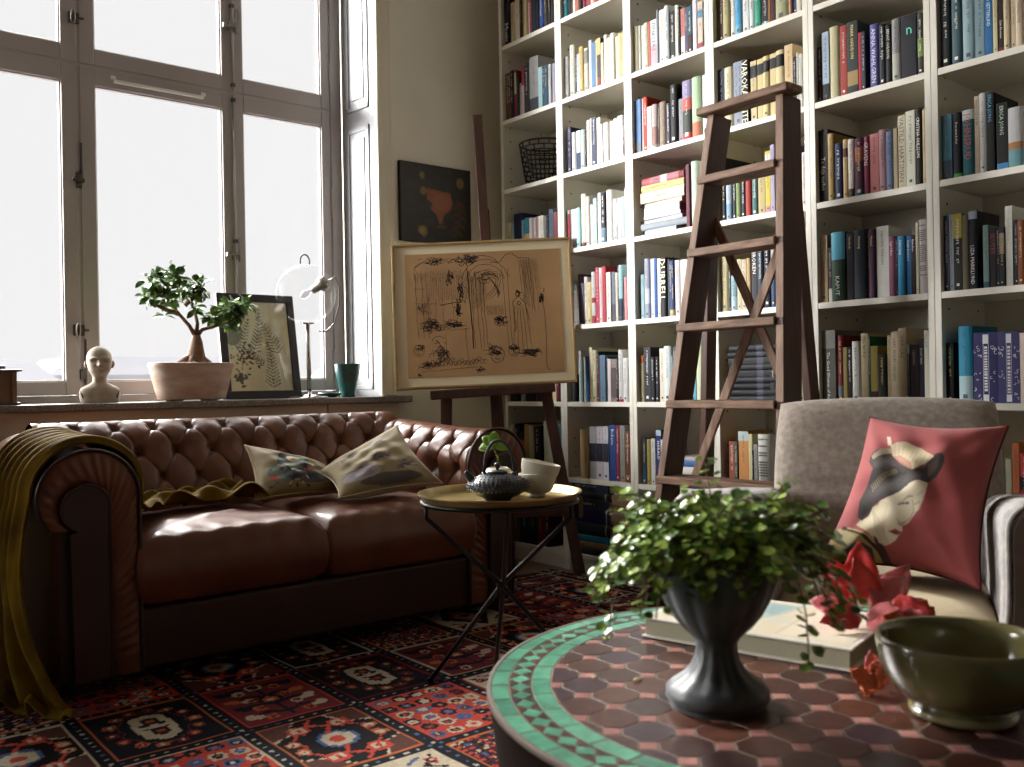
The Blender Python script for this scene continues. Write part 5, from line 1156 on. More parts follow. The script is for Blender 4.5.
obj('seat_base', MB().box((-.20, .02, .13), (.20, .58, .29)), fab_panel, chair, bevel=.02, seg=3)
def arm_prof(x0, x1, zt, r):
    pts = [(x0+.012, .14), (x0+.006, .26), (x0-.006, .34), (x0, .44), (x0, zt-r)]
    pts += [(x0+r-r*math.cos(a), zt-r+r*math.sin(a)) for a in [PI/2*k/7 for k in range(1, 8)]]
    pts += [(x1-r+r*math.sin(a), zt-r+r*math.cos(a)) for a in [PI/2*k/7 for k in range(0, 8)]]
    pts += [(x1, .14)]
    return pts
for s in (-1, 1):
    x0, x1 = .192, .385
    pr = arm_prof(x0, x1, .600, .05); pr = [(s*x, z) for x, z in pr]
    am = MB().prism(pr, 1, .0, .63); am.v = [(x, y, z-(.062*y/.63 if z > .4 else 0)) for x, y, z in am.v]
    arm_ = obj('arm', am, fab_worn, chair, bevel=.022, seg=4)
    ins = [(s*(.2885+(abs(x)-.2885)*.86), .14+(z-.14)*.955+.004) for x, z in pr]
    obj('arm_front_panel', MB().prism(ins, 1, -.006, .02), fab_panel, arm_, bevel=.004, seg=2)
    obj('piping', MB().tube([(s*(.2885+(abs(x)-.2885)*.91), -.003, .14+(z-.14)*.975+.003) for x, z in pr], .0045, 8), fab_worn, arm_, smooth=True)
    obj('arm_outer_panel', MB().box((min(s*.381, s*.389), .03, .15), (max(s*.381, s*.389), .60, .54)), fab_panel, arm_, bevel=.003)
    for y in (.05, .58): obj('leg', MB().tube([(s*.29, y, .15), (s*.295, y-.005, 0)], [.024, .015], 14), mat('dark_turned_wood', '2c1c14', .4), chair, smooth=True)

# red cushion printed with a woman's head in profile
CW_ = 360
cc = Canvas(CW_, CW_, '9e4c4c')
ip = [(205., 30.), (745., 45.), (600., 735.), (10., 560.)]     # outline the print drawing is laid out in
A_ = []; b_ = []
for (x, y), (u, v) in zip(ip, ((0, 0), (1, 0), (1, 1), (0, 1))):
    A_ += [[x, y, 1, 0, 0, 0, -u*x, -u*y], [0, 0, 0, x, y, 1, -v*x, -v*y]]; b_ += [u, v]
Hm = np.append(np.linalg.solve(np.array(A_), np.array(b_)), 1).reshape(3, 3)
def Q(pts): 
    o_ = []
    for x, y in pts:
        r = Hm @ np.array([x, y, 1]); o_.append((r[0]/r[2]*CW_, r[1]/r[2]*CW_))
    return o_
def poly(pts, hx, k=1): cc.poly(Q(pts), hx, k)
def line(pts, w, hx, k=1): cc.line(Q(pts), w*1.38, hx, k)
poly([(60, 450), (75, 443), (120, 470), (165, 512), (205, 560), (222, 620), (240, 660), (150, 700), (10, 570), (40, 500)], 'b8a468')
poly([(60, 450), (110, 470), (150, 520), (120, 560), (80, 520)], 'c4b888'); poly([(100, 545), (150, 530), (195, 570), (195, 610), (150, 612), (110, 590)], '4c4c50')
poly([(20, 560), (90, 560), (140, 610), (160, 690), (60, 640)], '6a7440'); line([(95, 450), (165, 505), (215, 580), (235, 650)], 5, '3a2a2a'); line([(112, 458), (180, 510), (222, 575)], 2.5, 'c8b070')
poly([(145, 458), (200, 395), (250, 400), (235, 480), (232, 560), (215, 555), (190, 510)], 'cdbf9f')
poly([(205, 520), (235, 560), (255, 640), (235, 655), (212, 580)], '4c3038')
poly([(240, 385), (300, 365), (350, 330), (405, 315), (442, 325), (428, 365), (412, 395), (398, 420), (390, 440), (368, 462), (345, 490), (320, 500), (318, 520), (300, 540), (285, 556), (262, 568), (240, 570), (222, 555), (212, 510), (200, 440)], 'd4c9ae')
poly([(205, 400), (250, 385), (275, 400), (258, 470), (245, 545), (225, 550), (212, 500)], 'b8aa8c', .6)
poly([(150, 425), (158, 360), (190, 295), (213, 240), (196, 210), (205, 185), (230, 168), (265, 158), (292, 190), (330, 235), (375, 266), (430, 242), (448, 214), (474, 194), (496, 192), (510, 206), (509, 232), (497, 260), (474, 294), (440, 326), (400, 312), (362, 328), (330, 350), (290, 368), (245, 380), (208, 398), (190, 432), (165, 445)], '352c2a')
poly([(200, 205), (230, 172), (262, 165), (290, 200), (250, 225), (215, 232)], '463a36'); poly([(270, 250), (350, 270), (330, 320), (260, 300)], '221c1c', .8); poly([(440, 240), (490, 205), (480, 250), (440, 300)], '57493f', .8)
for k in range(16): line([(196+k*2, 410-k*3), (230+k*5, 350-k*4), (285+k*8, 318-k*4), (340+k*5, 318-k*2.5)], .8, ['4e4440', '241e1c'][k % 2], .7)
for k in range(10): line([(385+k*6, 262-k*2), (430+k*6, 250-k*4), (470+k*3, 225-k*1.5)], .8, ['5c5048', '2c2422'][k % 2], .7)
for k in range(8): line([(205+k*3, 235+k), (240+k*5, 200+k*4), (285+k*3, 205+k*4)], .8, '5a4e46', .7)
for k in range(15): line([(212+k*7, 320-k*5+abs(k-7)*2), (205+k*7, 290-k*4+abs(k-7)*2)], 1.2, '9c8a5c')
poly([(285, 150), (310, 138), (352, 135), (410, 160), (466, 205), (448, 222), (430, 236), (405, 248), (375, 266), (345, 240), (318, 212), (292, 190)], 'c4b494')
poly([(292, 190), (325, 190), (372, 232), (375, 266), (330, 235)], 'a46a5c', .7)
for k in range(9): line([(305+k*18, 140+k*8), (300+k*15, 190+k*8)], .9, '9c8c6c')
poly([(205, 190), (250, 160), (292, 158), (296, 175), (250, 185), (215, 205)], 'b4a68a', .8); poly([(272, 112), (288, 112), (292, 150), (276, 148)], 'd0c4ac')
line([(312, 408), (332, 404), (352, 406)], 2.0, '4c3c38'); line([(316, 400), (340, 396), (356, 402)], 1.0, '84706a'); line([(380, 412), (400, 402)], 1.8, '4c3c38'); line([(335, 388), (358, 378), (374, 380)], 1.8, '8c7c70'); line([(390, 378), (418, 362)], 1.6, '8c7c70')
line([(372, 395), (372, 440), (352, 472), (318, 492)], 1.4, 'a89a80'); line([(305, 492), (318, 496), (332, 486)], 1.6, '6c5a50')
poly([(268, 518), (290, 512), (302, 518), (312, 528), (296, 536), (282, 530)], '9c4c48'); line([(266, 518), (292, 524), (310, 524)], 1.0, '5c2c2c')
poly([(395, 330), (440, 330), (420, 390), (395, 440), (372, 440), (378, 400)], 'e0d6be', .55)
poly([(205, 400), (240, 470), (262, 560), (240, 568), (222, 555), (210, 500)], '9c8e74', .35); poly([(300, 470), (330, 490), (310, 505)], 'a89878', .5); cc.soft(2)
crn = [(1.857, 1.072, .724), (1.938, .822, .708), (1.726, .785, .418), (1.695, 1.100, .425)]
pillow('cushion', 'red cushion printed with the pale profile of a dark-haired woman, on the armchair', crn, .088, cc, size=(170, 170), m_name='red_printed_cloth', base='5c2026', pinch=.13,
       back=mat('dark_red_velvet', '4a161c', .8, sheen=.3), piping=mat('dark_red_seam', '58181e', .8))
# ------------------------------------------------------------------ mosaic coffee table
MX, MY, MZ, MR = .947, .614, .46, .385
ct = thing('mosaic_table', 'round coffee table topped with green and brown mosaic tiles, in the foreground', 'coffee table', (MX, MY, 0))
grout = mat('mosaic_grout', '6e5a4c', .8, var=.2, vscale=60)
rust = mat('iron_rim', '22160f', .6, metal=.2, var=.2, vscale=20)
obj('top_slab', MB().lathe([(0, MZ-.03), (MR-.016, MZ-.03), (MR-.004, MZ-.0003), (0, MZ-.0003)], 96), grout, ct)
obj('rim_band', MB().lathe([(MR-.006, MZ-.0055), (MR, MZ-.0055), (MR+.0008, MZ-.003), (MR, MZ+.0005), (MR-.0045, MZ+.0005), (MR-.005, MZ-.01)], 96), mat('pale_metal_rim', '6a6058', .5, metal=.5), ct, smooth=True, autosmooth=40)
obj('apron', MB().lathe([(MR-.02, MZ-.10), (MR-.014, MZ-.10), (MR-.0015, MZ-.0055), (MR-.016, MZ-.008)], 96), mat('dark_apron', '1a100b', .9, spec=.05), ct, smooth=True, autosmooth=30)
rnd = random.Random(8)
greens = ['4c8c72', '56987c', '457f68', '5e9e84', '509076']; browns = ['472820', '4f2f23', '3c231d', '553225', '3a2826', '432621', '39272e']; pinks = ['a06c64', 'a8746a', '94605a']
tmats = []; tix = {}
def tm(hx, ro):
    if hx not in tix:
        tix[hx] = len(tmats); tmats.append(mat('tile_'+hx, hx, ro, var=.4, vscale=55, bump=.2, bscale=60, bdist=.002))
    return tix[hx]
tiles = MB()
def tile(pts, mi, h=.0004, sh=.0004):
    """a slightly domed flat tile from a plan polygon"""
    n = len(pts); cx = sum(p[0] for p in pts)/n; cy = sum(p[1] for p in pts)/n; dz = rnd.uniform(-.0001, .00015); tx, ty = rnd.uniform(-.006, .006), rnd.uniform(-.006, .006)
    lo = [(x, y, MZ-.001) for x, y in pts]
    hi = []
    for x, y in pts:
        d = math.hypot(x-cx, y-cy)+1e-9; k = max(0, 1-sh/d); hi.append((cx+(x-cx)*k, cy+(y-cy)*k, MZ+h*.4+dz+(x-cx)*tx+(y-cy)*ty))
    tiles.add(lo+hi, [tuple(range(n, 2*n))]+[(i, (i+1) % n, n+(i+1) % n, n+i) for i in range(n)], mi)
def pol(r, a): return (r*math.cos(a), r*math.sin(a))
def ringtiles(r0, r1, n, off):
    for k in range(n):
        a0, a1 = 2*PI*(k+off+.025)/n, 2*PI*(k+off+.975)/n
        tile([pol(r0, a0), pol(r0, (a0+a1)/2), pol(r0, a1), pol(r1, a1), pol(r1, (a0+a1)/2), pol(r1, a0)], tm(rnd.choice(greens), .28))
ringtiles(.3605, .3795, 46, 0); ringtiles(.3125, .3335, 40, .3)
N = 76; ra, rb, rm = .335, .359, .347
for k in range(N):
    a = 2*PI*k/N; h = PI/N
    tile([pol(ra, a), pol(rm, a+h*.93), pol(rb, a), pol(rm, a-h*.93)], tm(rnd.choice(greens), .28))
    b = a+h
    tile([pol(ra, b-h*.9), pol(ra, b+h*.9), pol(rm-.0012, b)], tm(rnd.choice(browns), .3)); tile([pol(rb, b+h*.9), pol(rb, b-h*.9), pol(rm+.0012, b)], tm(rnd.choice(browns), .3))
px0, py0, dx, dy = .8653-MX, .8562-MY, .0527, .0490
sq = .0114      # half diagonal-ish of the small tiles
Rin = .3105
def clip(pts):
    """clip polygon to the inner circle"""
    ins = [math.hypot(*p) < Rin for p in pts]
    if all(ins): return pts
    if not any(ins): return None
    out = []
    for p, q, i, j in zip(pts, pts[1:]+pts[:1], ins, ins[1:]+ins[:1]):
        if i: out.append(p)
        if i != j:
            a_, b_ = 0., 1.
            for _ in range(18):
                c_ = (a_+b_)/2; m_ = math.hypot(p[0]+(q[0]-p[0])*c_, p[1]+(q[1]-p[1])*c_) < Rin
                if m_ == i: a_ = c_
                else: b_ = c_
            out.append((p[0]+(q[0]-p[0])*a_, p[1]+(q[1]-p[1])*a_))
    return out if len(out) > 2 else None
g = .0011
for i in range(-12, 13):
    for j in range(-12, 13):
        x, y = px0+i*dx, py0+j*dy
        p = clip([(x-sq, y), (x, y-sq), (x+sq, y), (x, y+sq)])
        if p: tile(p, tm(rnd.choice(pinks), .35))
        cx_, cy_ = x+dx/2, y+dy/2; e = sq+g*1.4; hx_, hy_ = dx/2-g, dy/2-g
        p = clip([(cx_-hx_+e, cy_-hy_), (cx_+hx_-e, cy_-hy_), (cx_+hx_, cy_-hy_+e), (cx_+hx_, cy_+hy_-e), (cx_+hx_-e, cy_+hy_), (cx_-hx_+e, cy_+hy_), (cx_-hx_, cy_+hy_-e), (cx_-hx_, cy_-hy_+e)])
        if p: tile(p, tm(rnd.choice(browns), rnd.choice([.25, .35])))
obj('mosaic_tile', tiles, tmats, ct)
m = MB()
obj('pedestal_ring', MB().tube([(.26*math.cos(2*PI*k/48), .26*math.sin(2*PI*k/48), .14) for k in range(48)], .008, 8, closed=True), rust, ct, smooth=True)
for k in range(4):
    a = PI/4+PI/2*k; obj('leg', MB().tube([(.33*math.cos(a), .33*math.sin(a), MZ-.05), (.27*math.cos(a), .27*math.sin(a), .22), (.26*math.cos(a), .26*math.sin(a), .12), (.30*math.cos(a), .30*math.sin(a), .01)], .011, 10), rust, ct, smooth=True)
TT = MZ+.001

# ------------------------------------------------------------------ iron urn, clay pot, trailing plant
UX, UY = .7946, .6410
urn_m = mat('weathered_dark_urn', '34363a', .48, hx2='4c4e50', vscale=18, bump=.35, bscale=34, bdist=.004, spec=.5)
t = thing('urn', 'dark weathered footed urn planter on the mosaic table', 'urn', (UX, UY, TT))
lob = lambda i, a: 1 + (.055*(abs(math.cos(6*a))**.8-.5) if 11 <= i <= 15 else .025*math.cos(12*a) if 4 <= i <= 8 else 0)
prof = [(0, 0), (.049, .001), (.0550, .009), (.0545, .017), (.047, .024), (.036, .031), (.028, .040), (.0235, .050), (.0215, .060), (.022, .067), (.026, .073), (.036, .083), (.047, .097), (.0555, .113), (.0615, .130), (.0655, .146), (.066, .154), (.071, .160), (.075, .166), (.0735, .171), (.066, .169), (.060, .156), (.054, .125), (0, .12)]
obj('urn_body', MB().lathe(prof, 96, fn=lob), urn_m, t, smooth=True)
obj('base_plinth', MB().lathe([(.0, -.0005), (.0505, -.0005), (.0515, .006), (0, .006)], 48), urn_m, t, smooth=True, autosmooth=40)
clay = mat('terracotta_clay', '94503c', .8, hx2='84442f', vscale=20)
pt_ = thing('potted_plant', 'trailing green creeper in a small clay pot, spilling over the dark urn', 'plant', (UX, UY, TT+.1245))
obj('clay_pot', MB().lathe([(.030, 0), (.038, .045), (.041, .046), (.043, .062), (.039, .062), (.036, .05), (0, .05)], 32), clay, pt_, smooth=True, autosmooth=40)
obj('soil', MB().lathe([(0, .053), (.037, .052)], 24), mat('potting_soil', '2a1f18', .95, bump=.5, bscale=120), pt_)
rnd = random.Random(14)
stems = MB(); leaves = [MB(), MB(), MB()]
def round_leaf(mb, c, nrm, r):
    q = Vector(nrm).normalized().to_track_quat('Z', 'Y') @ Euler((0, 0, rnd.uniform(0, 6.3))).to_quaternion(); k = len(mb.v); n = 9
    mb.v.append(tuple(c))
    for j in range(n):
        a = 2*PI*j/n; rr = r*(1-.16*math.cos(a*1.0)**8*(math.cos(a) > 0)); mb.v.append(tuple(c+q @ Vector((rr*math.cos(a), rr*.92*math.sin(a), .18*r+rnd.uniform(-.08, .12)*r))))
    for j in range(n): mb.f.append((k, k+1+j, k+1+(j+1) % n)); mb.m.append(0)
def creeper(p0, d0, n, step, droop, spread=.3, lr=(.0042, .0070), every=1, stop=None):
    p = Vector(p0); d = Vector(d0).normalized(); pts = [p.copy()]
    for i in range(n):
        d = (d+Vector((rnd.gauss(0, spread), rnd.gauss(0, spread), rnd.gauss(0, spread)-droop))*.35).normalized(); p = p+d*step
        if p.z < -.118 and math.hypot(p.x, p.y) < .6: p.z = -.118+rnd.uniform(0, .006); d.z = abs(d.z)*.2
        r_ = math.hypot(p.x, p.y)
        if p.z < .045 and r_ < .078: p.x *= .080/max(r_, .01); p.y *= .080/max(r_, .01)
        pts.append(p.copy())
        if i % every == 0:
            for s in ((1, -1) if rnd.random() < .8 else (1,)):
                side = d.cross(Vector((0, 0, 1))); side = side.normalized() if side.length > .1 else Vector((1, 0, 0))
                c = p+side*s*rnd.uniform(.004, .010)+Vector((rnd.gauss(0, .003), rnd.gauss(0, .003), rnd.uniform(0, .005)))
                out = Vector((c.x, c.y, 0)); nv = Vector((rnd.gauss(0, .45), rnd.gauss(0, .45), 1))+out*4
                round_leaf(leaves[rnd.choice([0, 0, 1, 1, 2])], c, nv, rnd.uniform(*lr))
    stems.tube(pts, .0009, 5)
for k in range(175):           # dense dome of short shoots
    a = rnd.uniform(0, 2*PI); r0 = rnd.uniform(0, .034); el = rnd.uniform(.05, .85)
    creeper((r0*math.cos(a), r0*math.sin(a), .055), (math.cos(a)*math.cos(el), math.sin(a)*math.cos(el), math.sin(el)), rnd.randint(6, 12), .0092, .27, .34)
for k in range(44):            # shoots arching over the rim
    a = rnd.uniform(0, 2*PI)
    creeper((.036*math.cos(a), .036*math.sin(a), .060), (math.cos(a), math.sin(a), rnd.uniform(.2, .7)), rnd.randint(7, 12), .0085, .40, .30)
def cdir(r, d, z): return Vector((r*math.cos(yw)+d*math.sin(yw), -r*math.sin(yw)+d*math.cos(yw), z))
for r, d, z, n, dr in ((-1, .1, .1, 12, .40), (-1, -.3, .0, 11, .45), (-1, .35, .1, 13, .40), (-.9, -.5, .0, 10, .55), (-1, 0, -.1, 14, .42), (-1, .2, -.1, 12, .5), (1, -.3, .2, 14, .45), (1, .1, .2, 14, .4), (1, -.1, .1, 13, .5), (.9, -.45, .0, 13, .55), (1, .4, .3, 12, .36),
                       (.75, -.6, 0, 16, .6), (-.3, -.9, .1, 8, .6), (1, -.35, -.1, 15, .5), (.95, .2, .1, 12, .45)):
    creeper(cdir(r*.05, d*.05, .058), cdir(r, d, z), n, .0095, dr, .24, (.0048, .0075), 1)
def leafmat(nm, a, b): return mat(nm, a, .32, hx2=b, vscale=60, spec=.6)
for mb, (nm, a, b) in zip(leaves, (('creeper_leaf', '7c9a40', '5e7c34'), ('creeper_leaf_light', 'a4b858', '88a244'), ('creeper_leaf_dark', '55743a', '41602e'))):
    o = obj('foliage', mb, leafmat(nm, a, b), pt_, smooth=True); o['kind'] = 'stuff'
obj('stems', stems, mat('brown_stem', '6a4a34', .6), pt_, smooth=True)['kind'] = 'stuff'

# ------------------------------------------------------------------ big book, autumn sprig, olive bowl
BT = .0275
bk = thing('book', 'large pale art book lying flat on the mosaic table behind the urn', 'book', (.9945, .6025, TT), math.atan2(.9724, -.2335))
# local x runs along the long edge, local y is minus depth
Lb, Db = .282, .188
white_edge = mat('book_white_board', 'd6d2c6', .4)
obj('cover', MB().box((0, -Db, BT-.003), (Lb, 0, BT)).box((0, -Db, 0), (Lb, 0, .003)).box((0, -Db, 0), (Lb, -Db+.003, BT)), white_edge, bk, bevel=.001)
obj('page_block', MB().box((.004, -Db+.003, .003), (Lb-.004, -.004, BT-.003)), mat('book_pages', 'a8a48e', .9, hx2='8c8872', vscale=300, wave=(1, 1, 40)), bk)
bc = Canvas(180, 100, 'd2c8b0'); rb_ = random.Random(3)
bc.rect(6, 8, 62, 92, 'd8ceb8'); bc.rect(64, 6, 174, 94, 'cfc6ae')
for k in range(60): bc.ell(rb_.uniform(66, 172), rb_.uniform(8, 92), rb_.uniform(5, 20), rb_.uniform(3, 9), rb_.choice(['d4ccb8', 'c8c0a6', 'c4c4b4', 'd0c2a8']), rb_.uniform(0, 3), .5)
bc.poly([(74, 6), (118, 6), (108, 46), (92, 60), (82, 40)], '9fb4b0', .85); bc.poly([(82, 10), (104, 8), (98, 40), (88, 44)], '87a3a4', .7); bc.ell(140, 30, 22, 10, 'c0c4b6', .4, .6); bc.ell(128, 70, 20, 8, 'c2b89a', .2, .7)
for k in range(7): bc.rect(18+0*k, 20+k*7, 18+28+(k % 3)*4, 22+k*7, 'b4a8a4', .6)
bc.line([(62, 6), (62, 94)], 1.2, 'b8ae96'); bc.soft(2)
nx_, ny_ = 120, 66
m = MB().grid(lambda u, v: (.007+(Lb-.014)*u, -Db+.008+(Db-.014)*(1-v), BT+.0004), nx_, ny_); me = bpy.data.meshes.new('cover_print'); me.from_pydata(m.v, [], m.f)
paint(me, np.array([(i/(nx_-1), 1-j/(ny_-1)) for i in range(nx_) for j in range(ny_)]), bc)
link('cover_print', me, mat('book_cover_print', attr='pattern', rough=.35), bk, smooth=True)

red1 = mat('red_leaf', 'd04a46', .38, hx2='b03436', vscale=30, spec=.6); red2 = mat('pink_red_leaf', 'd88084', .34, hx2='c05c62', vscale=30, spec=.6); org = mat('orange_leaf', 'e07850', .45, hx2='cc5c40', vscale=40)
sp = thing('autumn_sprig', 'sprig of red autumn leaves lying across the corner of the art book', 'leaf sprig', (1.108, .640, TT+BT+.008))
stem_m = mat('red_stem', '7c3a2c', .6)
obj('stem', MB().tube([(.0, .0, .004), (-.03, -.03, .012), (-.075, -.055, .006), (-.10, -.075, -.006)], .0014, 6), stem_m, sp, smooth=True)
def bigleaf(base, d, up, L, w, mtl, parent, cup=.18):
    L *= 1.22 if parent is sp else 1; w *= 1.25 if parent is sp else 1
    m = MB(); n = 10; d = Vector(d).normalized(); up = Vector(up); x = d.cross(up).normalized(); up = x.cross(d).normalized(); base = Vector(base)
    for i in range(n+1):
        tt = i/n; ww = w*(math.sin(PI*min(.985, tt**.8))**.85)*(1+.07*math.sin(i*2.6)); c = base+d*L*tt-up*(cup*L*tt*tt)
        for j in range(-2, 3): m.v.append(tuple(c+x*ww*.25*j+up*(abs(j)*ww*.09+.002*math.sin(i*1.7+j))))
    for i in range(n):
        for j in range(4): m.f.append((i*5+j, i*5+j+1, i*5+6+j, i*5+5+j)); m.m.append(0)
    return obj('leaf', m, mtl, parent, smooth=True, solid=.0006)
cv3 = lambda r, d, z: cdir(r, d, z)
toc = cdir(-.25, -1, .5)      # leaves broadly turned to the room
for (r, d, z), (dr, dd, dz), L, w, mm, cu in (((-.014, .03, .012), (-.55, .2, .95), .062, .036, red1, .1), ((-.004, .03, .014), (.10, .3, 1), .068, .036, red1, .12), ((.0, .0, .010), (.55, .1, .55), .055, .036, red2, .25), ((.012, .015, .012), (.75, .2, .85), .062, .030, red2, .2),
    ((-.01, -.01, .016), (.35, -.6, -.25), .052, .036, red2, .05), ((-.02, -.005, .010), (-.75, -.35, -.02), .048, .030, red1, .15), ((.015, -.005, .012), (.65, -.5, .05), .046, .034, red1, .1), ((.0, .02, .02), (-.2, -.3, .5), .05, .034, red1, .3),
    ((.03, .01, .008), (1, .2, .38), .050, .014, red1, .5), ((.02, -.02, .006), (.8, -.7, -.1), .044, .028, red2, .1), ((-.03, .01, .008), (-.9, .3, .35), .04, .022, red2, .3)):
    bigleaf(cdir(r, d, z), cdir(dr, dd, dz), toc, L, w, mm, sp, cu)
for (r, d, z), (dr, dd, dz), L, w in (((.045, -.02, .004), (.4, -.2, .9), .024, .022), ((.022, -.035, .002), (-.5, -.3, .3), .026, .022), ((.058, -.01, .006), (.8, .1, .5), .018, .014)):
    bigleaf(cdir(r, d, z), cdir(dr, dd, dz), toc, L, w, org, sp, .2)
fl = thing('autumn_leaf', 'small orange leaf cluster fallen beside the front corner of the art book', 'leaf', (.948, .556, TT+.006))
for (r, d, z), (dr, dd, dz), L, w in (((0, 0, .006), (-.8, -.1, .5), .022, .020), ((.002, -.002, .003), (.5, -.2, .25), .022, .020), ((.006, 0, .012), (.3, .1, 1), .016, .012), ((0, -.002, .002), (-.2, -.5, -.25), .018, .018)):
    bigleaf(cdir(r, d, z), cdir(dr, dd, dz), toc, L, w, org, fl, .15)
obj('stem', MB().tube([cdir(0, 0, .004), cdir(.01, 0, .022), cdir(.022, .01, .034)], .001, 5), stem_m, fl, smooth=True)
fl2 = thing('autumn_leaf', 'single small red leaf leaning between art book corner and olive bowl', 'leaf', (.972, .560, TT+.012))
bigleaf((0, 0, 0), cdir(-.15, .1, 1), toc, .026, .022, red2, fl2, .2); obj('stem', MB().tube([(0, 0, 0), cdir(.004, 0, -.012)], .001, 5), stem_m, fl2, smooth=True)

olive = mat('olive_glaze', '6a6440', .16, hx2='585234', vscale=8, coat=.6, spec=.6)
t = thing('bowl', 'olive green glazed ceramic bowl on a ringed foot, on the mosaic table', 'bowl', (.9559, .4551, TT))
R, Hh, rf = .083, .078, .047
pr = [(0, .003), (rf-.008, .001), (rf, 0), (rf+.0035, .004), (rf+.003, .008), (rf-.001, .011), (rf-.002, .013)]
pr += [((rf-.004)+(R-rf+.004)*math.sin(PI/2*k/12)**.82, .014+(Hh-.014)*(1-math.cos(PI/2*k/12))**.92) for k in range(1, 13)]
out = pr[:]; pr += [(R-.0015, Hh+.002), (R-.005, Hh+.001)] + [((rf-.006)+(R-.007-rf+.006)*math.sin(PI/2*k/12)**.82, .020+(Hh-.020)*(1-math.cos(PI/2*k/12))**.92) for k in range(11, 0, -1)] + [(0, .019)]
obj('bowl_body', MB().lathe(pr, 80), olive, t, smooth=True)
obj('foot_ring', MB().lathe([(rf-.004, .0002), (rf+.0045, .001), (rf+.0055, .005), (rf+.0035, .0085), (rf-.003, .0095)], 72), mat('olive_glaze_light', '7a7450', .16, coat=.6), t, smooth=True)
# fallen bits on the tiles
for i, (x, y, lab) in enumerate(((.782, .752, 'tiny curled dry leaf scrap on the tiles left of the urn'), (.752, .789, 'tiny brown seed husk on the tiles near the green border'))):
    q = thing('leaf_scrap', lab, 'leaf scrap', (x, y, TT+.0015)); m = MB(); leaf_mesh(m, (0, 0, 0), (1, .4*i, .1), (0, 0, 1), .014, .005, .3); obj('blade', m, mat('dry_leaf', 'a08c5c' if i == 0 else '5a4030', .7), q, smooth=True, solid=.0005)
# ------------------------------------------------------------------ garden-panel rug
RX0, RX1, RY0, RY1 = -.70, 2.715, -.10, 3.09
res = .005; cw, ch = int((RX1-RX0)/res), int((RY1-RY0)/res)
rc = Canvas(cw, ch, '100f16'); rnd = random.Random(33)
S_ = 1/res
def rr(x, y): return ((x-RX0)*S_, (RY1-y)*S_)
NAVY, CORAL, RED, CREAM, BLUE, BLK, ORG, BRN = '121624', 'b2402f', '74191a', 'b8aa92', '46587e', '0d0a0d', 'ac5c30', '52322a'
def E_(x, y, a, b, hx, rot=0, k=1): cx_, cy_ = rr(x, y); rc.ell(cx_, cy_, a*S_, b*S_, hx, -rot, k)
def L_(pts, w, hx): rc.line([rr(*p) for p in pts], w*S_, hx)
def R_(x0, y0, x1, y1, hx): a, b = rr(x0, y1), rr(x1, y0); rc.rect(a[0], a[1], b[0], b[1], hx)
def PG(pts, hx): rc.poly([rr(*p) for p in pts], hx)
def rosette(x, y, r, c1, c2, c3):
    for k in range(8): a = 2*PI*k/8; E_(x+r*.62*math.cos(a), y+r*.62*math.sin(a), r*.34, r*.34, c1)
    E_(x, y, r*.58, r*.58, c2); E_(x, y, r*.26, r*.26, c3)
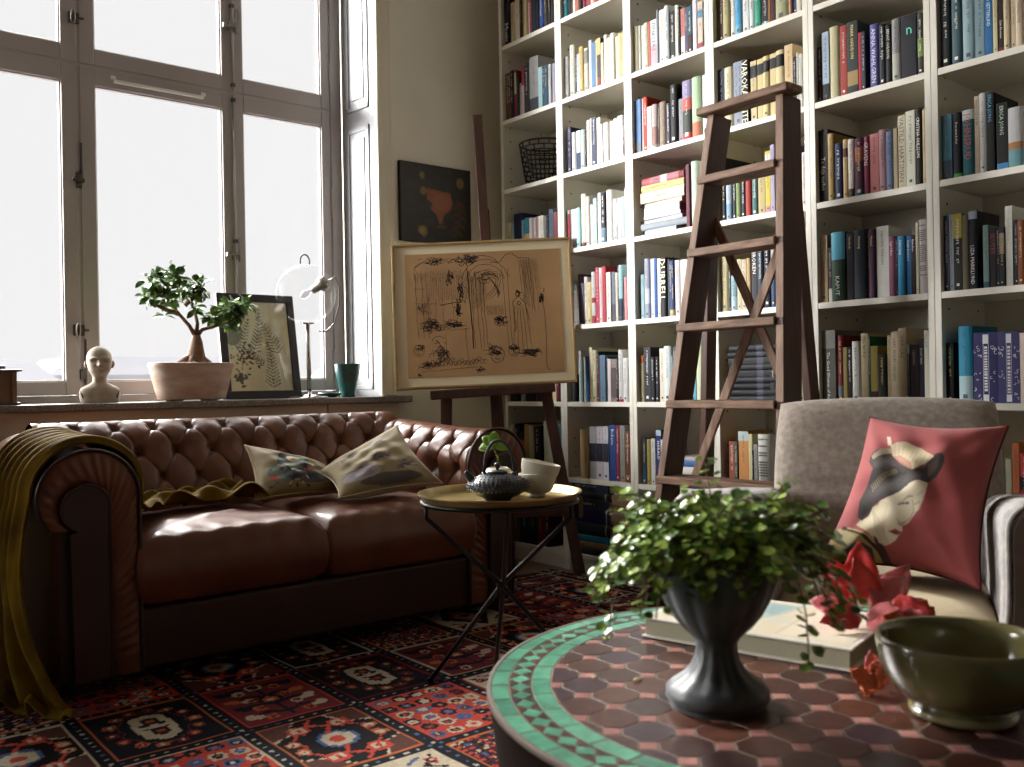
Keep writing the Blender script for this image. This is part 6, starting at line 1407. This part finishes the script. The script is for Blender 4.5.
def panel(ty, x0, y0, x1, y1):
    w, h = x1-x0, y1-y0; cx_, cy_ = (x0+x1)/2, (y0+y1)/2
    if ty == 0:
        R_(x0, y0, x1, y1, CORAL)
        for i in range(5):
            for j in range(6):
                rosette(x0+w*(i+.5+.25*(j % 2)-.12)/5, y0+h*(j+.5)/6, .024, rnd.choice([NAVY, BLK, CREAM, BLUE]), rnd.choice([BLUE, CREAM, BRN, NAVY]), rnd.choice([CREAM, CORAL, ORG]))
    elif ty == 1:
        R_(x0, y0, x1, y1, BLK)
        for s in (1, -1): PG([(x0, cy_+s*h*.5), (x0, cy_+s*h*.2), (x0+w*.18, cy_+s*h*.26), (x0+w*.34, cy_+s*h*.5)], BRN); PG([(x1, cy_+s*h*.5), (x1, cy_+s*h*.2), (x1-w*.18, cy_+s*h*.26), (x1-w*.34, cy_+s*h*.5)], BRN); L_([(x0, cy_+s*h*.2), (x0+w*.18, cy_+s*h*.26), (x0+w*.34, cy_+s*h*.5)], .006, CREAM); L_([(x1, cy_+s*h*.2), (x1-w*.18, cy_+s*h*.26), (x1-w*.34, cy_+s*h*.5)], .006, CREAM)
        E_(cx_, cy_, w*.20, h*.16, BLUE); E_(cx_, cy_, w*.16, h*.125, CREAM); E_(cx_, cy_, w*.07, h*.06, CORAL)
        for s in (1, -1):
            L_([(cx_, cy_+s*h*.15), (cx_+s*w*.1, cy_+s*h*.28), (cx_-s*w*.1, cy_+s*h*.36), (cx_, cy_+s*h*.46)], .010, CORAL)
            for q in (1, -1): rosette(cx_+q*w*.2, cy_+s*h*.30, .030, CORAL, CREAM, RED); L_([(cx_+q*w*.2, cy_+s*h*.3), (cx_+q*w*.38, cy_+s*h*.10), (cx_+q*w*.30, cy_)], .008, CORAL); rosette(cx_+q*w*.38, cy_+s*h*.08, .02, ORG, CREAM, RED)
    elif ty == 2:
        R_(x0, y0, x1, y1, '10111a')
        PG([(cx_-w*.16, cy_-h*.24), (cx_, cy_-h*.3), (cx_+w*.16, cy_-h*.24), (cx_+w*.19, cy_), (cx_+w*.16, cy_+h*.24), (cx_, cy_+h*.3), (cx_-w*.16, cy_+h*.24), (cx_-w*.19, cy_)], CREAM)
        for s in (1, -1): rosette(cx_, cy_+s*h*.13, .026, '1a1a26', RED, ORG); E_(cx_+w*.08, cy_+s*h*.05, .014, .008, '1a1a26', .6); E_(cx_-w*.08, cy_+s*h*.05, .014, .008, '1a1a26', -.6)
        L_([(cx_, cy_-h*.2), (cx_, cy_+h*.2)], .006, '1a1a26')
        for k in range(14):
            a = 2*PI*k/14; rosette(cx_+w*.38*math.cos(a), cy_+h*.40*math.sin(a), .018, rnd.choice([RED, ORG, RED, BRN]), rnd.choice([ORG, RED]), CREAM)
        L_([(cx_+w*.3*math.cos(2*PI*k/30)*(1+.1*math.sin(k*2)), cy_+h*.36*math.sin(2*PI*k/30)) for k in range(31)] if True else [], .004, BRN)
    elif ty == 3:
        R_(x0, y0, x1, y1, '6a2528'); L_([(cx_, y0+.02), (cx_, y1-.02)], .012, NAVY)
        for k in range(4):
            y = y0+h*(k+.7)/4.6
            for s in (1, -1): L_([(cx_, y), (cx_+s*w*.18, y+h*.07), (cx_+s*w*.34, y+h*.03)], .014, NAVY); E_(cx_+s*w*.34, y+h*.02, .026, .016, rnd.choice([NAVY, ORG, CREAM]), s*.5); rosette(cx_+s*w*.2, y-h*.03, .018, rnd.choice([CREAM, ORG]), NAVY, CORAL)
        rosette(cx_, cy_, .036, NAVY, ORG, CREAM); rosette(cx_, y1-.05, .026, CREAM, NAVY, RED)
    elif ty == 4:
        R_(x0, y0, x1, y1, CREAM); PG([(cx_, y0+.02), (x1-.03, cy_), (cx_, y1-.02), (x0+.03, cy_)], NAVY); PG([(cx_, y0+.06), (x1-.07, cy_), (cx_, y1-.06), (x0+.07, cy_)], CORAL); rosette(cx_, cy_, .04, CREAM, BLUE, RED)
        for a in (1, -1):
            for b in (1, -1):
                L_([(cx_+a*w*.42, cy_+b*h*.44), (cx_+a*w*.25, cy_+b*h*.3), (cx_+a*w*.40, cy_+b*h*.2)], .010, BLK); L_([(cx_+a*w*.30, cy_+b*h*.45), (cx_+a*w*.16, cy_+b*h*.38)], .010, BLUE); rosette(cx_+a*w*.36, cy_+b*h*.36, .018, CORAL, NAVY, CREAM)
    else:
        R_(x0, y0, x1, y1, '3c2024')
        for i in range(12):
            for j in range(15):
                x, y = x0+w*(i+.5)/12, y0+h*(j+.5)/15; E_(x, y, .008, .006, rnd.choice([CORAL, CREAM, CORAL, BLUE, BLK, CORAL]), rnd.uniform(0, 3)); E_(x+.008, y-.006, .004, .004, rnd.choice([CREAM, BLK]))
gx, gy, ox, oy, bwid = .297, .365, 1.475, 2.115, .040
tmap = {(-1, -1): 0, (-2, -1): 1, (-3, -1): 0, (0, -1): 4, (-1, 0): 2, (-2, 0): 3, (-3, 0): 2, (0, 0): 3, (1, 0): 1, (-1, -2): 5, (-2, -2): 4, (-3, -2): 3, (0, -2): 1, (1, -1): 2, (2, -1): 5, (1, 1): 4, (2, 1): 3, (0, 1): 5, (-4, 0): 1, (-4, -1): 5, (3, 1): 1, (2, 0): 0}
for i in range(-8, 5):
    for j in range(-7, 3):
        x0, y0 = ox+i*gx+bwid/2, oy+j*gy+bwid/2; x1, y1 = x0+gx-bwid, y0+gy-bwid
        panel(tmap.get((i, j), (i*7+j*3) % 6), x0, y0, x1, y1)
        for a, b in (((x0, y0), (x1, y0)), ((x1, y0), (x1, y1)), ((x1, y1), (x0, y1)), ((x0, y1), (x0, y0))): L_([a, b], .006, [CREAM, ORG, CORAL, RED][(i+j) % 4])
for i in range(-8, 6):
    for k in range(int((RY1-RY0)/.033)): E_(ox+i*gx, RY0+.016+k*.033, .0055, .0055, rnd.choice(['a8a49c', 'a8a49c', BLUE]))
for j in range(-7, 4):
    for k in range(int((RX1-RX0)/.033)): E_(RX0+.016+k*.033, oy+j*gy, .0055, .0055, rnd.choice(['a8a49c', 'a8a49c', BLUE]))
R_(2.60, RY0, RX1, RY1, '2a1a20'); R_(RX0, 2.96, RX1, RY1, '2a1a20')
for k in range(70):
    rosette(2.66, RY0+.03+k*.047, .020, rnd.choice([CORAL, CREAM, RED, ORG]), NAVY, CREAM); rosette(RX0+.03+k*.05, 3.02, .020, rnd.choice([CORAL, CREAM, RED, ORG]), NAVY, CREAM)
for b in (2.61, 2.705): L_([(b, RY0), (b, RY1)], .008, CREAM)
for b in (2.97, 3.08): L_([(RX0, b), (RX1, b)], .008, CREAM)
nx_, ny_ = cw+1, ch+1
gxv, gyv = np.meshgrid(np.linspace(RX0, RX1, nx_), np.linspace(RY0, RY1, ny_), indexing='ij')
zz = -.0015+.0012*np.sin(gxv*31+np.sin(gyv*9))*np.sin(gyv*27)
me = bpy.data.meshes.new('rug'); idx = np.arange(nx_*ny_).reshape(nx_, ny_)
quads = np.stack([idx[:-1, :-1], idx[1:, :-1], idx[1:, 1:], idx[:-1, 1:]], -1).reshape(-1, 4)
me.vertices.add(nx_*ny_); me.vertices.foreach_set('co', np.stack([gxv, gyv, zz], -1).ravel())
me.loops.add(quads.size); me.loops.foreach_set('vertex_index', quads.ravel()); me.polygons.add(len(quads)); me.polygons.foreach_set('loop_start', np.arange(0, quads.size, 4)); me.update(calc_edges=True); me.validate()
rc.a *= .9
paint(me, np.stack([((gxv-RX0)/(RX1-RX0)).ravel(), ((RY1-gyv)/(RY1-RY0)).ravel()], -1), rc)
rug = thing('rug', 'red and navy panelled Persian rug covering the floor under sofa and tables', 'rug', (0, 0, 0))
link('pile', me, mat('wool_pile', attr='pattern', rough=.95, bump=.6, bscale=420, bdist=.004, spec=.1, var=.22, vscale=90), rug, smooth=True)
obj('backing', MB().box((RX0, RY0, FL+.0004), (RX1, RY1, -.0032)), mat('rug_backing', '3a2422', .95), rug)
m = MB()
for k in range(260):
    y = RY0+.006+k*(RY1-RY0-.012)/259; m.beam((RX1-.004, y, -.006), (RX1+.035, y+random.uniform(-.004, .004), FL+.0012), .004, .002)
f = obj('fringe', m, mat('fringe_cotton', 'a89c84', .95), rug); f['kind'] = 'stuff'

# ------------------------------------------------------------------ things on the window sill
ZS = WB
plas = mat('aged_plaster', 'b4a898', .75, hx2='94887a', vscale=26, bump=.2, bscale=60)
t = thing('bust', 'small pale plaster bust of a bald head on the window sill', 'bust', (.995, 3.695, ZS), math.radians(-14))
m = MB()
def ring_ell(z, rx_, ry_, cy=0, n=28, nose=0):
    out = []
    for k in range(n):
        a = 2*PI*k/n; x = rx_*math.cos(a); y = cy+ry_*math.sin(a)
        out.append((x, y, z))
    return out
secs = [(.0, .062, .040, 0), (.012, .070, .043, 0), (.040, .072, .042, 0), (.056, .066, .038, 0), (.066, .048, .032, .002), (.074, .030, .027, .004), (.084, .025, .025, .004), (.100, .0245, .0255, .002), (.108, .029, .033, -.001), (.118, .036, .041, -.003), (.132, .0405, .046, -.003), (.150, .0445, .049, -.001), (.168, .0455, .050, .002), (.184, .042, .047, .004), (.198, .034, .039, .005), (.208, .022, .026, .005), (.213, .008, .010, .005)]
NS = 72
zs_ = [q[0] for q in secs]; fine = []
for i in range(90):
    z = .213*i/89; fine.append((z,)+tuple(float(np.interp(z, zs_, [q[j] for q in secs])) for j in (1, 2, 3)))
for _ in range(3): fine = [fine[0]]+[(f1[0],)+tuple((f0[j]+2*f1[j]+f2[j])/4 for j in (1, 2, 3)) for f0, f1, f2 in zip(fine[:-2], fine[1:-1], fine[2:])]+[fine[-1]]
secs = fine; vs = []
for z, a_, b_, cy in secs:
    for k in range(NS):
        an = 2*PI*k/NS; x = a_*math.cos(an); y = cy+b_*math.sin(an)
        f = smoothstep(.2, .7, -math.sin(an))    # facing the room (-y)
        if z > .1:
            y += f*.012*math.exp(-((z-.157)/.006)**2-((abs(x)-.017)/.009)**2)     # eye sockets
            y -= f*.005*math.exp(-((z-.1555)/.0030)**2-((abs(x)-.017)/.007)**2)   # eyelids
            y -= f*.007*math.exp(-((z-.168)/.004)**2-((abs(x)-.017)/.012)**2)      # brows
            y -= f*.021*math.exp(-((z-.1415)/.006)**2-(x/.0062)**2) + f*.013*math.exp(-((z-.152)/.010)**2-(x/.0045)**2)   # nose
            y -= f*.008*math.exp(-((z-.1265)/.0028)**2-(x/.011)**2) + f*.007*math.exp(-((z-.1215)/.0024)**2-(x/.009)**2) # lips
            y -= f*.004*math.exp(-((z-.111)/.005)**2-(x/.012)**2)                  # chin
        vs.append((x, y, z))
fs = [(i*NS+k, i*NS+(k+1) % NS, (i+1)*NS+(k+1) % NS, (i+1)*NS+k) for i in range(len(secs)-1) for k in range(NS)]+[tuple(range(NS))[::-1], tuple((len(secs)-1)*NS+k for k in range(NS))]
m.add(vs, fs); obj('head_and_shoulders', m, plas, t, smooth=True)
for s in (1, -1): obj('ear', MB().tube([(s*.0435, .006, .132), (s*.0462, .004, .138), (s*.0472, .004, .147), (s*.0462, .006, .155), (s*.043, .008, .159)], [.003, .005, .006, .005, .003], 10), plas, t, smooth=True)
for s in (1, -1): obj('shoulder_strap', MB().tube([(s*.058, -.030, .02), (s*.066, -.014, .044), (s*.058, .004, .060)], .0022, 6), mat('bust_dark_line', '3a322c', .8), t, smooth=True)

terra = mat('whitewashed_terracotta', 'b0927f', .85, hx2='cdc0b4', vscale=9, wave=(1, 1, 3), bump=.15, bscale=40)
BXc, BYc = 1.340, 3.685
t = thing('ficus_bonsai', 'bonsai ficus with thick bulbous trunk in an oval terracotta pot on the sill', 'plant', (BXc, BYc, ZS))
def oval(i, a): return 1.0
m = MB(); 
def oval_lathe(prof, n=56, sy=.60):
    mm = MB().lathe(prof, n); mm.v = [(x, y*sy, z) for x, y, z in mm.v]; return mm
obj('pot', oval_lathe([(.0, .008), (.126, .006), (.134, .010), (.146, .05), (.158, .10), (.165, .132), (.170, .137), (.168, .150), (.158, .151), (.153, .135), (0, .130)]), terra, t, smooth=True, autosmooth=50)
for s in (1, -1): obj('pot_foot', MB().box((s*.07-.02, -.05, 0), (s*.07+.02, .05, .010)), terra, t, bevel=.003)
obj('soil', oval_lathe([(0, .143), (.154, .140)]), mat('potting_soil', '2a1f18', .95, bump=.5, bscale=120), t)
bark = mat('ficus_bark', '8a6c58', .8, hx2='6a5040', vscale=30, wave=(1, 1, 3), bump=.3, bscale=40)
tr = MB()
tr.tube([(-.06, -.01, .142), (-.03, -.01, .158), (.005, 0, .170), (.02, 0, .20)], [.012, .018, .022, .02], 12); tr.tube([(.085, 0, .142), (.05, .005, .160), (.025, 0, .185)], [.010, .018, .02], 12); tr.tube([(-.02, -.05, .142), (-.01, -.03, .158), (.01, 0, .18)], [.010, .014, .018], 12)
tr.tube([(.018, 0, .145), (.02, 0, .20), (.022, 0, .235), (.020, 0, .262)], [.042, .030, .023, .016], 14)
br = [[(.020, 0, .255), (-.005, .005, .30), (-.045, .005, .345), (-.085, 0, .395), (-.12, -.01, .43)], [(.022, 0, .255), (.045, 0, .285), (.095, -.005, .30), (.155, -.01, .318), (.21, -.015, .35)], [(.021, 0, .26), (.028, .005, .31), (.02, .01, .36), (.0, .01, .42)], [(-.045, .005, .345), (-.10, .0, .36), (-.145, -.005, .38)], [(.095, -.005, .30), (.12, 0, .35), (.15, .01, .38)], [(-.02, .01, .38), (.03, -.01, .43), (.05, -.01, .45)]]
for p in br: tr.tube(p, [max(.003, .010-.0018*i) for i in range(len(p))], 8)
obj('trunk', tr, bark, t, smooth=True)
lv = MB(); lv2 = MB(); rnd = random.Random(6)
def cluster(c, r, n):
    for k in range(int(n*1.25)):
        a, b = rnd.uniform(0, 2*PI), math.acos(rnd.uniform(-1, 1)); q = rnd.uniform(.35, 1)
        p = Vector(c)+Vector((r[0]*q*math.sin(b)*math.cos(a), r[1]*q*math.sin(b)*math.sin(a), r[2]*q*math.cos(b)))
        d = (p-Vector(c)).normalized()+Vector((rnd.gauss(0, .4), rnd.gauss(0, .4), rnd.gauss(0, .3))); L = rnd.uniform(.036, .052)
        leaf_mesh(lv if rnd.random() < .65 else lv2, p-d.normalized()*L*.4, d, (rnd.gauss(0, .4), rnd.gauss(0, .4)-.3, 1), L, L*.55, .2, 5)
for c, r, n in (((-.135, 0, .47), (.055, .05, .05), 34), ((-.06, 0, .50), (.06, .05, .045), 38), ((-.10, 0, .405), (.055, .05, .05), 34), ((-.02, 0, .435), (.06, .05, .05), 40), ((.035, 0, .455), (.04, .04, .05), 24), ((-.16, 0, .40), (.035, .04, .05), 18), ((.02, 0, .37), (.04, .04, .03), 14),
                ((.10, -.01, .335), (.045, .05, .04), 26), ((.165, -.01, .36), (.06, .05, .05), 44), ((.215, -.015, .385), (.05, .05, .035), 30), ((.14, -.01, .30), (.05, .04, .02), 14), ((-.10, 0, .34), (.03, .03, .02), 6)):
    cluster(c, r, n)
for mb, nm, a, b in ((lv, 'ficus_leaf', '688650', '4a663c'), (lv2, 'ficus_leaf_young', '8cac58', '709244')):
    o = obj('foliage', mb, mat(nm, a, .3, hx2=b, vscale=40, spec=.6), t, smooth=True); o['kind'] = 'stuff'

# framed botanical print leaning on the window
t = thing('framed_print', 'black-framed botanical print of ferns leaning on the window behind the bonsai', 'picture', (1.688, 3.79, ZS))
t.rotation_euler = (math.radians(-10), 0, 0)
FW, FH = .352, .462; hw = FW/2; fb = .034
m = MB(); m.box((-hw, -.012, 0), (hw, .010, fb)); m.box((-hw, -.012, FH-fb), (hw, .010, FH)); m.box((-hw, -.012, fb), (-hw+fb, .010, FH-fb)); m.box((hw-fb, -.012, fb), (hw, .010, FH-fb))
obj('frame', m, mat('black_frame', '26222a', .45), t, bevel=.002)
pc = Canvas(150, 210, 'dcd4b0'); rnd = random.Random(2)
def frond(x, y, ang, L, hx, n=14, w=16):
    px_, py_ = x, y
    for i in range(n):
        t_ = i/n; a = ang+.4*t_; nx2, ny2 = px_+L/n*math.cos(a), py_-L/n*math.sin(a); pc.line([(px_, py_), (nx2, ny2)], 1.2, hx)
        l_ = w*(1-t_)*.9+2
        for s in (1, -1): pc.line([(px_, py_), (px_+l_*math.cos(a+s*1.0), py_-l_*math.sin(a+s*1.0))], 2.2, hx)
        px_, py_ = nx2, ny2
frond(100, 200, 1.45, 110, '4a4c40', 14, 22); frond(60, 120, 1.2, 110, '56584a', 13, 18); frond(120, 120, 1.9, 100, '606250', 12, 20); frond(24, 110, 1.0, 80, '585a4c', 10, 16); frond(80, 150, 2.2, 60, '4c4e42', 9, 12)
for k in range(80): pc.ell(40+rnd.gauss(0, 14), 130+rnd.gauss(0, 20), 2.6, 2.0, '3c3a34')
for k in range(16): pc.ell(26+rnd.gauss(0, 10), 180+rnd.gauss(0, 8), 6, 3, '55584a', rnd.uniform(0, 3))
pc.ell(20, 80, 16, 26, '5c6050', .5, .8); pc.line([(30, 160), (40, 100)], 1.5, '3c3a34')
nx_, ny_ = 75, 105
m = MB().grid(lambda u, v: (-hw+fb-.002+(FW-2*fb+.004)*u, -.004, FH-fb+.002-(FH-2*fb+.004)*v), nx_, ny_); me = bpy.data.meshes.new('print_sheet'); me.from_pydata(m.v, [], m.f)
paint(me, np.array([(i/(nx_-1), j/(ny_-1)) for i in range(nx_) for j in range(ny_)]), pc)
link('print_sheet', me, mat('botanical_paper', attr='pattern', rough=.7), t, smooth=True)
obj('glazing', MB().box((-hw+fb-.002, -.0085, fb-.002), (hw-fb+.002, -.0070, FH-fb+.002)), glass_pane('print_glass', .06), t)
obj('backboard', MB().box((-hw+.004, .004, .004), (hw-.004, .009, FH-.004)), mat('backboard', '4a3c30', .8), t)

# globe lamp
chrome = mat('chrome', 'c4c0bc', .12, metal=1)
gl = bpy.data.materials.new('clear_globe_glass'); gl.use_nodes = True
gb = gl.node_tree.nodes['Principled BSDF']; gb.inputs['Transmission Weight'].default_value = 0; 
gl = glass_pane('clear_globe_glass', .0, (.97, .97, .97, 1), edge=.12)
t = thing('table_lamp', 'chrome table lamp with clear glass globe shade on the window sill', 'lamp', (1.850, 3.68, ZS))
obj('base', MB().lathe([(0, 0), (.088, 0), (.09, .003), (.086, .007), (.03, .012), (.012, .022), (.0085, .03), (0, .03)], 48), chrome, t, smooth=True, autosmooth=50)
obj('post', MB().tube([(0, 0, .02), (-.004, 0, .322)], .0095, 14), chrome, t, smooth=True)
obj('globe_seat', MB().lathe([(.010, .316), (.030, .322), (.032, .326), (.012, .328), (0, .328)], 32, (-.004, 0, 0)), chrome, t, smooth=True)
gR = .128; gc = Vector((-.008, 0, .326+gR-.004))
gp = [(gR*math.sin(a), -gR*math.cos(a)) for a in [PI*(.06+.90*k/30) for k in range(31)]]
gi = [(r*.985, z*.985) for r, z in gp[::-1]]
obj('globe_shade', MB().lathe(gp, 64, tuple(gc)), gl, t, smooth=True)
hd = Vector((.78, -.35, .52)).normalized(); hc = gc+hd*.075
q = hd.to_track_quat('Z', 'Y')
def ql(prof, n=24): 
    mm = MB().lathe(prof, n); mm.v = [tuple(hc+q @ Vector(p)) for p in mm.v]; return mm
bh_ = obj('bulb_holder', ql([(.010, -.05), (.018, -.045), (.020, -.015), (.030, -.005), (.034, .012), (.026, .030), (.012, .036), (0, .036)]), steel, t, smooth=True)
obj('light_bulb', ql([(.007, -.05), (.011, -.062), (.016, -.076), (.0165, -.086), (.011, -.097), (0, -.101)]), glass_pane('bulb_glass', .12, (.85, .85, .85, 1)), bh_, smooth=True)
obj('cable', MB().tube([hc+hd*.03, gc+hd*.145, gc+Vector((.150, -.02, .035)), gc+Vector((.146, -.02, -.045)), gc+Vector((.128, -.01, -.125)), gc+Vector((.095, 0, -.158)), gc+Vector((.06, 0, -.160))], .0032, 8), darksteel, t, smooth=True)
obj('hook', MB().tube([gc+Vector((.022*math.cos(a)-.004, 0, gR+.012+.030*math.sin(a))) for a in [PI*(-.12+1.24*k/16) for k in range(17)]], .0036, 8), darksteel, t, smooth=True)

teal = mat('teal_glaze', '2c6c68', .28, hx2='244f50', vscale=22, coat=.3)
t = thing('cup', 'tall flared teal ceramic cup on the sill beside the window reveal', 'cup', (2.050, 3.705, ZS))
obj('cup_body', MB().lathe([(0, .003), (.030, .0), (.034, .004), (.033, .012), (.043, .06), (.0535, .110), (.058, .148), (.055, .1485), (.050, .11), (.039, .055), (.028, .012), (0, .01)], 48), teal, t, smooth=True, autosmooth=60)
m = MB(); rnd = random.Random(4)
for k in range(16):
    z = rnd.uniform(.05, .12); a = rnd.uniform(-2.4, -.7)-.2; r = .0415+(z-.05)*.20+.0012; c = Vector((r*math.cos(a), r*math.sin(a), z)); m.disc(c, rnd.uniform(.003, .006), 7, (math.cos(a), math.sin(a), -.15))
obj('painted_pattern', m, mat('plum_paint', '6a4658', .4), t)
t = thing('dish', 'small shallow teal dish on the sill next to the lamp base', 'dish', (1.945, 3.675, ZS))
obj('dish_body', MB().lathe([(0, .004), (.026, .0), (.030, .003), (.044, .010), (.054, .019), (.052, .0205), (.042, .014), (.028, .008), (0, .007)], 40), teal, t, smooth=True, autosmooth=60)
t = thing('lantern', 'brown wooden lantern at the left end of the window sill', 'lantern', (.655, 3.69, ZS))
lwood = mat('lantern_wood', '7a5c48', .6, var=.2, vscale=20)
obj('base', MB().box((-.062, -.05, 0), (.062, .05, .010)), mat('lantern_metal', '5c5652', .4, metal=.6), t, bevel=.003)
for sx in (1, -1):
    for sy in (1, -1): obj('post', MB().box((sx*.043-.008, sy*.036-.008, .010), (sx*.043+.008, sy*.036+.008, .118)), lwood, t, bevel=.002)
obj('panel', MB().box((-.04, -.036, .010), (.046, -.030, .118)).box((.040, -.036, .010), (.046, .036, .118)), lwood, t, bevel=.001)
obj('lid', MB().box((-.066, -.055, .118), (.066, .055, .126)).box((-.02, -.02, .126), (.02, .02, .14)), mat('lantern_metal', '5c5652', .4, metal=.6), t, bevel=.003)
